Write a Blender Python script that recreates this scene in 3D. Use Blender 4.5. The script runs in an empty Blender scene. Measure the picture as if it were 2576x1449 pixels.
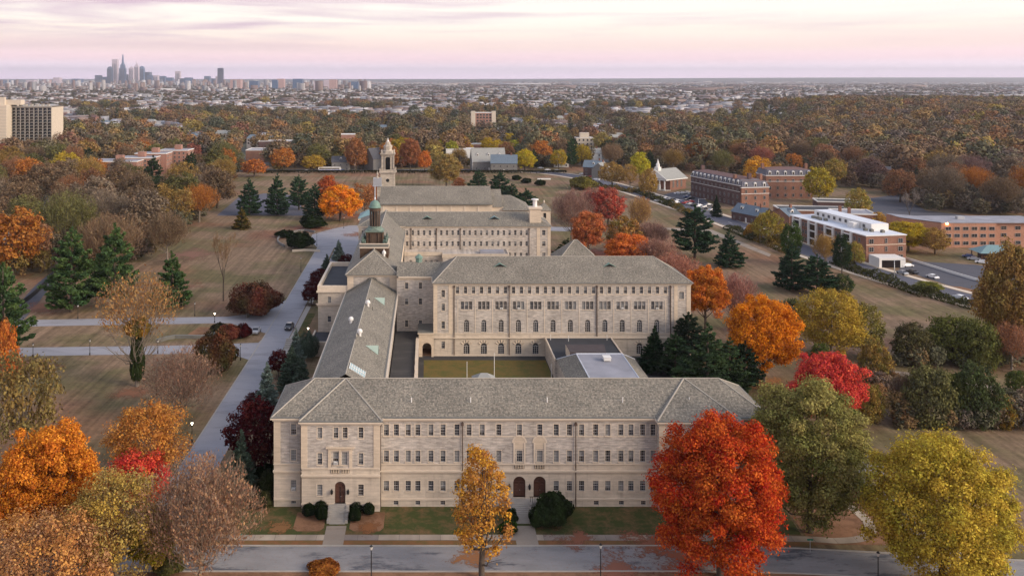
import bpy, math, random
import numpy as np
from mathutils import Vector, Matrix
R = math.radians
scn = bpy.context.scene
col = scn.collection
random.seed(7)

# ---------------------------------------------------------------- camera
H = 72.0            # height of the drone above the lawn
F = 2250.0          # focal length in pixels of a 2576 wide picture
CX, HY = 1075.0, 197.0
cam = bpy.data.cameras.new('camera')
cam.sensor_width = 36.0
cam.lens = 36.0 * F / 2576.0
cam.shift_x = (1288.0 - CX) / 2576.0
cam.shift_y = -(724.5 - HY) / 2576.0
cam.clip_start = 1.0
cam.clip_end = 90000.0
camo = bpy.data.objects.new('camera', cam)
camo.location = (0, 0, H)
camo.rotation_euler = (R(90), 0, 0)
col.objects.link(camo)
scn.camera = camo

# ---------------------------------------------------------------- world
SUN_EL, SUN_AZ = 22.0, 118.0     # azimuth clockwise from +Y: behind the camera and to its right
world = bpy.data.worlds.new('World')
scn.world = world
world.use_nodes = True
wn, wl = world.node_tree.nodes, world.node_tree.links
wn.clear()
def N(nodes, t, **kw):
    n = nodes.new(t)
    for k, v in kw.items():
        setattr(n, k, v)
    return n
w_out = N(wn, 'ShaderNodeOutputWorld')
w_bg = N(wn, 'ShaderNodeBackground')
w_bg2 = N(wn, 'ShaderNodeBackground')
w_add = N(wn, 'ShaderNodeMixShader')
sky = N(wn, 'ShaderNodeTexSky', sky_type='NISHITA')
sky.sun_disc = False
sky.sun_elevation = R(SUN_EL)
sky.sun_rotation = R(SUN_AZ)
sky.air_density = 1.0; sky.dust_density = 2.0; sky.ozone_density = 1.5
tc = N(wn, 'ShaderNodeTexCoord')
sep = N(wn, 'ShaderNodeSeparateXYZ')
wl.new(tc.outputs['Generated'], sep.inputs[0])
ramp = N(wn, 'ShaderNodeValToRGB')
ramp.color_ramp.interpolation = 'EASE'
mr = N(wn, 'ShaderNodeMapRange')
mr.inputs['From Min'].default_value = 0.0
mr.inputs['From Max'].default_value = 0.30
wl.new(sep.outputs['Z'], mr.inputs['Value'])
# a slow wobble so the bands of the dusk sky are not ruler-straight
wob = N(wn, 'ShaderNodeTexNoise'); wob.inputs['Scale'].default_value = 1.6; wob.inputs['Detail'].default_value = 3
wmap = N(wn, 'ShaderNodeMapping'); wmap.inputs['Scale'].default_value = (1, 1, 7)
wl.new(tc.outputs['Generated'], wmap.inputs[0]); wl.new(wmap.outputs[0], wob.inputs['Vector'])
wm = N(wn, 'ShaderNodeMath', operation='MULTIPLY_ADD'); wm.inputs[1].default_value = 0.05; wm.inputs[2].default_value = -0.025
wl.new(wob.outputs['Fac'], wm.inputs[0])
wa = N(wn, 'ShaderNodeMath', operation='ADD'); wl.new(mr.outputs[0], wa.inputs[0]); wl.new(wm.outputs[0], wa.inputs[1])
wl.new(wa.outputs[0], ramp.inputs['Fac'])
def lin(c):
    return tuple(((x / 255) / 12.92 if x <= 10 else (((x / 255) + 0.055) / 1.055) ** 2.4) for x in c)
stops = [(0.0, (232, 208, 226)), (0.035, (236, 216, 228)), (0.075, (248, 216, 220)), (0.12, (252, 226, 217)),
         (0.17, (252, 237, 223)), (0.235, (253, 245, 233)), (0.36, (251, 240, 236)), (1.0, (238, 238, 246))]
cr = ramp.color_ramp
while len(cr.elements) > 1:
    cr.elements.remove(cr.elements[-1])
cr.elements[0].position = 0; cr.elements[0].color = (*[v * 1.75 for v in lin(stops[0][1])], 1)
for p, c in stops[1:]:
    e = cr.elements.new(p); e.color = (*[v * (1.4 if p < .05 else 1.12 if p < .1 else 1) for v in lin(c)], 1)
# thin lavender cloud streaks, low in the sky, stronger to the left
cmap = N(wn, 'ShaderNodeMapping'); cmap.inputs['Scale'].default_value = (1.6, 1.6, 26); cmap.inputs['Location'].default_value = (0.35, 0.1, 1.75)
wl.new(tc.outputs['Generated'], cmap.inputs[0])
cn = N(wn, 'ShaderNodeTexNoise'); cn.inputs['Scale'].default_value = 2.2; cn.inputs['Detail'].default_value = 7; cn.inputs['Roughness'].default_value = 0.55; cn.inputs['Distortion'].default_value = 0.5
wl.new(cmap.outputs[0], cn.inputs['Vector'])
cr2 = N(wn, 'ShaderNodeMapRange'); cr2.inputs['From Min'].default_value = 0.46; cr2.inputs['From Max'].default_value = 0.66
wl.new(cn.outputs['Fac'], cr2.inputs['Value'])
bandr = N(wn, 'ShaderNodeMapRange'); bandr.inputs['From Min'].default_value = 0.025; bandr.inputs['From Max'].default_value = 0.05
wl.new(sep.outputs['Z'], bandr.inputs['Value'])
leftr = N(wn, 'ShaderNodeMapRange'); leftr.inputs['From Min'].default_value = 0.5; leftr.inputs['From Max'].default_value = -0.35
leftr.inputs['To Min'].default_value = 0.3; leftr.inputs['To Max'].default_value = 1.0
wl.new(sep.outputs['X'], leftr.inputs['Value'])
m1 = N(wn, 'ShaderNodeMath', operation='MULTIPLY'); wl.new(cr2.outputs[0], m1.inputs[0]); wl.new(bandr.outputs[0], m1.inputs[1])
m2 = N(wn, 'ShaderNodeMath', operation='MULTIPLY'); wl.new(m1.outputs[0], m2.inputs[0]); wl.new(leftr.outputs[0], m2.inputs[1])
m3 = N(wn, 'ShaderNodeMath', operation='MULTIPLY'); wl.new(m2.outputs[0], m3.inputs[0]); m3.inputs[1].default_value = 0.95
cmix = N(wn, 'ShaderNodeMix', data_type='RGBA')
wl.new(m3.outputs[0], cmix.inputs['Factor']); wl.new(ramp.outputs[0], cmix.inputs['A'])
cmix.inputs['B'].default_value = (*lin((205, 178, 196)), 1)
wl.new(cmix.outputs['Result'], w_bg.inputs['Color'])
w_bg.inputs['Strength'].default_value = 0.72
wl.new(sky.outputs[0], w_bg2.inputs['Color'])
w_bg2.inputs['Strength'].default_value = 0.15
fr = N(wn, 'ShaderNodeMapRange', interpolation_type='SMOOTHSTEP'); fr.inputs['From Min'].default_value = 0.22; fr.inputs['From Max'].default_value = 0.6
fr.inputs['To Max'].default_value = 0.65
wl.new(sep.outputs['Z'], fr.inputs['Value'])
wl.new(fr.outputs[0], w_add.inputs[0]); wl.new(w_bg.outputs[0], w_add.inputs[1]); wl.new(w_bg2.outputs[0], w_add.inputs[2])
wl.new(w_add.outputs[0], w_out.inputs['Surface'])

# ---------------------------------------------------------------- sun: low glow from behind and right of the camera
sun = bpy.data.lights.new('sun', 'SUN')
sun.energy = 2.2
sun.angle = R(28)
sun.color = (1.0, 0.83, 0.66)
suno = bpy.data.objects.new('sun', sun)
col.objects.link(suno)
sd = Vector((math.sin(R(SUN_AZ)) * math.cos(R(SUN_EL)), math.cos(R(SUN_AZ)) * math.cos(R(SUN_EL)), math.sin(R(SUN_EL))))
suno.rotation_euler = sd.to_track_quat('Z', 'Y').to_euler()

vs = scn.view_settings
vs.view_transform = 'Standard'; vs.look = 'None'; vs.exposure = 0.80; vs.gamma = 1.0
scn.cycles.use_denoising = True
scn.cycles.max_bounces = 5
scn.cycles.diffuse_bounces = 2
scn.cycles.transparent_max_bounces = 12
scn.cycles.volume_bounces = 0

# ---------------------------------------------------------------- helpers
def px2(px, py, z=0.0):
    """ground (or height z) point of the real place seen at a point of the photograph"""
    Y = F * (H - z) / (py - HY)
    return (px - CX) * Y / F, Y
def pX(px, Y): return (px - CX) * Y / F
def pZ(py, Y): return H - (py - HY) * Y / F
def sm(v, a, b):
    t = max(0.0, min(1.0, (v - a) / (b - a))); return t * t * (3 - 2 * t)
def terr(x, y):
    z = 15 * sm(x, 420, 640) * sm(y, 650, 1200) * (1 - sm(y, 1500, 2400))
    if y > 9000: z += 42 * sm(y, 14000, 24000) + 45 * sm(y, 15000, 24000) * sm(x / y, 0.02, 0.5)
    return z

def tag(o, label=None, cat=None, group=None, kind=None):
    if label: o['label'] = label
    if cat: o['category'] = cat
    if group: o['group'] = group
    if kind: o['kind'] = kind
    return o
def empty(name, loc, label=None, cat=None, group=None, rz=0.0):
    o = bpy.data.objects.new(name, None); col.objects.link(o)
    o.location = loc; o.rotation_euler = (0, 0, rz); o.empty_display_size = 0.5
    return tag(o, label, cat, group)
def link(name, me, parent=None, loc=(0, 0, 0), rz=0.0):
    o = bpy.data.objects.new(name, me); col.objects.link(o)
    if parent is not None: o.parent = parent
    o.location = loc; o.rotation_euler = (0, 0, rz)
    return o

class MB:
    def __init__(s, ox=0, oy=0, oz=0):
        s.v = []; s.f = []; s.m = []; s.o = (ox, oy, oz)
    def add(s, pts, faces, m=0):
        n = len(s.v); ox, oy, oz = s.o
        s.v += [(p[0] - ox, p[1] - oy, p[2] - oz) for p in pts]
        s.f += [tuple(n + i for i in f) for f in faces]; s.m += [m] * len(faces)
        return s
    def poly(s, pts, m=0): return s.add(pts, [tuple(range(len(pts)))], m)
    def box(s, x0, x1, y0, y1, z0, z1, m=0, top=None):
        p = [(x0, y0, z0), (x1, y0, z0), (x1, y1, z0), (x0, y1, z0), (x0, y0, z1), (x1, y0, z1), (x1, y1, z1), (x0, y1, z1)]
        s.add(p, [(0, 3, 2, 1), (0, 1, 5, 4), (1, 2, 6, 5), (2, 3, 7, 6), (3, 0, 4, 7)], m)
        s.add(p[4:], [(0, 1, 2, 3)], m if top is None else top); return s
    def tube(s, a, b, r0, r1=None, n=6, m=0, cap=True):
        r1 = r0 if r1 is None else r1
        a, b = Vector(a), Vector(b); d = (b - a)
        if d.length < 1e-6: return s
        d.normalize(); u = d.cross(Vector((0, 0, 1)) if abs(d.z) < 0.95 else Vector((1, 0, 0))).normalized(); w = d.cross(u)
        P = []
        for c, r in ((a, r0), (b, r1)):
            for i in range(n):
                t = 2 * math.pi * i / n; P.append(tuple(c + (u * math.cos(t) + w * math.sin(t)) * r))
        fs = [(i, (i + 1) % n, n + (i + 1) % n, n + i) for i in range(n)]
        if cap: fs += [tuple(range(n))[::-1], tuple(range(n, 2 * n))]
        return s.add(P, fs, m)
    def lathe(s, cx, cy, prof, n=12, m=0, sq=False, rot=0.0):
        P = []
        for r, z in prof:
            for i in range(n):
                t = rot + 2 * math.pi * i / n; P.append((cx + r * math.cos(t), cy + r * math.sin(t), z))
        fs = []
        for k in range(len(prof) - 1):
            for i in range(n):
                a = k * n + i; b = k * n + (i + 1) % n; fs.append((a, b, b + n, a + n))
        fs += [tuple(range(n))[::-1], tuple(range((len(prof) - 1) * n, len(prof) * n))]
        return s.add(P, fs, m)
    def hip(s, x0, x1, y0, y1, ze, zr, run, m=0, axis='x', run2=None):
        """hipped roof on a rectangle, ridge along axis"""
        run2 = run if run2 is None else run2
        if axis == 'x':
            ym = (y0 + y1) / 2
            a, b = (x0 + run, ym, zr), (x1 - run2, ym, zr)
            c = [(x0, y0, ze), (x1, y0, ze), (x1, y1, ze), (x0, y1, ze)]
            s.poly([c[0], c[1], b, a], m); s.poly([c[2], c[3], a, b], m); s.poly([c[1], c[2], b], m); s.poly([c[3], c[0], a], m)
            ends = [(c[0], a), (c[3], a), (c[1], b), (c[2], b), (a, b)]
        else:
            xm = (x0 + x1) / 2
            a, b = (xm, y0 + run, zr), (xm, y1 - run2, zr)
            c = [(x0, y0, ze), (x1, y0, ze), (x1, y1, ze), (x0, y1, ze)]
            s.poly([c[0], c[1], a], m); s.poly([c[1], c[2], b, a], m); s.poly([c[2], c[3], b], m); s.poly([c[3], c[0], a, b], m)
            ends = [(c[0], a), (c[1], a), (c[2], b), (c[3], b), (a, b)]
        return ends
    def ridges(s, ends, r=0.13, m=0):
        for a, b in ends: s.tube(a, b, r, r, 5, m)
    def mesh(s, name, mats, smooth=False):
        me = bpy.data.meshes.new(name); me.from_pydata(s.v, [], s.f)
        for mt in (mats if isinstance(mats, (list, tuple)) else [mats]): me.materials.append(mt)
        me.polygons.foreach_set('material_index', s.m)
        if smooth: me.polygons.foreach_set('use_smooth', [True] * len(s.f))
        me.update(); return me
    def build(s, name, mats, parent=None, smooth=False):
        o = link(name, s.mesh(name, mats, smooth), parent)
        if parent is None: o.location = s.o
        return o
def rotbox(mb, cx, cy, a, lx, ly, z0, z1, m=0, top=None):
    c, q = math.cos(a), math.sin(a)
    def T(x, y, z): return (cx + x * c - y * q, cy + x * q + y * c, z)
    p = [T(-lx, -ly, z0), T(lx, -ly, z0), T(lx, ly, z0), T(-lx, ly, z0), T(-lx, -ly, z1), T(lx, -ly, z1), T(lx, ly, z1), T(-lx, ly, z1)]
    mb.add(p, [(0, 3, 2, 1), (0, 1, 5, 4), (1, 2, 6, 5), (2, 3, 7, 6), (3, 0, 4, 7)], m); mb.add(p[4:], [(0, 1, 2, 3)], m if top is None else top)

# ---------------------------------------------------------------- materials
def newmat(name, rough=0.8, spec=0.3):
    m = bpy.data.materials.new(name); m.use_nodes = True
    nt = m.node_tree; b = nt.nodes['Principled BSDF']
    b.inputs['Roughness'].default_value = rough; b.inputs['Specular IOR Level'].default_value = spec
    return m, nt.nodes, nt.links, b
def c4(c): return (c[0], c[1], c[2], 1.0)
def plain(name, c, rough=0.7, var=0.25, scale=1.5, spec=0.3, metal=0.0, bump=0.0):
    m, n, l, b = newmat(name, rough, spec)
    tcx = N(n, 'ShaderNodeTexCoord'); t = N(n, 'ShaderNodeTexNoise'); t.inputs['Scale'].default_value = scale; t.inputs['Detail'].default_value = 6
    l.new(tcx.outputs['Object'], t.inputs['Vector'])
    mx = N(n, 'ShaderNodeMix', data_type='RGBA'); l.new(t.outputs['Fac'], mx.inputs['Factor'])
    mx.inputs['A'].default_value = c4([x * (1 - var) for x in c]); mx.inputs['B'].default_value = c4([min(1, x * (1 + var)) for x in c])
    l.new(mx.outputs['Result'], b.inputs['Base Color']); b.inputs['Metallic'].default_value = metal
    if bump:
        bp = N(n, 'ShaderNodeBump'); bp.inputs['Strength'].default_value = bump; l.new(t.outputs['Fac'], bp.inputs['Height']); l.new(bp.outputs[0], b.inputs['Normal'])
    return m
def planar(n, l, su=1.0, sv=1.0):
    """u along a wall or an eave, v up: from the object's own coordinates and the face's direction"""
    t = N(n, 'ShaderNodeTexCoord'); s = N(n, 'ShaderNodeSeparateXYZ'); l.new(t.outputs['Object'], s.inputs[0])
    q = N(n, 'ShaderNodeSeparateXYZ'); l.new(t.outputs['Normal'], q.inputs[0])
    ax = N(n, 'ShaderNodeMath', operation='ABSOLUTE'); l.new(q.outputs['X'], ax.inputs[0]); ay = N(n, 'ShaderNodeMath', operation='ABSOLUTE'); l.new(q.outputs['Y'], ay.inputs[0])
    g = N(n, 'ShaderNodeMath', operation='GREATER_THAN'); l.new(ax.outputs[0], g.inputs[0]); l.new(ay.outputs[0], g.inputs[1])
    a = N(n, 'ShaderNodeMix', data_type='FLOAT'); l.new(g.outputs[0], a.inputs['Factor']); l.new(s.outputs['X'], a.inputs['A']); l.new(s.outputs['Y'], a.inputs['B'])
    u = N(n, 'ShaderNodeMath', operation='MULTIPLY'); l.new(a.outputs['Result'], u.inputs[0]); u.inputs[1].default_value = su
    v = N(n, 'ShaderNodeMath', operation='MULTIPLY'); l.new(s.outputs['Z'], v.inputs[0]); v.inputs[1].default_value = sv
    c = N(n, 'ShaderNodeCombineXYZ'); l.new(u.outputs[0], c.inputs['X']); l.new(v.outputs[0], c.inputs['Y'])
    return c.outputs[0], t
def masonry(name, c1, c2, mortar, bw, bh, msize=0.02, var=0.35, blotch=0.25, rough=0.85, sv=1.0, mort_fac=1.0, bias=0.0, stain=None):
    m, n, l, b = newmat(name, rough, 0.2)
    vec, t = planar(n, l, 1.0, sv)
    br = N(n, 'ShaderNodeTexBrick'); l.new(vec, br.inputs['Vector'])
    br.inputs['Scale'].default_value = 1.0; br.inputs['Brick Width'].default_value = bw; br.inputs['Row Height'].default_value = bh
    br.inputs['Mortar Size'].default_value = msize; br.inputs['Mortar Smooth'].default_value = 0.3; br.inputs['Bias'].default_value = bias
    br.offset = 0.37; br.squash = 1.35; br.squash_frequency = 3
    br.inputs['Color1'].default_value = c4(c1); br.inputs['Color2'].default_value = c4(c2); br.inputs['Mortar'].default_value = c4(mortar)
    # a second, stretched noise gives stones of uneven length
    mp = N(n, 'ShaderNodeMapping'); mp.inputs['Scale'].default_value = (1.0 / bw * 0.7, 1.0 / bh * 0.9, 1); l.new(vec, mp.inputs[0])
    n1 = N(n, 'ShaderNodeTexNoise'); n1.inputs['Scale'].default_value = 1.0; n1.inputs['Detail'].default_value = 2; l.new(mp.outputs[0], n1.inputs['Vector'])
    r1 = N(n, 'ShaderNodeMapRange'); r1.inputs['From Min'].default_value = 0.3; r1.inputs['From Max'].default_value = 0.7
    r1.inputs['To Min'].default_value = 1 - var; r1.inputs['To Max'].default_value = 1 + var; l.new(n1.outputs['Fac'], r1.inputs['Value'])
    n2 = N(n, 'ShaderNodeTexNoise'); n2.inputs['Scale'].default_value = 0.22; n2.inputs['Detail'].default_value = 5; l.new(t.outputs['Object'], n2.inputs['Vector'])
    r2 = N(n, 'ShaderNodeMapRange'); r2.inputs['From Min'].default_value = 0.3; r2.inputs['From Max'].default_value = 0.7
    r2.inputs['To Min'].default_value = 1 - blotch; r2.inputs['To Max'].default_value = 1 + blotch; l.new(n2.outputs['Fac'], r2.inputs['Value'])
    mm = N(n, 'ShaderNodeMath', operation='MULTIPLY'); l.new(r1.outputs[0], mm.inputs[0]); l.new(r2.outputs[0], mm.inputs[1])
    vm = N(n, 'ShaderNodeVectorMath', operation='SCALE'); l.new(br.outputs['Color'], vm.inputs[0]); l.new(mm.outputs[0], vm.inputs['Scale'])
    last = vm.outputs[0]
    if stain is not None:
        # rain streaks running down from cornices
        ms = N(n, 'ShaderNodeMapping'); ms.inputs['Scale'].default_value = (1.1, 0.10, 1); l.new(vec, ms.inputs[0])
        ns = N(n, 'ShaderNodeTexNoise'); ns.inputs['Scale'].default_value = 1.0; ns.inputs['Detail'].default_value = 5; l.new(ms.outputs[0], ns.inputs['Vector'])
        rs = N(n, 'ShaderNodeMapRange'); rs.inputs['From Min'].default_value = 0.56; rs.inputs['From Max'].default_value = 0.75; rs.inputs['To Max'].default_value = 0.45
        l.new(ns.outputs['Fac'], rs.inputs['Value'])
        xs = N(n, 'ShaderNodeMix', data_type='RGBA'); l.new(rs.outputs[0], xs.inputs['Factor']); l.new(last, xs.inputs['A']); xs.inputs['B'].default_value = c4(stain)
        last = xs.outputs['Result']
    l.new(last, b.inputs['Base Color'])
    bp = N(n, 'ShaderNodeBump'); bp.inputs['Strength'].default_value = 0.35; bp.inputs['Distance'].default_value = 0.04
    l.new(mm.outputs[0], bp.inputs['Height']); l.new(bp.outputs[0], b.inputs['Normal'])
    return m
MT = {}
MT['rubble'] = masonry('rubble_stone', (0.53, 0.465, 0.40), (0.40, 0.36, 0.32), (0.29, 0.26, 0.225), 0.95, 0.26, 0.018, 0.26, 0.16, stain=(0.27, 0.235, 0.20))
MT['ashlar'] = masonry('ashlar_stone', (0.57, 0.485, 0.385), (0.52, 0.44, 0.35), (0.40, 0.34, 0.28), 1.3, 0.42, 0.012, 0.10, 0.14, stain=(0.24, 0.20, 0.17))
MT['quoin'] = masonry('quoin_stone', (0.60, 0.49, 0.37), (0.55, 0.45, 0.34), (0.45, 0.37, 0.28), 1.2, 0.40, 0.012, 0.08, 0.10)
MT['trim'] = plain('trim_stone', (0.62, 0.52, 0.405), 0.8, 0.14, 0.9)
MT['slate'] = masonry('slate_roof', (0.275, 0.24, 0.19), (0.155, 0.145, 0.12), (0.11, 0.10, 0.08), 0.26, 0.30, 0.02, 0.36, 0.15, 0.75, sv=2.0)
MT['ridge'] = plain('ridge_slate', (0.34, 0.31, 0.26), 0.8, 0.25, 2.0)
MT['gutter'] = plain('gutter_metal', (0.16, 0.155, 0.135), 0.6, 0.3, 1.2)
MT['mint'] = plain('pale_copper', (0.36, 0.45, 0.38), 0.6, 0.12, 1.5)
MT['dcopper'] = plain('dark_copper', (0.085, 0.125, 0.10), 0.6, 0.35, 1.5)
MT['copper'] = plain('aged_copper', (0.15, 0.235, 0.19), 0.6, 0.25, 1.5)
MT['copperb'] = plain('blue_copper', (0.17, 0.27, 0.28), 0.6, 0.25, 1.5)
MT['bronze'] = plain('dark_bronze', (0.085, 0.055, 0.035), 0.6, 0.4, 1.2)
MT['brown'] = masonry('brown_louvres', (0.11, 0.065, 0.04), (0.085, 0.05, 0.035), (0.04, 0.03, 0.02), 2.0, 0.3, 0.05, 0.2, 0.2)
MT['flat'] = plain('tar_roof', (0.045, 0.048, 0.055), 0.8, 0.35, 0.35)
MT['flatbrown'] = plain('brown_tar_roof', (0.075, 0.06, 0.06), 0.8, 0.3, 0.5)
MT['membrane'] = plain('grey_roof_membrane', (0.27, 0.27, 0.30), 0.7, 0.45, 0.22)
MT['white'] = plain('white_paint', (0.72, 0.70, 0.66), 0.5, 0.05, 1.0)
MT['sash'] = plain('window_sash', (0.44, 0.42, 0.40), 0.6, 0.08, 1.0)
MT['blind'] = plain('window_blind', (0.24, 0.235, 0.22), 0.8, 0.15, 0.8)
MT['doorwood'] = plain('door_wood', (0.10, 0.045, 0.03), 0.5, 0.35, 3.0)
MT['iron'] = plain('black_iron', (0.018, 0.018, 0.018), 0.5, 0.2, 3.0)
MT['pipe'] = plain('downpipe', (0.085, 0.055, 0.042), 0.6, 0.3, 2.0)
MT['galv'] = plain('galvanised_metal', (0.45, 0.46, 0.47), 0.4, 0.1, 2.0, metal=0.6)
MT['concrete'] = plain('concrete', (0.36, 0.33, 0.29), 0.85, 0.22, 0.7)
MT['whiteroof'] = plain('white_roof', (0.62, 0.65, 0.70), 0.7, 0.10, 0.2)
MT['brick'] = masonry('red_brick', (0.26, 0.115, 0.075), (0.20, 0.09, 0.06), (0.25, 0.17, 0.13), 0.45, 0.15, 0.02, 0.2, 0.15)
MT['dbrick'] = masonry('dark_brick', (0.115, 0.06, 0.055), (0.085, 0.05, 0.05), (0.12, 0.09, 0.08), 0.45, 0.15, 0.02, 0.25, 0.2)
MT['obrick'] = masonry('orange_brick', (0.43, 0.215, 0.14), (0.38, 0.19, 0.125), (0.33, 0.2, 0.14), 0.5, 0.18, 0.02, 0.15, 0.12)
MT['pbrick'] = masonry('pink_brick', (0.34, 0.17, 0.12), (0.30, 0.15, 0.11), (0.3, 0.2, 0.16), 0.5, 0.18, 0.02, 0.15, 0.15)
MT['cream'] = plain('cream_wall', (0.56, 0.48, 0.38), 0.8, 0.06, 0.3)
MT['mansard'] = plain('mansard_slate', (0.10, 0.10, 0.125), 0.7, 0.3, 1.2)
MT['redroof'] = plain('red_slate', (0.15, 0.085, 0.075), 0.8, 0.3, 1.2)
MT['greyroof'] = plain('grey_shingle', (0.29, 0.29, 0.27), 0.8, 0.2, 1.0)
MT['darkroof'] = plain('dark_shingle', (0.09, 0.09, 0.10), 0.8, 0.3, 1.0)
MT['bluegrey'] = plain('blue_grey_shingle', (0.13, 0.17, 0.21), 0.8, 0.25, 1.0)
MT['greystone'] = plain('grey_stone', (0.20, 0.19, 0.175), 0.85, 0.35, 1.2)
def glassmat():
    m, n, l, b = newmat('window_glass', 0.08, 0.22)
    t = N(n, 'ShaderNodeTexCoord'); w = N(n, 'ShaderNodeObjectInfo')
    cr = N(n, 'ShaderNodeValToRGB'); cr.color_ramp.interpolation = 'CONSTANT'
    e = cr.color_ramp.elements; e[0].position = 0; e[0].color = (0.022, 0.018, 0.018, 1); e[1].position = 0.35; e[1].color = (0.035, 0.026, 0.022, 1)
    for p, c in ((0.6, (0.018, 0.022, 0.032, 1)), (0.78, (0.05, 0.035, 0.025, 1)), (0.9, (0.03, 0.035, 0.045, 1))):
        x = e.new(p); x.color = c
    l.new(w.outputs['Random'], cr.inputs[0]); l.new(cr.outputs[0], b.inputs['Base Color'])
    return m
MT['glass'] = glassmat()
def colmat(name, rough=0.4, spec=0.5, coat=0.0, var=0.1):
    m, n, l, b = newmat(name, rough, spec)
    o = N(n, 'ShaderNodeObjectInfo'); t = N(n, 'ShaderNodeTexCoord'); x = N(n, 'ShaderNodeTexNoise'); x.inputs['Scale'].default_value = 1.0
    l.new(t.outputs['Object'], x.inputs['Vector'])
    r = N(n, 'ShaderNodeMapRange'); r.inputs['To Min'].default_value = 1 - var; r.inputs['To Max'].default_value = 1 + var; l.new(x.outputs['Fac'], r.inputs['Value'])
    v = N(n, 'ShaderNodeVectorMath', operation='SCALE'); l.new(o.outputs['Color'], v.inputs[0]); l.new(r.outputs[0], v.inputs['Scale'])
    l.new(v.outputs[0], b.inputs['Base Color']); b.inputs['Coat Weight'].default_value = coat
    return m
MT['paint'] = colmat('car_paint', 0.35, 0.5, 0.6, 0.0)
MT['wallcol'] = colmat('painted_wall', 0.8, 0.2)
def lampmat(name, c, s):
    m, n, l, b = newmat(name); b.inputs['Base Color'].default_value = c4(c); b.inputs['Emission Color'].default_value = c4(c); b.inputs['Emission Strength'].default_value = s
    return m
MT['lamp'] = lampmat('lit_lamp_glass', (1.0, 0.85, 0.62), 6)
MT['lampo'] = lampmat('orange_floodlight', (1.0, 0.45, 0.12), 30)
MT['lantern'] = plain('lantern_glass', (0.55, 0.53, 0.48), 0.3, 0.05, 1.0)
MT['paving'] = masonry('pavement_slabs', (0.40, 0.33, 0.25), (0.22, 0.18, 0.155), (0.14, 0.12, 0.10), 2.4, 900.0, 0.03, 0.25, 0.2)
MT['tstone'] = masonry('tower_stone', (0.45, 0.39, 0.31), (0.40, 0.345, 0.28), (0.30, 0.26, 0.21), 1.2, 0.45, 0.02, 0.18, 0.16, stain=(0.22, 0.19, 0.16))
# ---------------------------------------------------------------- ground
def ground_mat():
    m, n, l, b = newmat('ground_turf', 0.95, 0.1)
    t = N(n, 'ShaderNodeTexCoord'); s = N(n, 'ShaderNodeSeparateXYZ'); l.new(t.outputs['Object'], s.inputs[0])
    def noise(sc, det=6, rough=0.6, vec=None):
        x = N(n, 'ShaderNodeTexNoise'); x.inputs['Scale'].default_value = sc; x.inputs['Detail'].default_value = det; x.inputs['Roughness'].default_value = rough
        l.new(vec or t.outputs['Object'], x.inputs['Vector']); return x.outputs['Fac']
    def rng(v, a, bb, c=0.0, d=1.0, ss=True):
        r = N(n, 'ShaderNodeMapRange'); r.inputs['From Min'].default_value = a; r.inputs['From Max'].default_value = bb
        r.inputs['To Min'].default_value = c; r.inputs['To Max'].default_value = d
        if ss: r.interpolation_type = 'SMOOTHSTEP'
        l.new(v, r.inputs['Value']); return r.outputs[0]
    def mix(f, a, bb):
        x = N(n, 'ShaderNodeMix', data_type='RGBA')
        l.new(f, x.inputs['Factor'])
        for k, v in (('A', a), ('B', bb)):
            if isinstance(v, tuple): x.inputs[k].default_value = c4(v)
            else: l.new(v, x.inputs[k])
        return x.outputs['Result']
    tan, olive, litter, dark = (0.245, 0.165, 0.105), (0.15, 0.125, 0.06), (0.25, 0.125, 0.075), (0.10, 0.07, 0.045)
    c = mix(rng(noise(0.035, 5), 0.42, 0.6), tan, olive)
    c = mix(rng(noise(0.02, 4, 0.5), 0.5, 0.66, 0, 0.75), c, litter)
    c = mix(rng(noise(0.9, 8, 0.75), 0.42, 0.75, 0, 0.75), c, dark)
    # mowing stripes in the left lawn
    mp = N(n, 'ShaderNodeMapping'); mp.inputs['Rotation'].default_value = (0, 0, R(-38)); mp.inputs['Scale'].default_value = (1, 0.02, 1)
    l.new(t.outputs['Object'], mp.inputs[0])
    st = noise(0.55, 3, 0.7, mp.outputs[0])
    v = rng(st, 0.3, 0.7, 0.66, 1.3, False)
    vv = rng(noise(0.3, 8, 0.8), 0.3, 0.7, 0.72, 1.28, False)
    fa = N(n, 'ShaderNodeMath', operation='MULTIPLY'); l.new(v, fa.inputs[0]); l.new(vv, fa.inputs[1])
    sc = N(n, 'ShaderNodeVectorMath', operation='SCALE'); l.new(c, sc.inputs[0]); l.new(fa.outputs[0], sc.inputs['Scale'])
    # town ground far away: yards, lots and streets
    town = mix(rng(noise(0.03, 6, 0.7), 0.45, 0.6), (0.085, 0.09, 0.065), (0.16, 0.15, 0.14))
    town = mix(rng(noise(0.004, 4, 0.6), 0.5, 0.62), town, (0.10, 0.10, 0.075))
    far = rng(s.outputs['Y'], 715, 760)
    c = mix(far, sc.outputs[0], town)
    l.new(c, b.inputs['Base Color'])
    bp = N(n, 'ShaderNodeBump'); bp.inputs['Strength'].default_value = 0.5; bp.inputs['Distance'].default_value = 0.15
    l.new(noise(2.2, 6, 0.8), bp.inputs['Height']); l.new(bp.outputs[0], b.inputs['Normal'])
    return m
MT['ground'] = ground_mat()
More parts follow.
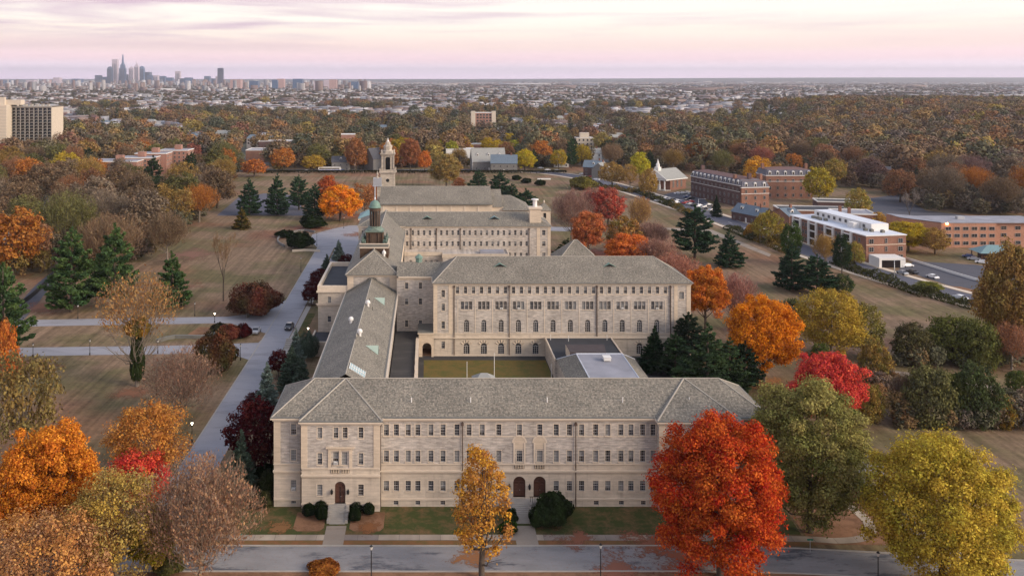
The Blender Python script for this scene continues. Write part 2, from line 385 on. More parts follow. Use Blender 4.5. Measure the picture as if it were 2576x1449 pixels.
def asphalt(name, c, var=0.25, patch=(0.06, 0.06, 0.07), pf=0.35, litter=0.0):
    m, n, l, b = newmat(name, 0.85, 0.25)
    t = N(n, 'ShaderNodeTexCoord')
    mp = N(n, 'ShaderNodeMapping'); mp.inputs['Scale'].default_value = (0.35, 1, 1); l.new(t.outputs['Object'], mp.inputs[0])
    a = N(n, 'ShaderNodeTexNoise'); a.inputs['Scale'].default_value = 0.5; a.inputs['Detail'].default_value = 7; a.inputs['Roughness'].default_value = 0.65; l.new(mp.outputs[0], a.inputs['Vector'])
    mx = N(n, 'ShaderNodeMix', data_type='RGBA'); l.new(a.outputs['Fac'], mx.inputs['Factor'])
    mx.inputs['A'].default_value = c4([x * (1 - var) for x in c]); mx.inputs['B'].default_value = c4([x * (1 + var) for x in c])
    p = N(n, 'ShaderNodeTexNoise'); p.inputs['Scale'].default_value = 0.22; p.inputs['Detail'].default_value = 9; p.inputs['Roughness'].default_value = 0.7; l.new(mp.outputs[0], p.inputs['Vector'])
    r = N(n, 'ShaderNodeMapRange'); r.inputs['From Min'].default_value = 0.53; r.inputs['From Max'].default_value = 0.60; r.inputs['To Max'].default_value = pf; l.new(p.outputs['Fac'], r.inputs['Value'])
    m2 = N(n, 'ShaderNodeMix', data_type='RGBA'); l.new(r.outputs[0], m2.inputs['Factor']); l.new(mx.outputs['Result'], m2.inputs['A']); m2.inputs['B'].default_value = c4(patch)
    last = m2.outputs['Result']
    vo = N(n, 'ShaderNodeTexVoronoi', feature='DISTANCE_TO_EDGE'); vo.inputs['Scale'].default_value = 0.33; l.new(t.outputs['Object'], vo.inputs['Vector'])
    vr = N(n, 'ShaderNodeMapRange'); vr.inputs['From Min'].default_value = 0.004; vr.inputs['From Max'].default_value = 0.012; vr.inputs['To Min'].default_value = 0.12; vr.inputs['To Max'].default_value = 0; l.new(vo.outputs['Distance'], vr.inputs['Value'])
    m4 = N(n, 'ShaderNodeMix', data_type='RGBA'); l.new(vr.outputs[0], m4.inputs['Factor']); l.new(last, m4.inputs['A']); m4.inputs['B'].default_value = c4(patch)
    last = m4.outputs['Result']
    if litter:
        q = N(n, 'ShaderNodeTexNoise'); q.inputs['Scale'].default_value = 2.5; q.inputs['Detail'].default_value = 8; q.inputs['Roughness'].default_value = 0.8; l.new(t.outputs['Object'], q.inputs['Vector'])
        r2 = N(n, 'ShaderNodeMapRange'); r2.inputs['From Min'].default_value = 0.56; r2.inputs['From Max'].default_value = 0.62; r2.inputs['To Max'].default_value = litter; l.new(q.outputs['Fac'], r2.inputs['Value'])
        m3 = N(n, 'ShaderNodeMix', data_type='RGBA'); l.new(r2.outputs[0], m3.inputs['Factor']); l.new(last, m3.inputs['A']); m3.inputs['B'].default_value = (0.28, 0.11, 0.05, 1)
        last = m3.outputs['Result']
    l.new(last, b.inputs['Base Color']); return m
MT['drive'] = asphalt('drive_concrete', (0.30, 0.295, 0.315), 0.18, (0.18, 0.17, 0.18), 0.4)
MT['street'] = asphalt('street_asphalt', (0.25, 0.24, 0.235), 0.4, (0.07, 0.075, 0.09), 0.85, 0.45)
MT['road'] = asphalt('road_asphalt', (0.105, 0.105, 0.13), 0.15)
MT['lot'] = asphalt('lot_asphalt', (0.085, 0.085, 0.10), 0.2)
MT['yard'] = asphalt('yard_asphalt', (0.05, 0.048, 0.048), 0.35, (0.09, 0.085, 0.08), 0.5)
MT['walk'] = asphalt('walk_concrete', (0.30, 0.25, 0.20), 0.2, (0.14, 0.11, 0.09), 0.5, 0.35)
def lawnmat(name, g1, g2, br, f0=0.45, f1=0.6):
    m, n, l, b = newmat(name, 0.95, 0.1)
    t = N(n, 'ShaderNodeTexCoord')
    a = N(n, 'ShaderNodeTexNoise'); a.inputs['Scale'].default_value = 1.2; a.inputs['Detail'].default_value = 8; a.inputs['Roughness'].default_value = 0.8; l.new(t.outputs['Object'], a.inputs['Vector'])
    x = N(n, 'ShaderNodeMix', data_type='RGBA'); l.new(a.outputs['Fac'], x.inputs['Factor']); x.inputs['A'].default_value = c4(g1); x.inputs['B'].default_value = c4(g2)
    p = N(n, 'ShaderNodeTexNoise'); p.inputs['Scale'].default_value = 0.35; p.inputs['Detail'].default_value = 9; p.inputs['Roughness'].default_value = 0.75; l.new(t.outputs['Object'], p.inputs['Vector'])
    r = N(n, 'ShaderNodeMapRange'); r.inputs['From Min'].default_value = f0; r.inputs['From Max'].default_value = f1; l.new(p.outputs['Fac'], r.inputs['Value'])
    y = N(n, 'ShaderNodeMix', data_type='RGBA'); l.new(r.outputs[0], y.inputs['Factor']); l.new(x.outputs['Result'], y.inputs['A']); y.inputs['B'].default_value = c4(br)
    l.new(y.outputs['Result'], b.inputs['Base Color']); return m
MT['lawn'] = lawnmat('green_lawn', (0.035, 0.045, 0.014), (0.09, 0.10, 0.032), (0.17, 0.105, 0.05), 0.46, 0.62)
MT['verge'] = lawnmat('leafy_verge', (0.10, 0.09, 0.03), (0.20, 0.12, 0.05), (0.24, 0.11, 0.05), 0.4, 0.6)
MT['litter'] = lawnmat('fallen_leaves', (0.22, 0.12, 0.07), (0.30, 0.16, 0.09), (0.17, 0.09, 0.05), 0.45, 0.6)
MT['courtlawn'] = lawnmat('courtyard_grass', (0.13, 0.095, 0.03), (0.19, 0.13, 0.045), (0.10, 0.10, 0.03), 0.45, 0.62)
MT['red_litter'] = lawnmat('red_fallen_leaves', (0.30, 0.14, 0.10), (0.36, 0.12, 0.07), (0.22, 0.11, 0.07), 0.45, 0.6)

def build_ground():
    ys = [-250, -100, 0, 60, 110, 160, 220, 300, 400, 500, 580, 650, 700]
    y = 750.0
    while y < 26000: ys.append(y); y *= 1.10
    ys.append(26400.0)
    ts = [i / 40 for i in range(-52, 53)]
    me = bpy.data.meshes.new('ground'); v = []; f = []
    for yy in ys:
        for t in ts:
            x = t * (abs(yy) + 420); v.append((x, yy, terr(x, yy)))
    n = len(ts)
    for j in range(len(ys) - 1):
        for i in range(n - 1):
            a = j * n + i; f.append((a, a + 1, a + n + 1, a + n))
    me.from_pydata(v, [], f); me.materials.append(MT['ground'])
    me.polygons.foreach_set('use_smooth', [True] * len(f))
    o = link('ground', me); tag(o, kind='structure')
build_ground()

def sheet(name, pts, z, mat, kind='structure'):
    me = bpy.data.meshes.new(name); me.from_pydata([(p[0], p[1], z) for p in pts], [], [tuple(range(len(pts)))])
    me.materials.append(MT[mat]); me.update()
    return tag(link(name, me), kind=kind)
def smooth_path(P, k=6):
    out = []
    for i in range(len(P) - 1):
        p0 = P[max(0, i - 1)]; p1 = P[i]; p2 = P[i + 1]; p3 = P[min(len(P) - 1, i + 2)]
        for j in range(k):
            t = j / k
            out.append(tuple(0.5 * ((2 * b) + (c - a) * t + (2 * a - 5 * b + 4 * c - d) * t * t + (3 * b - a - 3 * c + d) * t ** 3)
                             for a, b, c, d in zip(p0, p1, p2, p3)))
    out.append(P[-1]); return out
def offset(P, d):
    out = []
    for i, p in enumerate(P):
        a = P[max(0, i - 1)]; b = P[min(len(P) - 1, i + 1)]
        dx, dy = b[0] - a[0], b[1] - a[1]; L = math.hypot(dx, dy) or 1
        out.append((p[0] - dy / L * d, p[1] + dx / L * d))
    return out
def ribbon(name, P, d0, d1, z, mat, h=0.0, kind='structure'):
    A, B = offset(P, d0), offset(P, d1); n = len(P); v = []; f = []
    for a, b in zip(A, B): v += [(a[0], a[1], z + h), (b[0], b[1], z + h)]
    f += [(2 * i, 2 * i + 1, 2 * i + 3, 2 * i + 2) for i in range(n - 1)]
    if h:
        k = len(v)
        for a, b in zip(A, B): v += [(a[0], a[1], z), (b[0], b[1], z)]
        for i in range(n - 1):
            f += [(2 * i, 2 * i + 2, k + 2 * i + 2, k + 2 * i), (2 * i + 1, k + 2 * i + 1, k + 2 * i + 3, 2 * i + 3)]
    me = bpy.data.meshes.new(name); me.from_pydata(v, [], f); me.materials.append(MT[mat]); me.update()
    return tag(link(name, me), kind=kind)

# front street, its kerb, pavement and walks
fs = smooth_path([(-170, 131), (-110, 133.5), (-60, 134.3), (0, 134.3), (45, 134.2), (66, 132.6), (90, 130), (130, 127)])
ribbon('street', fs, -3.6, 3.3, 0.02, 'street')
ribbon('kerb', fs, 3.3, 3.55, 0.0, 'concrete', 0.14)
ribbon('kerb', fs, -3.85, -3.6, 0.0, 'concrete', 0.14)
sr = smooth_path([(79, 131), (78.5, 142), (80, 158), (84, 172)])
ribbon('side_road', sr, -3.0, 3.0, 0.024, 'street')
ribbon('kerb', sr[3:], 3.0, 3.2, 0.0, 'concrete', 0.13)
pv = smooth_path([(-45, 140.2), (-20, 140.25), (20, 140.25), (56, 139.9), (64, 139.3), (69, 140.6), (71.5, 145), (71, 152)])
ribbon('pavement', pv, -0.85, 0.85, 0.05, 'paving')
ribbon('verge', [(-70, 138.7), (0, 138.7), (60, 138.6)], -0.75, 0.65, 0.03, 'verge')
ribbon('leaf_litter_strip', fs[2:-2], -12, -3.9, 0.03, 'litter')
sheet('front_lawn', [(-30, 141.2), (59, 141.2), (60, 152), (-33, 152)], 0.02, 'lawn')
sheet('leaf_bed', [(59.5, 138.2), (76, 138), (76.5, 150), (80, 168), (62, 170), (60, 152)], 0.012, 'litter')
for cxx, w in ((-14.6, 1.6), (15.5, 1.7)):
    ribbon('path', [(cxx, 137.9), (cxx, 143.9)], -w, w, 0.056, 'walk')
for bx0, bx1 in ((-21.5, -16.6), (-12.5, -7.0)):
    sheet('planting_bed', [(bx0, 143.0), (bx0 + .8, 142.2), (bx1 - .6, 142.2), (bx1, 143.2), (bx1, 148.4), (bx0, 148.4)], 0.045, 'litter')
# long drive on the left and the two cross drives
dr = [(-42, 120), (-42.2, 150), (-42.0, 200), (-41.8, 260), (-42.5, 330), (-43, 385), (-42, 420)]
ribbon('drive', smooth_path(dr), -3.4, 3.6, 0.028, 'drive')
ribbon('drive_edge', smooth_path(dr[:6]), 3.6, 3.85, 0.0, 'concrete', 0.10)
ribbon('cross_drive', smooth_path([(-200, 254), (-140, 261), (-95, 264.5), (-60, 266.5), (-44, 268)]), -3.6, 3.6, 0.024, 'drive')
ribbon('cross_drive', smooth_path([(-190, 228), (-140, 233.5), (-95, 236), (-65, 237.5), (-44, 240)]), -3.7, 3.7, 0.023, 'drive')
sheet('drive_mouth', [(-58, 262.9), (-45, 252), (-46, 243.6), (-60, 241.5), (-46, 229), (-41, 222), (-40, 292), (-46, 290), (-50, 275), (-60, 270.3)], 0.034, 'drive')
sheet('planting_bed', [(-66, 259), (-56, 258), (-51.5, 252), (-52, 248), (-60, 245.5), (-68, 248)], 0.038, 'litter')
sheet('forecourt', [(-46.8, 380), (-52, 398), (-53, 412), (-45, 428), (-38, 437), (-22, 440), (-22, 342), (-38.5, 342), (-39, 380)], 0.036, 'drive')
ribbon('drive_edge', smooth_path([(-38.3, 228), (-38.3, 262), (-38.3, 300)]), -1.6, -0.1, 0.03, 'concrete')
sheet('lawn_strip', [(-37.6, 236), (-34.6, 236), (-34.2, 274), (-37.4, 274)], 0.02, 'lawn')
lot = [px2(*p) for p in ((545, 543), (600, 497), (665, 487), (745, 492), (770, 543))]
sheet('car_park', lot, 0.02, 'road')
ribbon('lane', smooth_path([px2(200, 650), px2(130, 700), px2(95, 735), px2(40, 800), px2(-80, 900)]), -2.8, 2.8, 0.02, 'lot')
# courtyard
sheet('courtyard', [(-2.4, 165), (60, 165), (60, 232), (-2.4, 232)], 0.012, 'yard')
sheet('courtyard_lawn', [(-0.9, 190), (30.2, 190), (30.2, 228.5), (-0.9, 228.5)], 0.03, 'courtlawn')
# avenue on the right and the far street
av = smooth_path([(214, 190), (196, 240), (180.5, 280), (168.5, 318), (160, 362), (154.5, 410), (149, 462), (138.5, 528), (123, 610), (103, 665), (70, 694), (0, 699), (-110, 697), (-260, 700)])
AV = av
ribbon('road', av, -6.2, 6.2, 0.022, 'road')
ribbon('pavement', av, 7.2, 9.6, 0.05, 'trim')
ribbon('pavement', av[:-18], -9.6, -7.2, 0.05, 'trim')
ribbon('kerb', av, -6.45, -6.2, 0.0, 'concrete', 0.13)
ribbon('kerb', av, 6.2, 6.45, 0.0, 'concrete', 0.13)
for i in range(4, len(av) - 20, 2):
    a, b = av[i], av[i + 1]
    ribbon('road_marking', [a, ((a[0] + b[0]) / 2, (a[1] + b[1]) / 2)], -0.12, 0.12, 0.03, 'white')
sheet('car_park', [(192, 352), (212, 345), (232, 318), (236, 292), (214, 276), (191, 286), (181, 312), (178, 338)], 0.02, 'lot')
sheet('leaf_bed', [(178, 310), (184, 309), (196, 281), (189, 272), (181.5, 296)], 0.03, 'litter')
sheet('car_park', [px2(1652, 498), px2(1690, 484), px2(1755, 484), px2(1800, 530), px2(1770, 548), px2(1735, 532)], 0.02, 'lot')
sheet('lane', [px2(2180, 500), px2(2260, 490), px2(2330, 530), px2(2576, 560), px2(2576, 575), px2(2300, 552), px2(2170, 540)], 0.02, 'lot')
sheet('path', [px2(1650, 572), px2(1790, 578), px2(1940, 640), px2(1935, 646), px2(1780, 584), px2(1650, 577)], 0.018, 'walk')
sheet('path', [px2(2185, 925), px2(2330, 942), px2(2576, 985), px2(2640, 1030), px2(2540, 1010), px2(2310, 950), px2(2180, 936)], 0.018, 'walk')
sheet('path', [px2(1385, 571), px2(1500, 573), px2(1500, 584), px2(1385, 581)], 0.018, 'drive')

# fallen leaves: scattered thinning patches, densest under the trees
def littermat():
    m, n, l, b = newmat('scattered_leaves', 0.9, 0.1)
    f = N(n, 'ShaderNodeAttribute', attribute_type='GEOMETRY', attribute_name='fall'); c = N(n, 'ShaderNodeAttribute', attribute_type='GEOMETRY', attribute_name='lc')
    t = N(n, 'ShaderNodeTexCoord'); x = N(n, 'ShaderNodeTexNoise'); x.inputs['Scale'].default_value = 1.6; x.inputs['Detail'].default_value = 9; x.inputs['Roughness'].default_value = 0.85; l.new(t.outputs['Object'], x.inputs['Vector'])
    x2 = N(n, 'ShaderNodeTexNoise'); x2.inputs['Scale'].default_value = 0.28; x2.inputs['Detail'].default_value = 3; l.new(t.outputs['Object'], x2.inputs['Vector'])
    ad = N(n, 'ShaderNodeMath', operation='MULTIPLY_ADD'); l.new(x2.outputs['Fac'], ad.inputs[0]); ad.inputs[1].default_value = 0.5; l.new(x.outputs['Fac'], ad.inputs[2])
    fm = N(n, 'ShaderNodeMath', operation='MULTIPLY_ADD'); l.new(f.outputs['Fac'], fm.inputs[0]); fm.inputs[1].default_value = 0.42; fm.inputs[2].default_value = -0.99
    s = N(n, 'ShaderNodeMath', operation='ADD'); l.new(ad.outputs[0], s.inputs[0]); l.new(fm.outputs[0], s.inputs[1])
    r = N(n, 'ShaderNodeMapRange'); r.inputs['From Min'].default_value = 0.0; r.inputs['From Max'].default_value = 0.07; r.inputs['To Max'].default_value = 0.8; l.new(s.outputs[0], r.inputs['Value'])
    l.new(r.outputs[0], b.inputs['Alpha']); l.new(c.outputs['Color'], b.inputs['Base Color']); return m
MT['scatter'] = littermat()
LIT = []
def leafpatch(x, y, r, c): LIT.append((x, y, r, c))
def build_litter():
    v = []; f = []; fa = []; cc = []; rg = random.Random(4)
    for k, (x, y, r, c) in enumerate(LIT):
        n = 14; b0 = len(v); z = terr(x, y) + 0.06 + 0.0006 * k
        v.append((x, y, z)); fa.append(1.0); cc.append(c)
        for i in range(n): q = r * rg.uniform(.75, 1.2); v.append((x + q * math.cos(6.2832 * i / n), y + q * math.sin(6.2832 * i / n), z)); fa.append(0.0); cc.append(c)
        for i in range(n): f.append((b0, b0 + 1 + i, b0 + 1 + (i + 1) % n))
    me = bpy.data.meshes.new('fallen_leaves'); me.from_pydata(v, [], f); me.materials.append(MT['scatter'])
    at = me.attributes.new('fall', 'FLOAT', 'POINT'); at.data.foreach_set('value', fa)
    at = me.attributes.new('lc', 'FLOAT_COLOR', 'POINT'); at.data.foreach_set('color', [w for c in cc for w in (*c, 1.0)])
    me.update(); tag(link('fallen_leaves', me), kind='stuff')
for px, py, r, c in ((780, 575, 24, (.33, .14, .09)), (880, 545, 20, (.36, .16, .09)), (690, 590, 18, (.30, .15, .09)), (900, 590, 14, (.3, .15, .1)), (1500, 640, 26, (.36, .14, .10)), (1600, 620, 26, (.30, .15, .10)), (1660, 700, 24, (.33, .15, .11)),
                     (1760, 740, 22, (.33, .14, .10)), (1900, 790, 16, (.33, .14, .09)), (1820, 900, 15, (.32, .12, .09)), (1900, 960, 14, (.36, .16, .06)), (1430, 640, 20, (.3, .15, .11)), (300, 730, 22, (.26, .13, .08)), (140, 770, 22, (.28, .13, .08)), (420, 720, 24, (.28, .14, .09)), (480, 640, 26, (.26, .14, .1)), (90, 920, 12, (.26, .12, .07)), (440, 950, 10, (.30, .14, .09)), (330, 990, 9, (.3, .14, .08)), (120, 1200, 14, (.3, .13, .06)), (300, 1250, 12, (.3, .13, .06)), (60, 1350, 16, (.32, .14, .06)), (1450, 1355, 6, (.3, .12, .07)), (1640, 1370, 9, (.30, .12, .07)), (1560, 1430, 9, (.32, .13, .08)), (1700, 1400, 9, (.33, .11, .06)), (930, 1330, 4, (.28, .12, .05)), (700, 1330, 5, (.28, .14, .06)), (1190, 1400, 6, (.34, .15, .06))):
    leafpatch(*px2(px, py), r, c)
# ---------------------------------------------------------------- windows
_wc = {}
def win_mesh(w, h, kind='sash', shade=0.0, cols=3, rows=2):
    """window seen from -Y, bottom centre at the origin, glass 5 cm behind the frame"""
    key = (round(w, 2), round(h, 2), kind, shade, cols, rows)
    if key in _wc: return _wc[key]
    b = MB(); x0, x1 = -w / 2, w / 2
    def bar(xa, xb, za, zb, y0=-0.04, y1=0.03): b.box(xa, xb, y0, y1, za, zb, 1)
    t = 0.075
    if kind == 'arch':
        r = w / 2; zc = h - r; n = 12
        P = [(x0, 0.05, 0), (x1, 0.05, 0)] + [(r * math.cos(math.pi * i / n), 0.05, zc + r * math.sin(math.pi * i / n)) for i in range(n + 1)]
        b.poly(P, 0)
        for i in range(n):
            a0, a1 = math.pi * i / n, math.pi * (i + 1) / n
            q = [(rr * math.cos(a), -0.04, zc + rr * math.sin(a)) for rr, a in ((r, a0), (r, a1), (r - t, a1), (r - t, a0))]
            b.poly(q, 1)
        bar(x0, x0 + t, 0, zc); bar(x1 - t, x1, 0, zc); bar(x0, x1, 0, t); bar(x0 + t, x1 - t, zc - 0.06, zc + 0.06)
        bar(-0.16 * w - 0.05, -0.16 * w + 0.05, t, zc); bar(0.16 * w - 0.05, 0.16 * w + 0.05, t, zc)
        for k in (0.25, 0.5, 0.75): bar(x0 + t, x1 - t, zc * k - 0.02, zc * k + 0.02)
        for a in (0.3, 0.5, 0.7): b.tube((0, -0.02, zc), ((r - t) * math.cos(math.pi * a), -0.02, zc + (r - t) * math.sin(math.pi * a)), 0.022, n=4, m=1)
    else:
        b.poly([(x0, 0.05, 0), (x1, 0.05, 0), (x1, 0.05, h), (x0, 0.05, h)], 0)
        if shade > 0: b.poly([(x0, 0.035, h * (1 - shade)), (x1, 0.035, h * (1 - shade)), (x1, 0.035, h), (x0, 0.035, h)], 2)
        bar(x0, x0 + t, 0, h); bar(x1 - t, x1, 0, h); bar(x0, x1, 0, t); bar(x0, x1, h - t, h)
        if kind == 'sash': bar(x0, x1, h / 2 - 0.04, h / 2 + 0.04)
        for i in range(1, cols):
            x = x0 + w * i / cols; bar(x - 0.018, x + 0.018, t, h - t, -0.02, 0.03)
        for i in range(1, 2 * rows):
            z = h * i / (2 * rows)
            if kind == 'sash' and i == rows: continue
            bar(x0 + t, x1 - t, z - 0.016, z + 0.016, -0.02, 0.03)
    me = b.mesh('window', [MT['glass'], MT['sash'], MT['blind']]); _wc[key] = me; return me
def sill_mesh(w, d=0.22):
    key = ('sill', round(w, 2), d)
    if key not in _wc: _wc[key] = MB().box(-w / 2 - 0.12, w / 2 + 0.12, -d - 0.12, 0.0, -0.16, 0.0, 0).mesh('sill', MT['trim'])
    return _wc[key]
def lintel_frame(w, h, d=0.2, m='trim', t=0.11):
    key = ('fr', round(w, 2), round(h, 2), m)
    if key not in _wc:
        b = MB(); b.box(-w / 2 - t, -w / 2, -d - 0.02, -d + 0.03, 0, h + t); b.box(w / 2, w / 2 + t, -d - 0.02, -d + 0.03, 0, h + t); b.box(-w / 2, w / 2, -d - 0.02, -d + 0.03, h, h + t)
        _wc[key] = b.mesh('frame', MT[m])
    return _wc[key]

class Facade:
    """a wall in the plane y=Y facing the camera (rz=0), with real openings; coordinates local to the thing"""
    def __init__(s, par, x0, x1, Y, z0, z1, recess=0.22, T=None):
        s.par = par; s.x0, s.x1, s.Y, s.z0, s.z1, s.rec = x0, x1, Y, z0, z1, recess; s.op = []
    def win(s, x, z, w, h, kind='sash', shade=None, cols=3, rows=2, sill=True, frame=True, name='window'):
        """x centre, z bottom"""
        s.op.append((x - w / 2, x + w / 2, z, z + h, kind == 'arch'))
        if shade is None: shade = random.choice([0, 0, 0, 0.35, 0.5, 0.5, 0.7, 1.0]) if kind == 'sash' else 0
        o = link('window', win_mesh(w, h, kind, shade, cols, rows), s.par, (x - s.par.location.x, s.Y + s.rec - s.par.location.y, z - s.par.location.z))
        if sill: link('sill', sill_mesh(w, s.rec), o, (0, 0, 0))
        if frame and kind != 'arch': link('frame', lintel_frame(w, h, s.rec), o)
        return o
    def hole(s, x, z, w, h, arch=False): s.op.append((x - w / 2, x + w / 2, z, z + h, arch))
    def wall(s, mb, m=0, bands=None, reveal=3):
        """bands: [(z, material index above z)]"""
        us = sorted({s.x0, s.x1} | {v for o in s.op for v in o[:2] if s.x0 < v < s.x1})
        zz = {s.z0, s.z1} | {v for o in s.op for v in o[2:4] if s.z0 < v < s.z1}
        for b in (bands or []): zz.add(b[0])
        zs = sorted(z for z in zz if s.z0 <= z <= s.z1)
        for j in range(len(zs) - 1):
            za, zb = zs[j], zs[j + 1]; zm = (za + zb) / 2
            mi = m
            for b in (bands or []):
                if zm > b[0]: mi = b[1]
            run = None
            for i in range(len(us) - 1):
                um = (us[i] + us[i + 1]) / 2
                inside = any(o[0] < um < o[1] and o[2] < zm < o[3] for o in s.op)
                if inside:
                    if run is not None: mb.poly([(run, s.Y, za), (us[i], s.Y, za), (us[i], s.Y, zb), (run, s.Y, zb)], mi); run = None
                elif run is None: run = us[i]
            if run is not None: mb.poly([(run, s.Y, za), (s.x1, s.Y, za), (s.x1, s.Y, zb), (run, s.Y, zb)], mi)
        for (a, b, c, d, arch) in s.op:
            y0, y1 = s.Y, s.Y + s.rec + 0.06
            mi = reveal
            if not arch:
                mb.poly([(a, y0, c), (a, y1, c), (a, y1, d), (a, y0, d)], mi); mb.poly([(b, y0, c), (b, y0, d), (b, y1, d), (b, y1, c)], mi)
                mb.poly([(a, y0, d), (a, y1, d), (b, y1, d), (b, y0, d)], mi); mb.poly([(a, y0, c), (b, y0, c), (b, y1, c), (a, y1, c)], mi)
            else:
                r = (b - a) / 2; xc = (a + b) / 2; zc = d - r; n = 12
                wm = m
                for bd in (bands or []):
                    if d - 0.01 > bd[0]: wm = bd[1]
                mb.poly([(a, y0, c), (a, y1, c), (a, y1, zc), (a, y0, zc)], mi); mb.poly([(b, y0, c), (b, y0, zc), (b, y1, zc), (b, y1, c)], mi)
                mb.poly([(a, y0, c), (b, y0, c), (b, y1, c), (a, y1, c)], mi)
                for i in range(n):
                    t0, t1 = math.pi * i / n, math.pi * (i + 1) / n
                    p0 = (xc + r * math.cos(t0), zc + r * math.sin(t0)); p1 = (xc + r * math.cos(t1), zc + r * math.sin(t1))
                    mb.poly([(p0[0], y0, p0[1]), (p0[0], y0, d), (p1[0], y0, d), (p1[0], y0, p1[1])], wm)
                    mb.poly([(p0[0], y0, p0[1]), (p1[0], y0, p1[1]), (p1[0], y1, p1[1]), (p0[0], y1, p0[1])], mi)
WALLM = ['ashlar', 'rubble', 'quoin', 'trim']
def wmats(): return [MT[k] for k in WALLM]
def cornice(x0, x1, y0, y1, ze, par, over=0.55, name='cornice', h=0.55):
    """moulded band under the eave with a dark gutter in front of it"""
    b = MB(*par.location)
    b.box(x0 - over, x1 + over, y0 - over, y1 + over, ze - 0.24, ze, 0)
    b.box(x0 - over * 0.45, x1 + over * 0.45, y0 - over * 0.45, y1 + over * 0.45, ze - h, ze - 0.243, 0)
    b.build(name, [MT['trim']], par)
def acunit(par, x, y, z):
    b = MB(*par.location); b.box(x - 0.33, x + 0.33, y - 0.35, y + 0.25, z, z + 0.42, 0)
    for i in range(4): b.box(x - 0.26, x + 0.26, y - 0.365, y - 0.352, z + 0.07 + 0.08 * i, z + 0.10 + 0.08 * i, 1)
    b.build('air_conditioner', [MT['white'], MT['iron']], par)
def pipe(par, x, y, z0, z1, r=0.09):
    b = MB(*par.location); b.tube((x, y, z0), (x, y, z1), r, n=6); b.box(x - 0.2, x + 0.2, y - 0.16, y + 0.16, z1 - 0.6, z1 - 0.15); b.build('downspout', MT['pipe'], par)

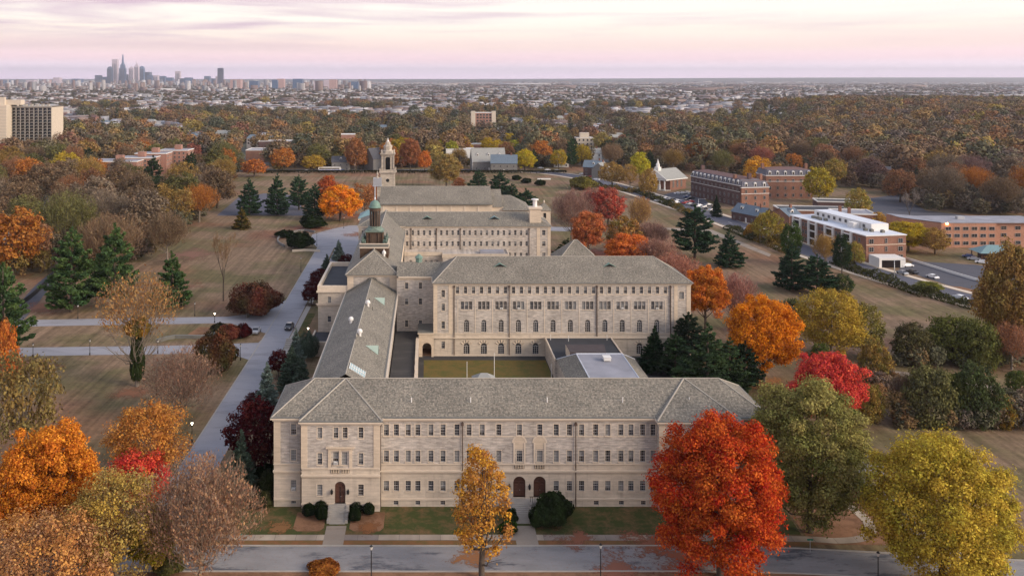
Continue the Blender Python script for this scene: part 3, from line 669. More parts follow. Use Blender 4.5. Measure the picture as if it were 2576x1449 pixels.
# ================================================================ front wing
def front_wing():
    par = empty('dormitory_wing', (15.75, 158, 0), 'long three-storey stone wing with hipped slate roof nearest the front street', 'building')
    L = par.location
    YW, YP = 150.4, 148.7
    zf = lambda py, Y: pZ(py, Y)
    wl_ = MB(*L); xf = lambda px, Y=YW: pX(px, Y)
    bands = [(5.95, 0), (7.1, 1)]
    f1 = [Facade(par, -25.8, -20.9, YW, 0, 14.6), Facade(par, -20.9, -7.9, YP, 0, 14.6), Facade(par, -7.9, 38.6, YW, 0, 14.6),
          Facade(par, 38.6, 52.0, YP, 0, 14.6), Facade(par, 52.0, 57.3, YW, 0, 14.6)]
    Lw = [971.9, 997, 1026.7, 1051, 1084, 1114.4, 1149.5, 1179.8, 1212.9, 1254.8, 1306.8, 1358, 1399.3, 1432.7, 1463.2, 1498.7, 1529.2, 1562, 1587.4, 1617.1, 1643]
    z1, z2, z3 = zf(1095.6, YW), zf(1161.7, YW), zf(1234.7, YW)
    for i, p in enumerate(Lw):
        x = xf(p); w = 0.88
        f1[2].win(x, z1, w, 1.92)
        f1[2].win(x, z2, w if i not in (10, 11) else 1.0, 1.95, shade=random.choice([0.5, 0.5, 0.7, 0.35, 1.0, 0]))
        if i not in (10, 11): f1[2].win(x, z3, 0.92, 1.72)
    for p in (996.3, 1051, 1113.9, 1165, 1225, 1434.3, 1500, 1563.6, 1618.9):
        f1[2].win(xf(p), 0.25, 0.85, 0.75, 'plain', cols=3, rows=1, sill=False)
    # pavilions
    xp = lambda px: pX(px, YP)
    pav = [804.3, 844.9, 868, 907.8]
    for k, fa in ((1, f1[1]), (3, f1[3])):
        mir = (lambda x: x) if k == 1 else (lambda x: 31.1 - x - 0.1)
        for i, p in enumerate(pav):
            x = mir(xp(p)); fa.win(x, zf(1102, YP), 0.85, 1.8)
            if i in (0, 3):
                fa.win(x, zf(1168, YP), 0.85, 1.9); fa.win(x, zf(1246, YP), 0.95, 1.85)
        for p in (844.4, 866.6):
            o = fa.win(mir(xp(p)), zf(1169, YP), 0.98, 2.15, shade=0.5 if p < 850 else 1.0, frame=False)
        acx = mir(xp(844.4)); acunit(par, acx, YP + 0.1, zf(1169, YP) + 0.1)
        cx = mir(xp(855.5))
        fr = MB(*L)      # tan frame round the double window
        fr.box(cx - 2.0, cx - 1.5, YP - 0.14, YP + 0.02, 7.05, 10.15); fr.box(cx + 1.5, cx + 2.0, YP - 0.14, YP + 0.02, 7.05, 10.15)
        fr.box(cx - 2.0, cx + 2.0, YP - 0.16, YP + 0.02, 10.152, 10.55); fr.box(cx - 2.35, cx + 2.35, YP - 0.38, YP + 0.02, 10.553, 10.75)
        fr.box(cx - 0.16, cx + 0.16, YP - 0.13, YP + 0.02, 7.6, 10.15)
        fr.build('window_surround', MT['quoin'], par)
        bl = MB(*L)
        for s0 in (-1.55, 0.15):
            for j in range(5): bl.lathe(cx + s0 + 0.17 + j * 0.27, YP - 0.10, [(0.05, 6.42), (0.09, 6.6), (0.05, 6.85), (0.07, 7.05)], 6)
            bl.box(cx + s0, cx + s0 + 1.4, YP - 0.19, YP - 0.01, 7.052, 7.17); bl.box(cx + s0, cx + s0 + 1.4, YP - 0.035, YP - 0.012, 6.40, 7.05, 1)
        bl.build('balustrade', [MT['quoin'], MT['iron']], par)
        fa.hole(cx, 1.35, 1.75, 3.65, True)
        dd = MB(*L)
        r = 0.86; zc = 1.35 + 3.65 - r
        dd.poly([(cx - r, YP + 0.35, 1.35), (cx + r, YP + 0.35, 1.35)] + [(cx + r * math.cos(math.pi * i / 12), YP + 0.35, zc + r * math.sin(math.pi * i / 12)) for i in range(13)], 0)
        for sx in (-1, 1):
            for zz in (1.5, 2.35, 3.2):
                dd.box(cx + sx * 0.45 - 0.3, cx + sx * 0.45 + 0.3, YP + 0.30, YP + 0.36, zz, zz + 0.65, 0)
        dd.box(cx - r, cx + r, YP + 0.28, YP + 0.36, zc - 0.08, zc + 0.06, 0); dd.box(cx - 0.03, cx + 0.03, YP + 0.26, YP + 0.345, 1.35, zc - 0.08, 1)
        dob = dd.build('door', [MT['doorwood'], MT['iron']], par)
        h = MB(); h.lathe(cx + 0.12 - L[0], YP + 0.26 - L[1], [(0.03, 2.35), (0.05, 2.4), (0.03, 2.45)], 6); h.build('handle', MT['galv'], dob)
        for sx in (-1.35, 1.35):
            q = MB(*L); q.lathe(cx + sx, YP - 0.28, [(0.05, 2.9), (0.2, 3.15), (0.22, 3.55), (0.08, 3.8), (0.02, 3.95)], 6); q.box(cx + sx - 0.04, cx + sx + 0.04, YP - 0.25, YP, 3.3, 3.38)
            q.build('wall_lantern', MT['iron'], par)
        for a in (-1.3, 1.3):   # thin quoin strips of the bay are below; ventilation slot
            pass
    # left and right end bays
    for fa, xs in ((f1[0], xf(738.4)), (f1[4], 31.5 - xf(738.4))):
        fa.win(xs, zf(1093, YW), 0.92, 1.8); fa.win(xs, zf(1157.7, YW), 0.92, 1.8); fa.win(xs, zf(1234, YW), 0.92, 1.8)
        fa.win(xs, 0.45, 0.85, 0.55, 'plain', rows=1, sill=False); acunit(par, xs, YW + 0.1, zf(1234, YW) + 0.05)
    # centre entrance: two arched doors
    for p in (1306.5, 1357.5):
        cx = xf(p); f1[2].hole(cx, 1.5, 2.05, 3.6, True); r = 1.0; zc = 1.5 + 3.6 - r
        dd = MB(*L)
        dd.poly([(cx - r, YW + 0.6, 1.5), (cx + r, YW + 0.6, 1.5)] + [(cx + r * math.cos(math.pi * i / 12), YW + 0.6, zc + r * math.sin(math.pi * i / 12)) for i in range(13)], 0)
        dd.box(cx - r, cx + r, YW + 0.5, YW + 0.61, zc - 0.25, zc - 0.1, 0)
        for sx in (-1, 1):
            for zz in (1.65, 2.7): dd.box(cx + sx * 0.48 - 0.32, cx + sx * 0.48 + 0.32, YW + 0.55, YW + 0.61, zz, zz + 0.85, 0)
            for j in range(3): dd.box(cx + sx * 0.48 - 0.3 + j * 0.21, cx + sx * 0.48 - 0.15 + j * 0.21, YW + 0.55, YW + 0.59, 3.75, 3.95, 1)
        do = dd.build('door', [MT['doorwood'], MT['glass']], par)
        h = MB(); h.lathe(cx + 0.1 - L[0], YW + 0.5 - L[1], [(0.03, 2.55), (0.05, 2.6), (0.03, 2.65)], 6); h.build('handle', MT['galv'], do)
        # blind arch above the window
        ar = MB(*L); r = 1.02; zc = 11.0
        for i in range(12):
            a0, a1 = math.pi * i / 12, math.pi * (i + 1) / 12
            ar.poly([(cx + rr * math.cos(a), YW - 0.07, zc - 0.25 + rr * math.sin(a)) for rr, a in ((r + 0.26, a0), (r + 0.26, a1), (r, a1), (r, a0))], 0)
        ar.poly([(cx - r, YW - 0.03, 9.7), (cx + r, YW - 0.03, 9.7)] + [(cx + r * math.cos(math.pi * i / 12), YW - 0.03, zc - 0.25 + r * math.sin(math.pi * i / 12)) for i in range(13)], 1)
        for sx in (-1, 1): ar.box(cx + sx * (r - 0.14) - 0.14, cx + sx * (r - 0.14) + 0.14, YW - 0.1, YW + 0.01, 7.25, 10.75, 0)
        ar.build('window_surround', [MT['trim'], MT['quoin']], par)
        bl = MB(*L)
        for j in range(6): bl.lathe(cx - 0.7 + j * 0.28, YW - 0.12, [(0.05, 6.45), (0.09, 6.62), (0.05, 6.9), (0.07, 7.08)], 6)
        bl.box(cx - 0.85, cx + 0.85, YW - 0.2, YW - 0.01, 7.082, 7.2); bl.box(cx - 0.85, cx + 0.85, YW - 0.03, YW - 0.008, 6.42, 7.08, 1)
        bl.build('balustrade', [MT['quoin'], MT['iron']], par)
    for px in (1281, 1332):
        q = MB(*L); x = xf(px); q.lathe(x, YW - 0.28, [(0.05, 2.9), (0.2, 3.15), (0.22, 3.6), (0.08, 3.9), (0.02, 4.05)], 6); q.box(x - 0.04, x + 0.04, YW - 0.25, YW, 3.3, 3.38); q.build('wall_lantern', MT['iron'], par)
    for fa in f1: fa.wall(wl_, 0, bands)
    # returns of the pavilions, side and back walls
    for x in (-20.9, -7.9, 38.6, 52.0): wl_.poly([(x, YP, 0), (x, YW, 0), (x, YW, 14.6), (x, YP, 14.6)], 1)
    for x in (-25.8, 57.3): wl_.poly([(x, YW, 0), (x, 165.4, 0), (x, 165.4, 14.6), (x, YW, 14.6)], 1)
    wl_.poly([(-25.8, 165.4, 0), (57.3, 165.4, 0), (57.3, 165.4, 14.6), (-25.8, 165.4, 14.6)], 1)
    # quoin strips
    for x0, x1, Y in ((-25.82, -24.7, YW), (-21.0, -19.95, YP), (-8.95, -7.85, YP), (38.5, 39.6, YP), (50.9, 52.05, YP), (56.3, 57.32, YW)):
        wl_.box(x0, x1, Y - 0.07, Y + 0.01, 7.3, 14.3, 2)
    wl_.build('wall', wmats(), par)
    # belt courses
    bc = MB(*L)
    for x0, x1, Y in ((-25.8, -21.05, YW), (-20.9, -7.9, YP), (-7.85, 38.55, YW), (38.6, 52.0, YP), (52.05, 57.3, YW)):
        bc.box(x0 - 0.05, x1 + 0.05, Y - 0.16, Y + 0.01, 7.1, 7.28); bc.box(x0 - 0.1, x1 + 0.1, Y - 0.36, Y + 0.01, 5.95, 6.2)
        bc.box(x0 - 0.05, x1 + 0.05, Y - 0.2, Y + 0.01, 5.72, 5.947)
        if Y == YW and x1 > 0 and x0 < 0:
            for a, b2 in ((x0, 13.7), (16.9, 17.3), (20.3, x1)): bc.box(a, b2, Y - 0.16, Y + 0.01, 1.15, 1.42)
            bc.box(x0, x1, Y - 0.05, Y + 0.01, 11.72, 11.86)
        elif Y == YP:
            c0 = xp(855.5) if x0 < 0 else 31.0 - xp(855.5)
            bc.box(x0 - 0.05, c0 - 1.0, Y - 0.2, Y + 0.01, 1.15, 1.42); bc.box(c0 + 1.0, x1 + 0.05, Y - 0.2, Y + 0.01, 1.15, 1.42)
        else: bc.box(x0, x1, Y - 0.2, Y + 0.01, 1.15, 1.42)
    bc.build('belt_course', MT['trim'], par)
    cornice(-25.8, 57.3, 150.4, 165.4, 15.0, par)
    for x0, x1 in ((-20.9, -7.9), (38.6, 52.0)):
        b = MB(*L); b.box(x0 - 0.5, x1 + 0.5, YP - 0.55, YW - 0.56, 14.763, 15.003); b.box(x0 - 0.25, x1 + 0.25, YP - 0.25, YW - 0.3, 14.45, 14.76); b.build('cornice', MT['trim'], par)
    # roof
    rf = MB(*L)
    X0, X1, Y0, Y1 = -26.2, 57.7, 150.25, 165.9
    e = rf.hip(X0, X1, Y0, Y1, 15.05, 19.0, 6.3, 0); rf.ridges(e, 0.13, 1)
    for a0, a1 in ((-21.3, -7.5), (38.2, 52.4)):
        xm = (a0 + a1) / 2; ap = (xm, 158.0, 19.02); c0 = (a0, 148.5, 15.06); c1 = (a1, 148.5, 15.06)
        rf.poly([c0, c1, ap], 0); rf.poly([c0, ap, (a0, 158, 15.06)], 0); rf.poly([c1, (a1, 158, 15.06), ap], 0)
        rf.tube(c0, ap, 0.16, 0.16, 5, 1); rf.tube(c1, ap, 0.16, 0.16, 5, 1)
    # lead gutter band along the eaves
    gb = MB(*L)
    for x0, x1, y in ((X0 - 0.15, -21.45, 149.85), (-21.4, -7.35, 148.15), (-7.3, 38.1, 149.85), (38.15, 52.5, 148.15), (52.55, X1 + 0.15, 149.85)):
        gb.box(x0, x1, y, y + 0.62, 14.99, 15.10)
    gb.box(X0 - 0.15, X0 + 0.25, 150.5, 166.2, 14.99, 15.09); gb.box(X1 - 0.2, X1 + 0.15, 150.5, 166.2, 14.99, 15.09)
    gb.build('gutter', MT['gutter'], par)
    ro = rf.build('roof', [MT['slate'], MT['ridge']], par)
    for px in (1035, 1184, 1377, 1567, 1735):     # white vent pipes on the front slope
        x = pX(px, 153); b = MB(*L); b.tube((x, 153.2, 16.3), (x, 153.2, 17.35), 0.09, n=8); b.build('vent_pipe', MT['white'], ro)
    for x in (xf(758), xf(957.5), xf(1163.5), xf(1448), xf(1657)):
        pipe(par, x, YW - 0.22, 0.1, 14.3)
    # entrance steps
    def steps(cx, w, ytop, n, ztop, name='steps'):
        b = MB(*L); rise = ztop / n
        for i in range(n):
            b.box(cx - w, cx + w, ytop - 0.36 * (i + 1), ytop - 0.36 * i + (0 if i else 1.3 - 0.02), 0, ztop - rise * i)
        for sx in (-1, 1):
            for j in range(4):
                y1 = ytop + 0.2 - j * 0.36 * n / 4; b.box(cx + sx * (w + 0.22) - 0.22, cx + sx * (w + 0.22) + 0.22, y1 - 0.36 * n / 4, y1, 0, ztop * (1 - j / 4) + 0.18)
        b.build(name, MT['concrete'], par)
    steps(-14.6, 1.25, 147.7, 9, 1.35)
    steps(45.9, 1.25, 147.7, 9, 1.35)
    steps(15.4, 1.5, 148.6, 11, 1.44)
    b = MB(*L); b.box(13.3, 22.5, 148.62, 150.35, 0, 1.46); b.build('landing', MT['concrete'], par)
    b = MB(*L)
    for j in range(14): b.box(17.1 + j * 0.38, 17.16 + j * 0.38, 148.62, 148.68, 1.5, 2.45)
    b.box(17.0, 22.4, 148.6, 148.7, 2.45, 2.52)
    b.build('railing', MT['iron'], par)
    # semi-circular fan lead edges: nothing else on this wing
front_wing()

# ================================================================ connecting range with its long roof
def dormer(par, p, wdt, hgt, dep, axis='-y', mats=('copper', 'iron'), name='dormer'):
    """little triangular roof vent; p apex base centre"""
    x, y, z = p; b = MB(*par.location)
    if axis == '-y':
        a, c, t, bk = (x - wdt / 2, y, z), (x + wdt / 2, y, z), (x, y, z + hgt), (x, y + dep, z + hgt)
        b.poly([a, c, t], 1); b.poly([a, t, bk], 0); b.poly([c, bk, t], 0)
        b.tube((a[0], a[1] - 0.05, a[2]), (t[0], t[1] - 0.05, t[2]), 0.09, n=4); b.tube((c[0], c[1] - 0.05, c[2]), (t[0], t[1] - 0.05, t[2]), 0.09, n=4)
    else:
        a, c, t, bk = (x, y - wdt / 2, z), (x, y + wdt / 2, z), (x, y, z + hgt), (x - dep, y, z + hgt)
        b.poly([a, c, t], 1); b.poly([a, t, bk], 0); b.poly([c, bk, t], 0)
    b.build(name, [MT[mats[0]], MT[mats[1]]], par)
def connector():
    par = empty('connecting_range', (-15, 204, 0), 'lower stone range whose long straight roof links the front wing to the domed block', 'building')
    L = par.location
    w = MB(*L)
    w.poly([(-21.2, 166, 0), (-21.2, 241.7, 0), (-21.2, 241.7, 13.7), (-21.2, 166, 13.7)], 1)
    w.poly([(-8.8, 166, 0), (-8.8, 241.7, 0), (-8.8, 241.7, 13.7), (-8.8, 166, 13.7)], 1)
    w.box(-8.8, -8.55, 166, 241.7, 12.6, 13.5, 2)
    w.box(-21.45, -21.2, 166, 241.7, 12.6, 13.5, 2)
    w.build('wall', wmats(), par)
    b = MB(*L)
    rf = [(-21.8, 14.0), (-15.0, 17.8), (-8.2, 14.0)]
    b.poly([(-21.8, 163.9, 14.0), (-15, 163.9, 17.8), (-15, 241.95, 17.8), (-21.8, 241.95, 14.0)], 0)
    b.poly([(-15, 163.9, 17.8), (-8.2, 163.9, 14.0), (-8.2, 241.95, 14.0), (-15, 241.95, 17.8)], 0)
    b.tube((-15, 164, 17.8), (-15, 241.9, 17.8), 0.12, n=5, m=1)
    ro = b.build('roof', [MT['slate'], MT['ridge']], par)
    g = MB(*L); g.box(-22.25, -21.5, 164.5, 241.9, 13.72, 14.05); g.box(-8.5, -7.75, 166.3, 241.9, 13.72, 14.05)
    g.box(-21.95, -21.6, 164.5, 241.9, 14.053, 14.2, 1); g.box(-8.4, -8.1, 166.3, 241.9, 14.053, 14.2, 1); g.build('gutter', [MT['trim'], MT['gutter']], par)
    # dark broken flashing where the roof meets the taller block
    fl = MB(*L)
    for sx in (-1, 1):
        n = 16
        for i in range(n):
            t0, t1 = i / n, (i + 1) / n
            xa, xb = -15 + sx * 6.8 * t0, -15 + sx * 6.8 * t1; za, zb = 17.8 - 3.8 * t0, 17.8 - 3.8 * t1
            fl.box(min(xa, xb), max(xa, xb), 241.55, 241.97, zb, za + 0.28)
    fl.build('flashing', MT['gutter'], ro)
    for px, py, zz in ((1389.5, 1142, 0), (1325.5, 1206, 0), (1359, 1251, 0)):   # white mushroom vents (source pixels)
        sx, sy = px / 1.5011, py / 1.5011
        Y = F * (H - 17.6) / (sy - HY); X = pX(sx, Y)
        v = MB(*L); zb = 17.8 - abs(X + 15) * 0.56
        Y = F * (H - zb - 0.8) / (sy - HY); X = pX(sx, Y); zb = 17.8 - abs(X + 15) * 0.56
        v.lathe(X, Y, [(0.3, zb - 0.2), (0.3, zb + 0.6), (0.55, zb + 0.7), (0.55, zb + 1.15), (0.3, zb + 1.4), (0.05, zb + 1.5)], 10); v.build('roof_vent', MT['white'], ro)
    for sx, sy in ((953, 762), (934, 881)):
        z = 15.7; Y = F * (H - z) / (sy - HY); X = pX(sx, Y)
        zz = 17.8 - (X + 15) * 0.56
        d = MB(*L); d.poly([(X + 1.5, Y - 1.3, zz - 0.75), (X + 1.5, Y + 1.3, zz - 0.75), (X + 1.5, Y, zz + 0.75)], 1)
        d.poly([(X + 1.5, Y - 1.3, zz - 0.78), (X - 1.2, Y, zz + 0.8), (X + 1.5, Y, zz + 0.8)], 0); d.poly([(X + 1.5, Y + 1.3, zz - 0.78), (X + 1.5, Y, zz + 0.8), (X - 1.2, Y, zz + 0.8)], 0)
        d.build('dormer', [MT['mint'], MT['iron']], ro)
    # skylight
    s = MB(*L)
    def SP(u, v, h=0.14): return (-15 + u, v, 17.8 - 0.559 * u + h)
    s.poly([SP(0.35, 167.6), SP(3.3, 167.2), SP(3.3, 170.3), SP(0.35, 170.8)], 0)
    s.poly([SP(0.35, 167.6, -0.1), SP(3.3, 167.2, -0.1), SP(3.3, 167.2), SP(0.35, 167.6)], 1)
    for i in range(8):
        u = 0.35 + i * 2.95 / 7; s.tube(SP(u, 167.3, 0.17), SP(u, 170.6, 0.17), 0.05, n=4, m=1)
    s.tube(SP(0.35, 169.1, 0.18), SP(3.3, 168.8, 0.18), 0.05, n=4, m=1)
    s.build('skylight', [plain('skylight_glass', (0.30, 0.42, 0.42), 0.15, 0.1, 1.0, 0.6), MT['white']], ro)
    for sx, sy in ((895, 1323 / 1.5011), (937, 793), (929.5, 1190 / 1.5011 - 15)):
        Y = F * (H - 15.5) / (sy - HY); X = pX(sx, Y); zz = 17.8 - abs(X + 15) * 0.56
        v = MB(*L); v.tube((X, Y, zz - 0.1), (X, Y, zz + 0.8), 0.07, n=6); v.build('vent_pipe', MT['iron'], ro)
    # narrow one-storey flat roof in the lee of the range
    par2 = empty('terrace_annex', (-5.3, 200, 0), 'narrow one-storey annex with dark flat roof along the linking range', 'annex')
    q = MB(*par2.location); q.box(-8.5, -2.5, 166.5, 239.8, 0, 4.2, 0, 1); q.build('wall', [MT['rubble'], MT['yard']], par2)
    pp = MB(*par2.location); rnd = random.Random(3)
    y = 167.0
    while y < 232: pp.box(-2.9 - rnd.uniform(0, .08), -2.2 + rnd.uniform(0, .08), y, y + 1.5, 4.0, 4.75 + rnd.uniform(-.06, .06)); y += 1.52
    pp.build('parapet', MT['trim'], par2)
connector()

# ================================================================ domed block
def crossing():
    par = empty('domed_block', (-15, 250, 0), 'tall stone block with hipped slate roof carrying the green-domed cupola', 'building')
    L = par.location; x0, x1, Y0, Y1, ze = -21.6, -8.3, 242, 321, 18.9
    w = MB(*L)
    fa = Facade(par, x0, x1, Y0, 0, ze - 0.3)
    fa.wall(w, 1)
    for x in (x0, x1): w.poly([(x, Y0, 0), (x, Y1, 0), (x, Y1, ze - 0.3), (x, Y0, ze - 0.3)], 1)
    w.box(x0 - 0.05, x0 + 1.6, Y0 - 0.1, Y0 + 0.01, 12, ze - 0.5, 2); w.box(x1 - 1.9, x1 + 0.05, Y0 - 0.1, Y0 + 0.01, 12, ze - 0.5, 2)
    w.box(x1, x1 + 0.2, Y0, Y1 - 9, 12, ze - 0.5, 2)
    # arched hood over the roof junction
    w.build('wall', wmats(), par)
    a = MB(*L); a.lathe
    for i in range(8):
        t0, t1 = math.pi * i / 8, math.pi * (i + 1) / 8
        a.poly([(-15 + r * math.cos(t), Y0 - 0.3, 17.3 + 0.55 * r * math.sin(t)) for r, t in ((1.5, t0), (1.5, t1), (1.15, t1), (1.15, t0))], 0)
    a.poly([(-15 + 1.15 * math.cos(math.pi * i / 8), Y0 - 0.2, 17.3 + 0.6 * math.sin(math.pi * i / 8)) for i in range(9)], 0)
    a.build('louvre', [MT['iron']], par)
    cornice(x0, x1, Y0, Y1 - 9, ze, par, 0.5)
    rf = MB(*L); e = rf.hip(-22.1, -7.8, 241.5, Y1 + 6, ze + 0.04, 24.0, 7.2, 0, 'y', 0.5); rf.ridges(e[:2] + e[4:], 0.14, 1)
    ro = rf.build('roof', [MT['slate'], MT['ridge']], par)
    g = MB(*L); g.box(-22.3, -7.6, 241.2, 241.75, ze - 0.02, ze + 0.09); g.box(-22.3, -21.8, 241.76, 312, ze - 0.02, ze + 0.09); g.box(-8.1, -7.6, 241.76, 311.5, ze - 0.02, ze + 0.09); g.build('gutter', MT['gutter'], par)
    for yy in (262, 283, 300):
        v = MB(*L); v.tube((-11.3, yy, 20.4), (-11.3, yy, 21.6), 0.08, n=5); v.build('vent_pipe', MT['pipe'], ro)
    # cupola
    cu = bpy.data.objects.new('cupola', None); col.objects.link(cu); cu.parent = par; cu.location = (0, 0, 0)
    cx, cy = -15.0, 256.0
    O = L
    def B(): return MB(*O)
    b = B(); b.box(cx - 4.0, cx + 4.0, cy - 4.0, cy + 4.0, 19.6, 24.1); b.build('base', MT['brown'], cu)
    b = B(); b.box(cx - 4.15, cx + 4.15, cy - 4.15, cy + 4.15, 24.1, 24.4, 0)
    for sy in (-1, 1): b.box(cx - 4.05, cx + 4.05, cy + sy * 3.9 - 0.12, cy + sy * 3.9 + 0.12, 24.4, 25.2, 1); b.box(cx - 4.15, cx + 4.15, cy + sy * 3.9 - 0.2, cy + sy * 3.9 + 0.2, 25.2, 25.4, 0)
    for sx in (-1, 1): b.box(cx + sx * 3.9 - 0.12, cx + sx * 3.9 + 0.12, cy - 3.7, cy + 3.7, 24.4, 25.2, 1); b.box(cx + sx * 3.9 - 0.2, cx + sx * 3.9 + 0.2, cy - 3.68, cy + 3.68, 25.2, 25.4, 0)
    b.build('parapet', [MT['trim'], MT['gutter']], cu)
    for sx in (-1, 1):
        for sy in (-1, 1):
            for k, (dx, dy) in enumerate(((3.3, 3.3), (3.3, 2.4), (2.7, 3.3))):
                s = 1.0 if k == 0 else 0.75
                u = B(); z = 24.6; u.lathe(cx + sx * dx, cy + sy * dy, [(0.25 * s, z), (0.3 * s, z + 0.5), (0.12, z + 0.7 * s), (0.48 * s, z + 1.2 * s), (0.5 * s, z + 1.5 * s), (0.2, z + 1.9 * s), (0.3, z + 2.1 * s), (0.05, z + 2.7 * s)], 8)
                u.build('urn', MT['dcopper'], cu)
    b = B(); b.box(cx - 2.25, cx + 2.25, cy - 2.25, cy + 2.25, 24.4, 28.3, 0)
    b.box(cx - 0.75, cx + 0.75, cy - 2.32, cy - 2.2, 25.0, 27.6, 1)
    for sx in (-1.05, 1.05): b.tube((cx + sx, cy - 2.45, 24.6), (cx + sx, cy - 2.45, 28.0), 0.16, n=8, m=1)
    for sx in (-2.2, 2.2):
        for sy in (-2.2, 2.2): b.tube((cx + sx, cy + sy, 24.5), (cx + sx, cy + sy, 28.2), 0.26, n=8, m=0)
    b.build('drum_base', [MT['brown'], MT['bronze']], cu)
    b = B(); b.box(cx - 2.6, cx + 2.6, cy - 2.6, cy + 2.6, 28.3, 28.6)
    for sy in (-1, 1):
        P = [(cx - 1.6, cy + sy * 2.7, 28.6), (cx + 1.6, cy + sy * 2.7, 28.6), (cx, cy + sy * 2.7, 29.5)]; Q = [(cx, cy + sy * 1.2, 29.5)]
        b.poly(P); b.poly([P[0], P[2], Q[0]]); b.poly([P[1], Q[0], P[2]])
    b.lathe(cx, cy, [(2.6, 28.6), (2.3, 29.1), (1.95, 29.3), (1.95, 29.6), (1.7, 29.7)], 16); b.build('pediment', plain('weathered_copper', (0.15, 0.20, 0.16), 0.6, 0.35, 1.5), cu)
    for i in range(12):
        t = 2 * math.pi * i / 12; x, y = cx + 1.35 * math.cos(t), cy + 1.35 * math.sin(t)
        c = B(); c.lathe(x, y, [(0.2, 29.65), (0.17, 29.8), (0.15, 33.9), (0.2, 34.05)], 8); c.build('column', MT['bronze'], cu)
    b = B(); b.lathe(cx, cy, [(0.75, 29.7), (0.75, 34.0)], 10); b.build('core', MT['iron'], cu)
    b = B(); b.lathe(cx, cy, [(1.55, 34.05), (1.6, 34.9), (1.75, 34.95)], 16); b.build('entablature', MT['bronze'], cu)
    prof = [(1.78, 34.95), (1.78, 35.15), (1.58, 35.2)] + [(1.58 * math.cos(a), 35.2 + 1.9 * math.sin(a)) for a in [R(12 * k) for k in range(1, 7)]] + [(0.25, 37.1), (0.2, 37.3)]
    b = B(); b.lathe(cx, cy, prof, 20); b.build('dome', MT['copper'], cu, True)
    b = B(); b.lathe(cx, cy, [(0.32, 37.2), (0.28, 37.6), (0.2, 37.9), (0.19, 41.2)], 8); b.build('mast', MT['galv'], cu)
    # white statue-like ventilator on the slope
    b = B(); b.lathe(-12.2, 251.5, [(0.35, 21.4), (0.35, 22.5), (0.6, 22.6), (0.55, 23.2), (0.15, 23.6), (0.03, 24.1)], 8); b.build('roof_vent', MT['white'], ro)
crossing()

# ================================================================ left annex, link block, second wing
def annex_left():
    par = empty('left_annex', (-26, 256, 0), 'flat-roofed stone annex with dark sunken roof left of the domed block', 'building')
    L = par.location; x0, x1, Y0, Y1, zt = -29.6, -21.65, 242.3, 273.7, 15.8
    w = MB(*L); fa = Facade(par, x0, x1, Y0, 0, 15.0)
    for px, rows in ((828.6, ((762.5, 1.75), (810, 1.6), (858, 1.6))), (866, ((762.5, 1.75),))):
        for py, h in rows: fa.win(pX(px, Y0), pZ(py, Y0), 1.0, h)
    fa.wall(w, 0)
    w.poly([(x0, Y0, 0), (x0, Y1, 0), (x0, Y1, 15), (x0, Y0, 15)], 0); w.poly([(x0, Y1, 0), (x1, Y1, 0), (x1, Y1, 15), (x0, Y1, 15)], 0)
    w.build('wall', wmats(), par)
    r = MB(*L); r.poly([(x0, Y0, 14.6), (x1, Y0, 14.6), (x1, Y1, 14.6), (x0, Y1, 14.6)]); r.build('roof', MT['flat'], par)
    p = MB(*L); p.box(x0 - 0.15, x0 + 0.5, Y0 - 0.15, Y1, 14.3, zt, 0); p.box(x0 + 0.51, x1, Y0 - 0.15, Y0 + 0.5, 14.3, zt, 0); p.box(x0 + 0.51, x1, Y1 - 0.65, Y1, 14.3, zt, 0)
    p.box(x0 - 0.4, x1, Y0 - 0.4, Y0 - 0.16, 14.0, 14.5, 0); p.box(x0 - 0.35, x1, Y0 - 0.35, Y0 - 0.01, 10.5, 10.95, 0); p.box(x0 - 0.6, x1, Y0 - 0.55, Y0 - 0.36, 10.96, 11.1, 0)
    p.build('parapet', [MT['trim']], par)
    # low entrance porch in front of it
    q = empty('side_porch', (-27, 236, 0), 'low stone porch with dark roof at the foot of the left annex', 'porch')
    b = MB(*q.location); b.box(-30.2, -22, 231.5, 241.9, 0, 3.4, 0, 1); b.build('wall', [MT['ashlar'], MT['flat']], q)
    b = MB(*q.location); b.box(-30.5, -22, 231.2, 231.6, 3.4, 3.9); b.box(-30.5, -30.1, 231.61, 241.9, 3.4, 3.9); b.build('parapet', MT['trim'], q)
annex_left()
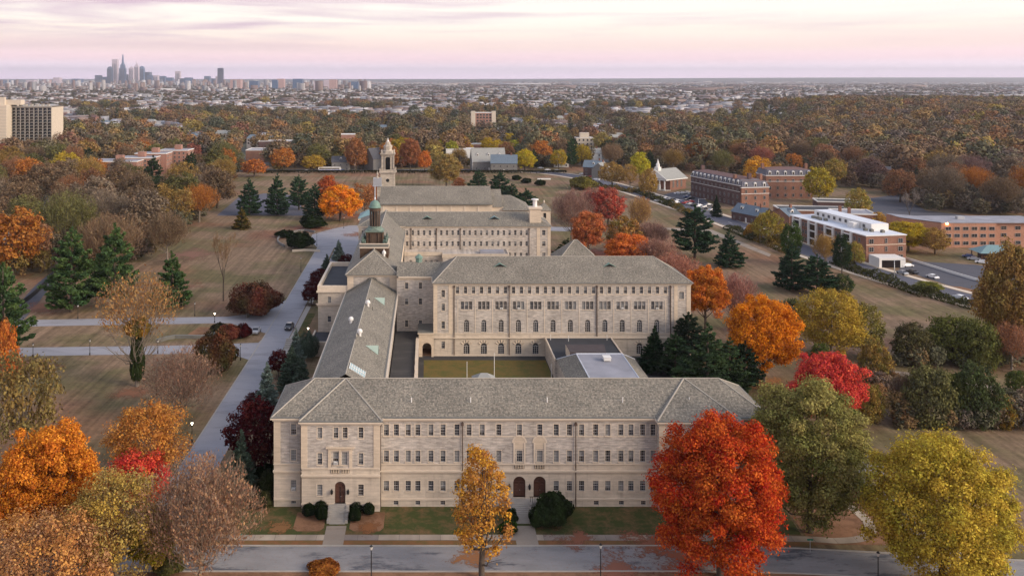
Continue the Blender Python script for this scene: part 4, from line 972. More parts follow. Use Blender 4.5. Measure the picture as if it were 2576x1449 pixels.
def wing2():
    Y0 = 232.0; par = empty('classroom_wing', (35, 241, 0), 'four-storey stone wing with arched windows across the courtyard', 'building'); L = par.location
    x0, x1, ze = 1.6, 68.3, 18.9; w = MB(*L)
    X = lambda p: pX(p, Y0); Z = lambda y: pZ(y, Y0)
    fa = Facade(par, x0, x1, Y0, 0, ze - 0.3)
    for k in range(27): fa.win(7.8 + 2.075 * k, Z(738.7), 0.95, 1.8, shade=random.choice([0, 0, 0, 0.5]))
    for k in range(12):
        xc = 10.15 + 4.49 * k
        for d in (-1.05, 0, 1.05): fa.win(xc + d, Z(778.8), 0.92, 2.1, frame=False, shade=random.choice([0, 0, 0, 0.5, 1.0]))
        if k in (2, 3, 9, 11): acunit(par, xc + 0.1, Y0 + 0.1, Z(778.8) + 0.05)
        fa.win(xc, 6.17, 1.33, 3.2, 'arch'); 
        if k < 6 or k > 9: fa.win(xc, 0.5, 1.6, 2.85, 'arch')
    for y in (739, 773, 818, 868): fa.win(X(1114.8), Z(y + 9), 0.95, 1.9)
    for y in (753, 818): fa.win(X(1714.6), Z(y), 1.3, 1.95)
    bands = [(4.8, 0), (5.7, 1)]
    fa.wall(w, 0, bands)
    for x in (x0, x1): w.poly([(x, Y0, 0), (x, 249.8, 0), (x, 249.8, ze - .3), (x, Y0, ze - .3)], 1)
    w.poly([(x0, 249.8, 0), (x1, 249.8, 0), (x1, 249.8, ze - .3), (x0, 249.8, ze - .3)], 1)
    for a, b in ((x0 - 0.03, 2.6), (5.5, 6.9), (64.0, 64.9), (67.2, x1 + 0.03)): w.box(a, b, Y0 - 0.08, Y0 + 0.01, 5.95, ze - 0.5, 2)
    for k in range(13):
        xx = 10.15 + 4.49 * (k - 0.5); w.box(xx - 0.09, xx + 0.09, Y0 - 0.06, Y0 + 0.01, 5.95, 14.6, 3)
    w.box(6.91, 63.9, Y0 - 0.05, Y0 + 0.01, 15.7, 15.85, 3)
    w.build('wall', wmats(), par)
    bc = MB(*L); bc.box(x0 - 0.05, x1 + 0.05, Y0 - 0.12, Y0 + 0.01, 5.7, 5.94); bc.box(x0 - 0.1, x1 + 0.1, Y0 - 0.35, Y0 + 0.01, 4.6, 4.85); bc.box(x0 - 0.1, x1 + 0.1, Y0 - 0.2, Y0 + 0.01, 0, 0.35); bc.build('belt_course', MT['trim'], par)
    for k in range(12):
        if k < 6 or k > 9:
            xc = 10.15 + 4.49 * k; a = MB(*L)
            for j in range(5): rotv = math.pi * (0.18 + 0.16 * j); a.tube((xc + 0.95 * math.cos(rotv), Y0 - 0.05, 2.55 + 0.95 * math.sin(rotv)), (xc + 1.6 * math.cos(rotv), Y0 - 0.05, 2.55 + 1.6 * math.sin(rotv)), 0.12, 0.18, 4)
            a.build('keystone_fan', MT['quoin'], par)
    cornice(x0, x1, Y0, 249.8, ze, par, 0.45)
    rf = MB(*L); e = rf.hip(1.3, 68.8, 231.5, 250.4, ze + 0.04, 24.0, 6.7, 0, 'x', 8.0); rf.ridges(e, 0.14, 1); ro = rf.build('roof', [MT['slate'], MT['ridge']], par)
    g = MB(*L); g.box(1.1, 69.0, 231.25, 231.8, ze - 0.02, ze + 0.1); g.box(68.5, 69.0, 231.81, 250.5, ze - 0.02, ze + 0.1); g.build('gutter', MT['gutter'], par)
    for px, py in ((1258, 667), (1533.5, 667)):
        Yd = 237.2; dormer(par, (pX(px, Yd), Yd, 22.0), 3.4, 0.85, 2.2)
    for px in (1142.5, 1281, 1501.5, 1686.5): pipe(par, X(px), Y0 - 0.2, 0.3, 18.3, 0.11 if px < 1500 else 0.14)
    # link block between domed block and this wing
    p2 = empty('link_block', (-4, 240, 0), 'plain four-storey stone link between the domed block and the courtyard wing', 'building'); M2 = p2.location
    Y2 = 240.0; f2 = Facade(p2, -8.2, x0 - 0.02, Y2, 0, 18.6); w2 = MB(*M2)
    for px in (1027, 1061.8):
        for py, h in ((727, 1.7), (766.3, 1.65), (822.5, 1.8)): f2.win(pX(px - 4, Y2), pZ(py, Y2), 0.95, h)
    f2.wall(w2, 1)
    for x in (-8.2, x0 - 0.02): w2.poly([(x, Y2, 0), (x, 250, 0), (x, 250, 18.6), (x, Y2, 18.6)], 1)
    w2.poly([(-8.2, 250, 0), (x0, 250, 0), (x0, 250, 18.6), (-8.2, 250, 18.6)], 1)
    w2.box(-8.2, x0 - 0.02, Y2 - 0.1, Y2 + 0.01, 17.9, 18.45, 2); w2.build('wall', wmats(), p2)
    r2 = MB(*M2); r2.poly([(-8.25, 239.5, 18.9), (3.4, 239.5, 18.9), (6.2, 245.5, 21.6), (-8.25, 245.5, 21.6)]); r2.poly([(-8.25, 245.5, 21.6), (6.2, 245.5, 21.6), (6, 251, 18.9), (-8.25, 251, 18.9)])
    ro2 = r2.build('roof', MT['slate'], p2)
    c = MB(*M2); c.box(-7.75, x0 - 0.5, 239.45, 240, 18.5, 18.88); c.build('cornice', MT['trim'], p2)
    v = MB(*M2); v.lathe(-2.3, 246, [(0.9, 20.8), (0.9, 22.6), (1.2, 22.7), (0.5, 23.4), (0.05, 23.7)], 8, 0); v.build('roof_vent', MT['copper'], ro2)
    # porch with the arch
    p3 = empty('arched_porch', (0, 234, 0), 'small stone porch with one open arch in the courtyard corner', 'porch')
    f3 = Facade(p3, -2.2, x0 + 0.05, 231.2, 0, 5.9, 0.7); f3.hole(-0.1, 0, 2.35, 3.6, True); w3 = MB(*p3.location); f3.wall(w3, 2)
    w3.poly([(-2.2, 231.2, 0), (-2.2, 239.9, 0), (-2.2, 239.9, 5.9), (-2.2, 231.2, 5.9)], 2); w3.poly([(-2.2, 238.5, 0), (1.6, 238.5, 0), (1.6, 238.5, 5.9), (-2.2, 238.5, 5.9)], 2)
    w3.build('wall', wmats(), p3)
    b = MB(*p3.location); b.box(-2.5, x0 + 0.05, 231.0, 239.9, 5.9, 6.2, 0, 1); b.build('roof', [MT['trim'], MT['gutter']], p3)
wing2()
def wing3():
    Y0 = 312.5; ze = 20.3
    par = empty('rear_wing', (10, 321, 0), 'distant stone wing with rows of small windows, chimney at its right end', 'building'); L = par.location
    x0, x1 = -24.0, 43.0; w = MB(*L); fa = Facade(par, x0, x1, Y0, 0, ze - 0.3)
    for k in range(22):
        x = -7.1 + 1.99 * k
        fa.win(x, 17.1, 0.85, 1.75, shade=random.choice([0, 0, 0.5]), frame=False); fa.win(x, 13.3, 0.85, 1.7, shade=random.choice([0, 0, 0.5]), frame=False)
        if k > 17: fa.win(x, 9.3, 0.85, 1.7, shade=0, frame=False)
    for z in (17.1, 13.3, 9.3): fa.win(pX(1368, Y0), z, 1.25, 1.8)
    for z in (17.0, 13.0): fa.win(-22.8, z, 0.85, 1.8)
    fa.wall(w, 1)
    for x in (x0, x1): w.poly([(x, Y0, 0), (x, 330, 0), (x, 330, ze - .3), (x, Y0, ze - .3)], 1)
    w.poly([(x0, 330, 0), (x1, 330, 0), (x1, 330, ze - .3), (x0, 330, ze - .3)], 1)
    for a, b in ((x0 - .03, -22.9), (38.2, 39.4), (42, x1 + .03)): w.box(a, b, Y0 - 0.08, Y0 + 0.01, 2, ze - 0.5, 2)
    w.box(-7.6, 38, Y0 - 0.05, Y0 + 0.01, 15.9, 16.05, 3)
    w.build('wall', wmats(), par); cornice(x0, x1, Y0, 330, ze, par, 0.4)
    rf = MB(*L); e = rf.hip(-24.4, 43.4, 312.1, 330.4, ze + 0.04, 24.0, 8, 0, 'x', 8.0); rf.ridges(e, 0.15, 1); rf.build('roof', [MT['slate'], MT['ridge']], par)
    g = MB(*L); g.box(-7.5, 43.6, 311.85, 312.4, ze - 0.02, ze + 0.1); g.build('gutter', MT['gutter'], par)
    for px, m in ((1074.5, 'copper'), (1244, 'copperb')):
        dormer(par, (pX(px, 316.2), 316.2, 22.2), 3.6, 0.9, 2.4, mats=(m, 'iron'))
    for px in (1034, 1098, 1158, 1331): pipe(par, pX(px, Y0), Y0 - 0.2, 5, 19.6, 0.13)
    c = MB(*L); c.box(36.0, 40.0, 314.2, 317.5, 19, 26.0, 0); c.box(35.6, 40.4, 313.8, 317.9, 26.0, 26.6, 1); ch = c.build('chimney', [MT['quoin'], MT['trim']], par)
    c = MB(*L); c.lathe(38.0, 315.8, [(0.75, 26.6), (0.75, 28.9), (1.3, 29.0), (1.25, 29.35), (0.2, 29.5)], 14); c.build('flue', MT['white'], ch)
    t = empty('stair_turret', (45, 343, 0), 'small square stone turret with pyramid roof behind the rear wing chimney', 'turret')
    c = MB(*t.location); c.box(42.6, 47.0, 341, 345.4, 0, 21.6, 0); c.box(44.3, 45.3, 340.94, 341.02, 18.6, 20.6, 1); c.build('wall', [MT['quoin'], MT['iron']], t)
    c = MB(*t.location); c.hip(42.1, 47.5, 340.5, 345.9, 21.6, 24.4, 2.69, 0); c.lathe(44.8, 343.2, [(0.3, 24.3), (0.3, 24.7), (0.05, 25.3)], 6, 1); c.build('roof', [MT['slate'], MT['trim']], t)
    # lower annexe in front of this wing
    a = empty('kitchen_annex', (10, 306, 0), 'low flat-topped stone annex at the foot of the rear wing', 'annex'); A = a.location
    w = MB(*A); f = Facade(a, -7.9, 5.2, 306.0, 0, 12.2)
    for k in (0.3, 3.3, 5.2, 7.1, 9.0): f.win(-6 + k * 1.05, 7.9, 0.9, 1.9, frame=False)
    f.wall(w, 1); w.box(5.2, 27.5, 302, 312.4, 0, 12.2, 1); w.poly([(-7.9, 306, 12.2), (5.2, 306, 12.2), (5.2, 312.4, 12.2), (-7.9, 312.4, 12.2)], 1)
    w.box(-7.9, 5.1, 305.8, 306.2, 11.3, 12.6, 0); w.box(5.0, 27.7, 301.8, 302.2, 11.3, 12.7, 0); w.box(27.3, 27.7, 302.21, 312, 11.3, 12.7, 0)
    w.build('wall', wmats(), a)
    b = MB(*A); b.box(18, 26, 304, 308, 12.2, 13.1); b.build('roof_hatch', MT['membrane'], a)
    # low pavilion with bluish hipped roof right of this wing
    p = empty('garden_pavilion', (52, 296, 0), 'low pavilion with grey hipped roof half hidden behind the courtyard wing', 'pavilion')
    b = MB(*p.location); b.box(41.6, 55, 284.6, 297.5, 0, 13.2, 0); b.build('wall', [MT['rubble']], p)
    b = MB(*p.location); e = b.hip(41.0, 55.5, 284, 298, 13.2, 19.4, 6.8, 0, 'x', 6.8); b.ridges(e, 0.15, 1); b.build('roof', [MT['slate'], MT['ridge']], p)
wing3()
def chapel():
    par = empty('chapel', (5, 366, 0), 'long chapel with big slate roof and blank pale clerestory wall behind the rear wing', 'chapel'); L = par.location
    w = MB(*L); w.box(-18.5, 25.8, 355.5, 376.5, 0, 22.0, 2); w.box(25.81, 30.3, 356.5, 375.5, 0, 20.6, 2)
    for k in range(8):
        x = -17.5 + 5.4 * k; w.box(x - 0.3, x + 0.3, 355.3, 355.52, 17, 21.4, 3)
    w.box(-18.6, 27, 353.5, 355.5, 0, 17.9, 0); w.box(-18.8, 30.5, 353.2, 355.52, 17.9, 18.15, 3)
    w.build('wall', wmats(), par)
    b = MB(*L)
    for X0, X1, a, r, Y0, Y1 in ((-19.0, 25.8, 22.1, 27.7, 354.9, 377.1), (25.81, 30.0, 20.7, 26.4, 356.0, 376.0)):
        ym = (Y0 + Y1) / 2
        b.poly([(X0, Y0, a), (X1, Y0, a), (X1, ym, r), (X0, ym, r)]); b.poly([(X0, ym, r), (X1, ym, r), (X1, Y1, a), (X0, Y1, a)]); b.poly([(X1, Y0, a), (X1, Y1, a), (X1, ym, r)]); b.poly([(X0, Y0, a), (X0, ym, r), (X0, Y1, a)])
        b.tube((X0, ym, r), (X1, ym, r), 0.16, n=5, m=1)
    b.hip(30.01, 41.5, 354.5, 377.5, 19.6, 24.2, 0.1, 0, 'x', 7.6); b.build('roof', [MT['slate'], MT['ridge']], par)
    b = MB(*L); b.box(-19.1, 25.9, 354.5, 355.0, 21.75, 22.15); b.build('gutter', MT['gutter'], par)
    b = MB(*L); b.box(30.31, 40.5, 356, 376, 0, 19.5, 0); b.build('apse', [MT['quoin']], par)
    # side chapel with blue copper roof at the left
    s = empty('side_chapel', (-24, 345, 0), 'small columned side chapel with blue-green copper roof left of the chapel', 'chapel'); S = s.location
    b = MB(*S); b.box(-26.2, -19.2, 350, 360, 0, 16.8, 0); b.build('wall', [MT['quoin']], s)
    b = MB(*S); b.hip(-27.0, -18.9, 346.5, 361, 17.6, 20.0, 3.5, 0, 'x', 0.5); b.box(-26.8, -19, 346.7, 360.8, 16.9, 17.6, 1); b.build('roof', [MT['copperb'], MT['trim']], s)
    for x in (-26, -23.8, -21.6): b = MB(*S); b.lathe(x, 347.6, [(0.5, 0), (0.4, 0.5), (0.34, 16.2), (0.5, 16.8)], 10); b.build('column', MT['trim'], s)
chapel()
def bell_tower():
    cx, cy = -17.0, 386.0
    t = empty('bell_tower', (cx, cy, 0), 'slender pale stone bell tower with arched belfry and stacked lantern top', 'tower'); L = t.location
    b = MB(*L); b.box(cx - 3.0, cx + 3.0, cy - 3.0, cy + 3.0, 0, 31.0, 0)
    for s in (-1, 1): b.box(cx + s * 2.75 - 0.35, cx + s * 2.75 + 0.35, cy - 3.12, cy - 2.99, 0, 30.6, 0)
    b.build('shaft', [MT['tstone']], t)
    b = MB(*L); n = 14; b.add([(cx + 0.75 * math.cos(2 * math.pi * i / n), cy - 3.03, 28.2 + 0.75 * math.sin(2 * math.pi * i / n)) for i in range(n)], [tuple(range(n))]); b.build('clock_opening', MT['iron'], t)
    b = MB(*L); b.box(cx - 3.3, cx + 3.3, cy - 3.3, cy + 3.3, 31.0, 31.5); b.box(cx - 3.7, cx + 3.7, cy - 3.7, cy + 3.7, 31.5, 31.85)
    for s in (-1, 1): b.box(cx - 3.3, cx + 3.3, cy + s * 3.2 - 0.1, cy + s * 3.2 + 0.1, 31.85, 32.8); b.box(cx + s * 3.2 - 0.1, cx + s * 3.2 + 0.1, cy - 3.09, cy + 3.09, 31.85, 32.8)
    for sx in (-1, 1):
        for sy in (-1, 1): b.box(cx + sx * 3.2 - 0.3, cx + sx * 3.2 + 0.3, cy + sy * 3.2 - 0.3, cy + sy * 3.2 + 0.3, 31.85, 33.3); 
    b.build('balcony', MT['tstone'], t)
    # belfry: four piers and arches
    b = MB(*L)
    for sx in (-1, 1):
        for sy in (-1, 1): b.box(cx + sx * 1.9 - 0.75, cx + sx * 1.9 + 0.75, cy + sy * 1.9 - 0.75, cy + sy * 1.9 + 0.75, 31.86, 38.9)
    for s in (-1, 1):
        for i in range(8):
            a0, a1 = math.pi * i / 8, math.pi * (i + 1) / 8; r = 1.15; zc = 37.0
            for mode in (0, 1):
                P = [(r * math.cos(a0), zc + r * math.sin(a0)), (r * math.cos(a0), 38.9), (r * math.cos(a1), 38.9), (r * math.cos(a1), zc + r * math.sin(a1))]
                b.poly([(cx + u, cy + s * 2.5, z) if mode == 0 else (cx + s * 2.5, cy + u, z) for u, z in P])
    b.build('belfry', MT['tstone'], t)
    b = MB(*L); b.box(cx - 0.9, cx + 0.9, cy - 0.9, cy + 0.9, 31.9, 38.6); b.build('core', MT['iron'], t)
    for sx in (-1, 1):
        for k in (1.25, 2.5):
            c = MB(*L); c.lathe(cx + sx * k, cy - 2.85, [(0.24, 32.0), (0.2, 32.3), (0.17, 38.0), (0.26, 38.5)], 8); c.build('column', MT['tstone'], t)
    b = MB(*L); b.box(cx - 2.95, cx + 2.95, cy - 2.95, cy + 2.95, 38.9, 39.3); b.box(cx - 3.2, cx + 3.2, cy - 3.2, cy + 3.2, 39.3, 39.6)
    b.lathe(cx, cy, [(2.6, 39.6), (2.4, 40.6), (1.9, 41.0), (1.9, 42.3), (2.15, 42.4), (2.05, 42.7), (1.3, 43.4), (1.1, 43.9), (1.25, 44.1), (0.7, 44.6)], 8, 0, rot=R(22.5))
    for sx in (-1, 1):
        for sy in (-1, 1): b.lathe(cx + sx * 2.6, cy + sy * 2.6, [(0.35, 39.6), (0.25, 40.3), (0.4, 40.6), (0.05, 41.3)], 6)
    b.build('lantern', MT['tstone'], t, False)
    b = MB(*L); b.lathe(cx, cy, [(0.5, 44.55), (0.55, 44.9), (0.25, 45.2), (0.02, 46.4)], 8); b.build('finial', MT['white'], t)
    # little turret beside it
    cx, cy = -21.3, 378.0
    q = empty('chapel_turret', (cx, cy, 0), 'thin stone turret with grey box cap beside the bell tower', 'turret'); L = q.location
    b = MB(*L); b.box(cx - 0.6 + 0.7, cx + 1.9, cy - 1.2, cy + 1.2, 0, 26.8); b.build('shaft', MT['tstone'], q)
    b = MB(*L); b.box(cx - 1.5, cx + 2.0, cy - 1.6, cy + 1.6, 26.8, 29.8, 0); b.box(cx - 1.7, cx + 2.15, cy - 1.8, cy + 1.8, 26.4, 26.8, 0); b.lathe(cx + 0.2, cy, [(0.8, 29.8), (0.7, 30.2), (0.3, 30.4), (0.3, 30.9), (0.5, 31.2), (0.02, 32.9)], 8, 1); b.build('cap', [MT['galv'], MT['tstone']], q)
bell_tower()
def auditorium():
    par = empty('courtyard_hall', (40, 205, 0), 'one-storey hall with black flat roof and grey membrane deck inside the courtyard', 'building'); L = par.location
    w = MB(*L)
    w.box(30.4, 47.4, 213.5, 231.15, 0, 4.7, 1); w.box(31.0, 49.3, 172, 213.49, 0, 4.7, 1); w.box(31.2, 49.1, 172.2, 213.3, 4.7, 4.95, 3)
    w.build('wall', wmats(), par)
    b = MB(*L); b.poly([(30.6, 213.4, 4.95), (47.2, 213.4, 4.95), (47.2, 231.1, 4.95), (30.6, 231.1, 4.95)]); b.build('flat_roof', MT['flat'], par)
    b = MB(*L); b.box(30.3, 30.6, 213.4, 231.1, 4.6, 5.2); b.box(47.2, 47.5, 213.4, 231.1, 4.6, 5.2); b.box(30.61, 47.19, 230.8, 231.12, 4.6, 5.3); b.build('parapet', MT['trim'], par)
    b = MB(*L); z, t = 5.0, 7.5
    o = [(30.8, 172, z), (49.5, 172, z), (49.5, 213.4, z), (30.8, 213.4, z)]; i = [(34.9, 176, t), (45.6, 176, t), (45.6, 209.5, t), (34.9, 209.5, t)]
    for k in range(4): b.poly([o[k], o[(k + 1) % 4], i[(k + 1) % 4], i[k]], 0)
    b.poly(i, 1)
    for k in range(4): b.tube(i[k], i[(k + 1) % 4], 0.13, n=4, m=2)
    for k in range(4): b.tube(o[k], i[k], 0.1, n=4, m=2)
    ro = b.build('roof', [MT['slate'], MT['membrane'], MT['whiteroof']], par)
    b = MB(*L); b.poly([(33.6, 211.0, 5.0), (42.2, 211.0, 5.0), (42.2, 211.0, 7.4), (33.6, 211, 7.4)], 0); b.poly([(33.6, 211, 7.4), (42.2, 211, 7.4), (43.0, 217.5, 7.3), (33.6, 217.5, 7.3)], 1)
    b.poly([(33.6, 211, 5), (33.6, 217.5, 5), (33.6, 217.5, 7.3), (33.6, 211, 7.4)], 2); b.poly([(42.2, 211, 5), (42.2, 211, 7.4), (43, 217.5, 7.3), (43, 217.5, 5)], 2); b.poly([(33.6, 217.5, 5), (43, 217.5, 5), (43, 217.5, 7.3), (33.6, 217.5, 7.3)], 2)
    b.build('stair_head', [MT['flatbrown'], MT['flatbrown'], MT['trim']], par)
    b = MB(*L); b.box(40.2, 41.8, 203.5, 205.3, 7.7, 8.35); b.box(40.1, 41.9, 203.4, 205.4, 8.35, 8.5); b.build('roof_unit', MT['white'], ro)
    for i2, (x, y) in enumerate(((31.6, 229.2), (46, 229), (36, 228))):
        b = MB(*L); b.tube((x, y, 4.9), (x, y, 6.4), 0.08, n=5); b.build('vent_pipe', MT['white'], par)
    # shed with little copper hipped roof and two poles on the courtyard lawn
    s = empty('garden_shed', (12.4, 196, 0), 'small shed with pale hipped roof on the courtyard lawn', 'shed'); S = s.location
    b = MB(*S); b.box(10.2, 14.8, 195, 200, 0, 5.4); b.build('wall', MT['trim'], s)
    b = MB(*S); b.hip(9.9, 15.1, 194.6, 200.3, 5.4, 7.0, 1.9, 0); b.build('roof', MT['greyroof'], s)
    for X, Y, h in ((15.2, 203, 9.6), (9.0, 203, 7.6), (29.4, 212, 4.2)):
        c = MB(X, Y, 0); c.lathe(X, Y, [(0.09, 0), (0.05, h), (0.08, h + 0.05), (0.02, h + 0.15)], 6); o = c.build('pole', MT['white'])
        tag(o, {15.2: 'taller white pole rising beside the courtyard shed', 9.0: 'shorter white pole left of the courtyard shed', 29.4: 'thin white pole at the right edge of the courtyard lawn'}[X], 'pole', 'courtyard poles')
auditorium()
# ---------------------------------------------------------------- foliage materials
def leafmat(name, mode='OBJECT', far=False):
    m = bpy.data.materials.new(name); m.use_nodes = True; n, l = m.node_tree.nodes, m.node_tree.links; n.clear()
    out = N(n, 'ShaderNodeOutputMaterial')
    if mode == 'OBJECT':
        o = N(n, 'ShaderNodeObjectInfo'); c1 = o.outputs['Color']
        a = N(n, 'ShaderNodeAttribute', attribute_type='OBJECT', attribute_name='col2'); c2 = a.outputs['Color']
    else:
        a = N(n, 'ShaderNodeAttribute', attribute_type='INSTANCER', attribute_name='ic'); c1 = a.outputs['Color']
        a2 = N(n, 'ShaderNodeAttribute', attribute_type='INSTANCER', attribute_name='ic2'); c2 = a2.outputs['Color']
    cl = N(n, 'ShaderNodeAttribute', attribute_type='GEOMETRY', attribute_name='clump')
    ti = N(n, 'ShaderNodeAttribute', attribute_type='GEOMETRY', attribute_name='tint')
    mx = N(n, 'ShaderNodeMix', data_type='RGBA'); l.new(cl.outputs['Fac'], mx.inputs['Factor']); l.new(c1, mx.inputs['A']); l.new(c2, mx.inputs['B'])
    hs = N(n, 'ShaderNodeHueSaturation'); l.new(mx.outputs['Result'], hs.inputs['Color'])
    h = N(n, 'ShaderNodeMapRange'); h.inputs['To Min'].default_value = 0.485; h.inputs['To Max'].default_value = 0.515; l.new(ti.outputs['Fac'], h.inputs['Value']); l.new(h.outputs[0], hs.inputs['Hue'])
    mul = N(n, 'ShaderNodeMath', operation='MULTIPLY_ADD'); l.new(ti.outputs['Fac'], mul.inputs[0]); mul.inputs[1].default_value = 0.4 if far else 0.8; mul.inputs[2].default_value = 0.8 if far else 0.6; l.new(mul.outputs[0], hs.inputs['Value'])
    d = N(n, 'ShaderNodeBsdfDiffuse'); l.new(hs.outputs[0], d.inputs[0])
    if far:
        l.new(d.outputs[0], out.inputs[0])
    else:
        t = N(n, 'ShaderNodeBsdfTranslucent'); l.new(hs.outputs[0], t.inputs[0]); s = N(n, 'ShaderNodeMixShader'); s.inputs[0].default_value = 0.3
        l.new(d.outputs[0], s.inputs[1]); l.new(t.outputs[0], s.inputs[2]); l.new(s.outputs[0], out.inputs[0])
    return m
MT['leaf'] = leafmat('leaves'); MT['farleaf'] = leafmat('far_leaves', 'INSTANCER', True)
MT['bark'] = plain('bark', (0.085, 0.065, 0.05), 0.9, 0.4, 3.0)
MT['barkpale'] = plain('pale_bark', (0.20, 0.165, 0.13), 0.9, 0.3, 3.0)
MT['barkfar'] = plain('far_bark', (0.09, 0.07, 0.06), 0.9, 0.2, 1.0)

def card_mesh(name, C, Nn, size, asp, tint, clump, mat, up=None, extra=None, roll=None):
    """many small leaf or twig cards as one mesh. C centres, Nn normals, size half-length, asp width/length"""
    rng = np.random.default_rng(len(C) + 11); n = len(C)
    Nn = Nn / (np.linalg.norm(Nn, axis=1, keepdims=True) + 1e-9)
    if up is None:
        up = rng.normal(size=(n, 3))
    U = up - (up * Nn).sum(1, keepdims=True) * Nn; U /= (np.linalg.norm(U, axis=1, keepdims=True) + 1e-9)
    V = np.cross(Nn, U); s = size[:, None]; w = s * asp
    P = np.stack([C - U * s, C + V * w * 1.0 - U * s * 0.15, C + U * s, C - V * w * 1.0 - U * s * 0.15], 1)
    P[:, 1] += Nn * s * 0.18; P[:, 3] += Nn * s * 0.18
    verts = P.reshape(-1, 3); faces_v = np.arange(4 * n, dtype=np.int32); nf = n
    if extra is not None:
        ev, ef = extra; ev = np.array(ev, dtype=float)
    me = bpy.data.meshes.new(name)
    me.vertices.add(4 * n); me.vertices.foreach_set('co', verts.astype(np.float32).ravel())
    me.loops.add(4 * n); me.loops.foreach_set('vertex_index', faces_v)
    me.polygons.add(nf); me.polygons.foreach_set('loop_start', np.arange(0, 4 * n, 4, dtype=np.int32))
    for nm, val in (('tint', tint), ('clump', clump)):
        at = me.attributes.new(nm, 'FLOAT', 'FACE'); at.data.foreach_set('value', np.clip(val, 0, 1).astype(np.float32))
    me.materials.append(mat); me.update(calc_edges=True); return me
def dirs(rng, n):
    v = rng.normal(size=(n, 3)); return v / np.linalg.norm(v, axis=1, keepdims=True)

def broad_crown(seed, nleaf, ls, Ht=16.0, Rd=6.5, low=0.16, clumps=70, egg=0.0, crs=0.20, mat=None, sparse=0.0, thin=0.55, nr=0.75):
    """rounded broadleaf crown of leaf cards gathered in clumps; returns mesh and limb targets"""
    rng = np.random.default_rng(seed)
    z0, z1 = Ht * low, Ht; zc = (z0 + z1) / 2 - egg * Ht * 0.05; hz = (z1 - z0) / 2
    D = dirs(rng, clumps * 40); D = D[D[:, 2] > -0.85]; P_ = [D[0]]
    for q in D[1:]:      # spread the clumps evenly over the crown
        if len(P_) >= clumps: break
        if min(((q - w_) ** 2).sum() for w_ in P_) > 6.5 / clumps: P_.append(q)
    D = np.array(P_)
    lobe = 1 + 0.09 * np.sin(3 * np.arctan2(D[:, 1], D[:, 0]) + seed) * (1 - D[:, 2] ** 2) + 0.07 * rng.normal(size=len(D))
    rr = (0.66 + 0.24 * rng.random(len(D))) * lobe
    inner = rng.random(len(D)) < 0.2; rr[inner] *= 0.55
    t = (D[:, 2] * rr + 1) / 2
    prof = 1 + egg * (0.5 - t)
    K = np.stack([D[:, 0] * rr * Rd * prof, D[:, 1] * rr * Rd * prof, zc + D[:, 2] * rr * hz], 1)
    cr = Rd * crs * (0.7 + 0.6 * rng.random(len(K)))
    tone = rng.random(len(K)) ** 1.2
    idx = rng.integers(0, len(K), nleaf)
    if sparse: idx = idx[rng.random(nleaf) < (1 - sparse * (rng.random(len(K))[idx]))]
    n = len(idx); d = dirs(rng, n)
    d[:, 2] = np.abs(d[:, 2]) * np.where(rng.random(n) < 0.25, -1, 1); 
    off = (0.55 + 0.5 * rng.random(n) ** 0.6)[:, None] * cr[idx][:, None]
    C = K[idx] + d * off * np.array([1, 1, 0.8]) + rng.normal(size=(n, 3)) * cr[idx][:, None] * 0.28
    rel = C - np.array([0, 0, zc]); e = np.sqrt((rel[:, 0] / Rd) ** 2 + (rel[:, 1] / Rd) ** 2 + (rel[:, 2] / hz) ** 2)
    keep = (e > thin) | (rng.random(n) < 0.15); C, d, idx, e = C[keep], d[keep], idx[keep], e[keep]
    Nn = d + nr * dirs(rng, len(d)) + np.array([0, 0, 0.35])
    sz = ls * (0.6 + 0.8 * rng.random(len(C)))
    me = card_mesh('crown', C, Nn, sz, 0.62, rng.random(len(C)), tone[idx] * 0.8 + 0.2 * rng.random(len(C)), mat or MT['leaf'])
    return me, K
def twig_crown(seed, n, Ht=16.0, Rd=6.5, low=0.22, ln=0.9, wd=0.05, leaf=0.35, ls=0.2, mat=None, upb=1.1):
    """thin haze of twigs with a few leaves left on them"""
    rng = np.random.default_rng(seed); z0 = Ht * low
    D = dirs(rng, n); D[:, 2] = np.abs(D[:, 2]) * np.where(rng.random(n) < 0.3, -0.7, 1)
    lob = 1 + 0.15 * np.sin(4 * np.arctan2(D[:, 1], D[:, 0]) + seed) + 0.12 * np.sin(7 * np.arctan2(D[:, 1], D[:, 0]) + D[:, 2] * 5)
    r = (0.30 + 0.68 * rng.random(n) ** 0.6) * lob
    hz = (Ht - z0) / 2; C = np.stack([D[:, 0] * r * Rd, D[:, 1] * r * Rd, z0 + hz + D[:, 2] * r * hz], 1)
    dirn = C - np.array([0, 0, z0 * 0.8]); dirn /= np.linalg.norm(dirn, axis=1, keepdims=True); dirn += 0.55 * dirs(rng, n) + np.array([0, 0, 0.35 * upb])
    isl = rng.random(n) < leaf
    size = np.where(isl, ls * (0.6 + 0.8 * rng.random(n)), ln * (0.5 + 0.7 * rng.random(n))); 
    asp = np.where(isl, 0.6, wd / ln)[:, None]
    tone = np.where(isl, 0.6 + 0.4 * rng.random(n), 0.0 + 0.3 * rng.random(n))
    return card_mesh('crown', C, dirs(rng, n) + np.cross(dirn, dirs(rng, n)), size, asp, rng.random(n), tone, mat or MT['leaf'], up=dirn)
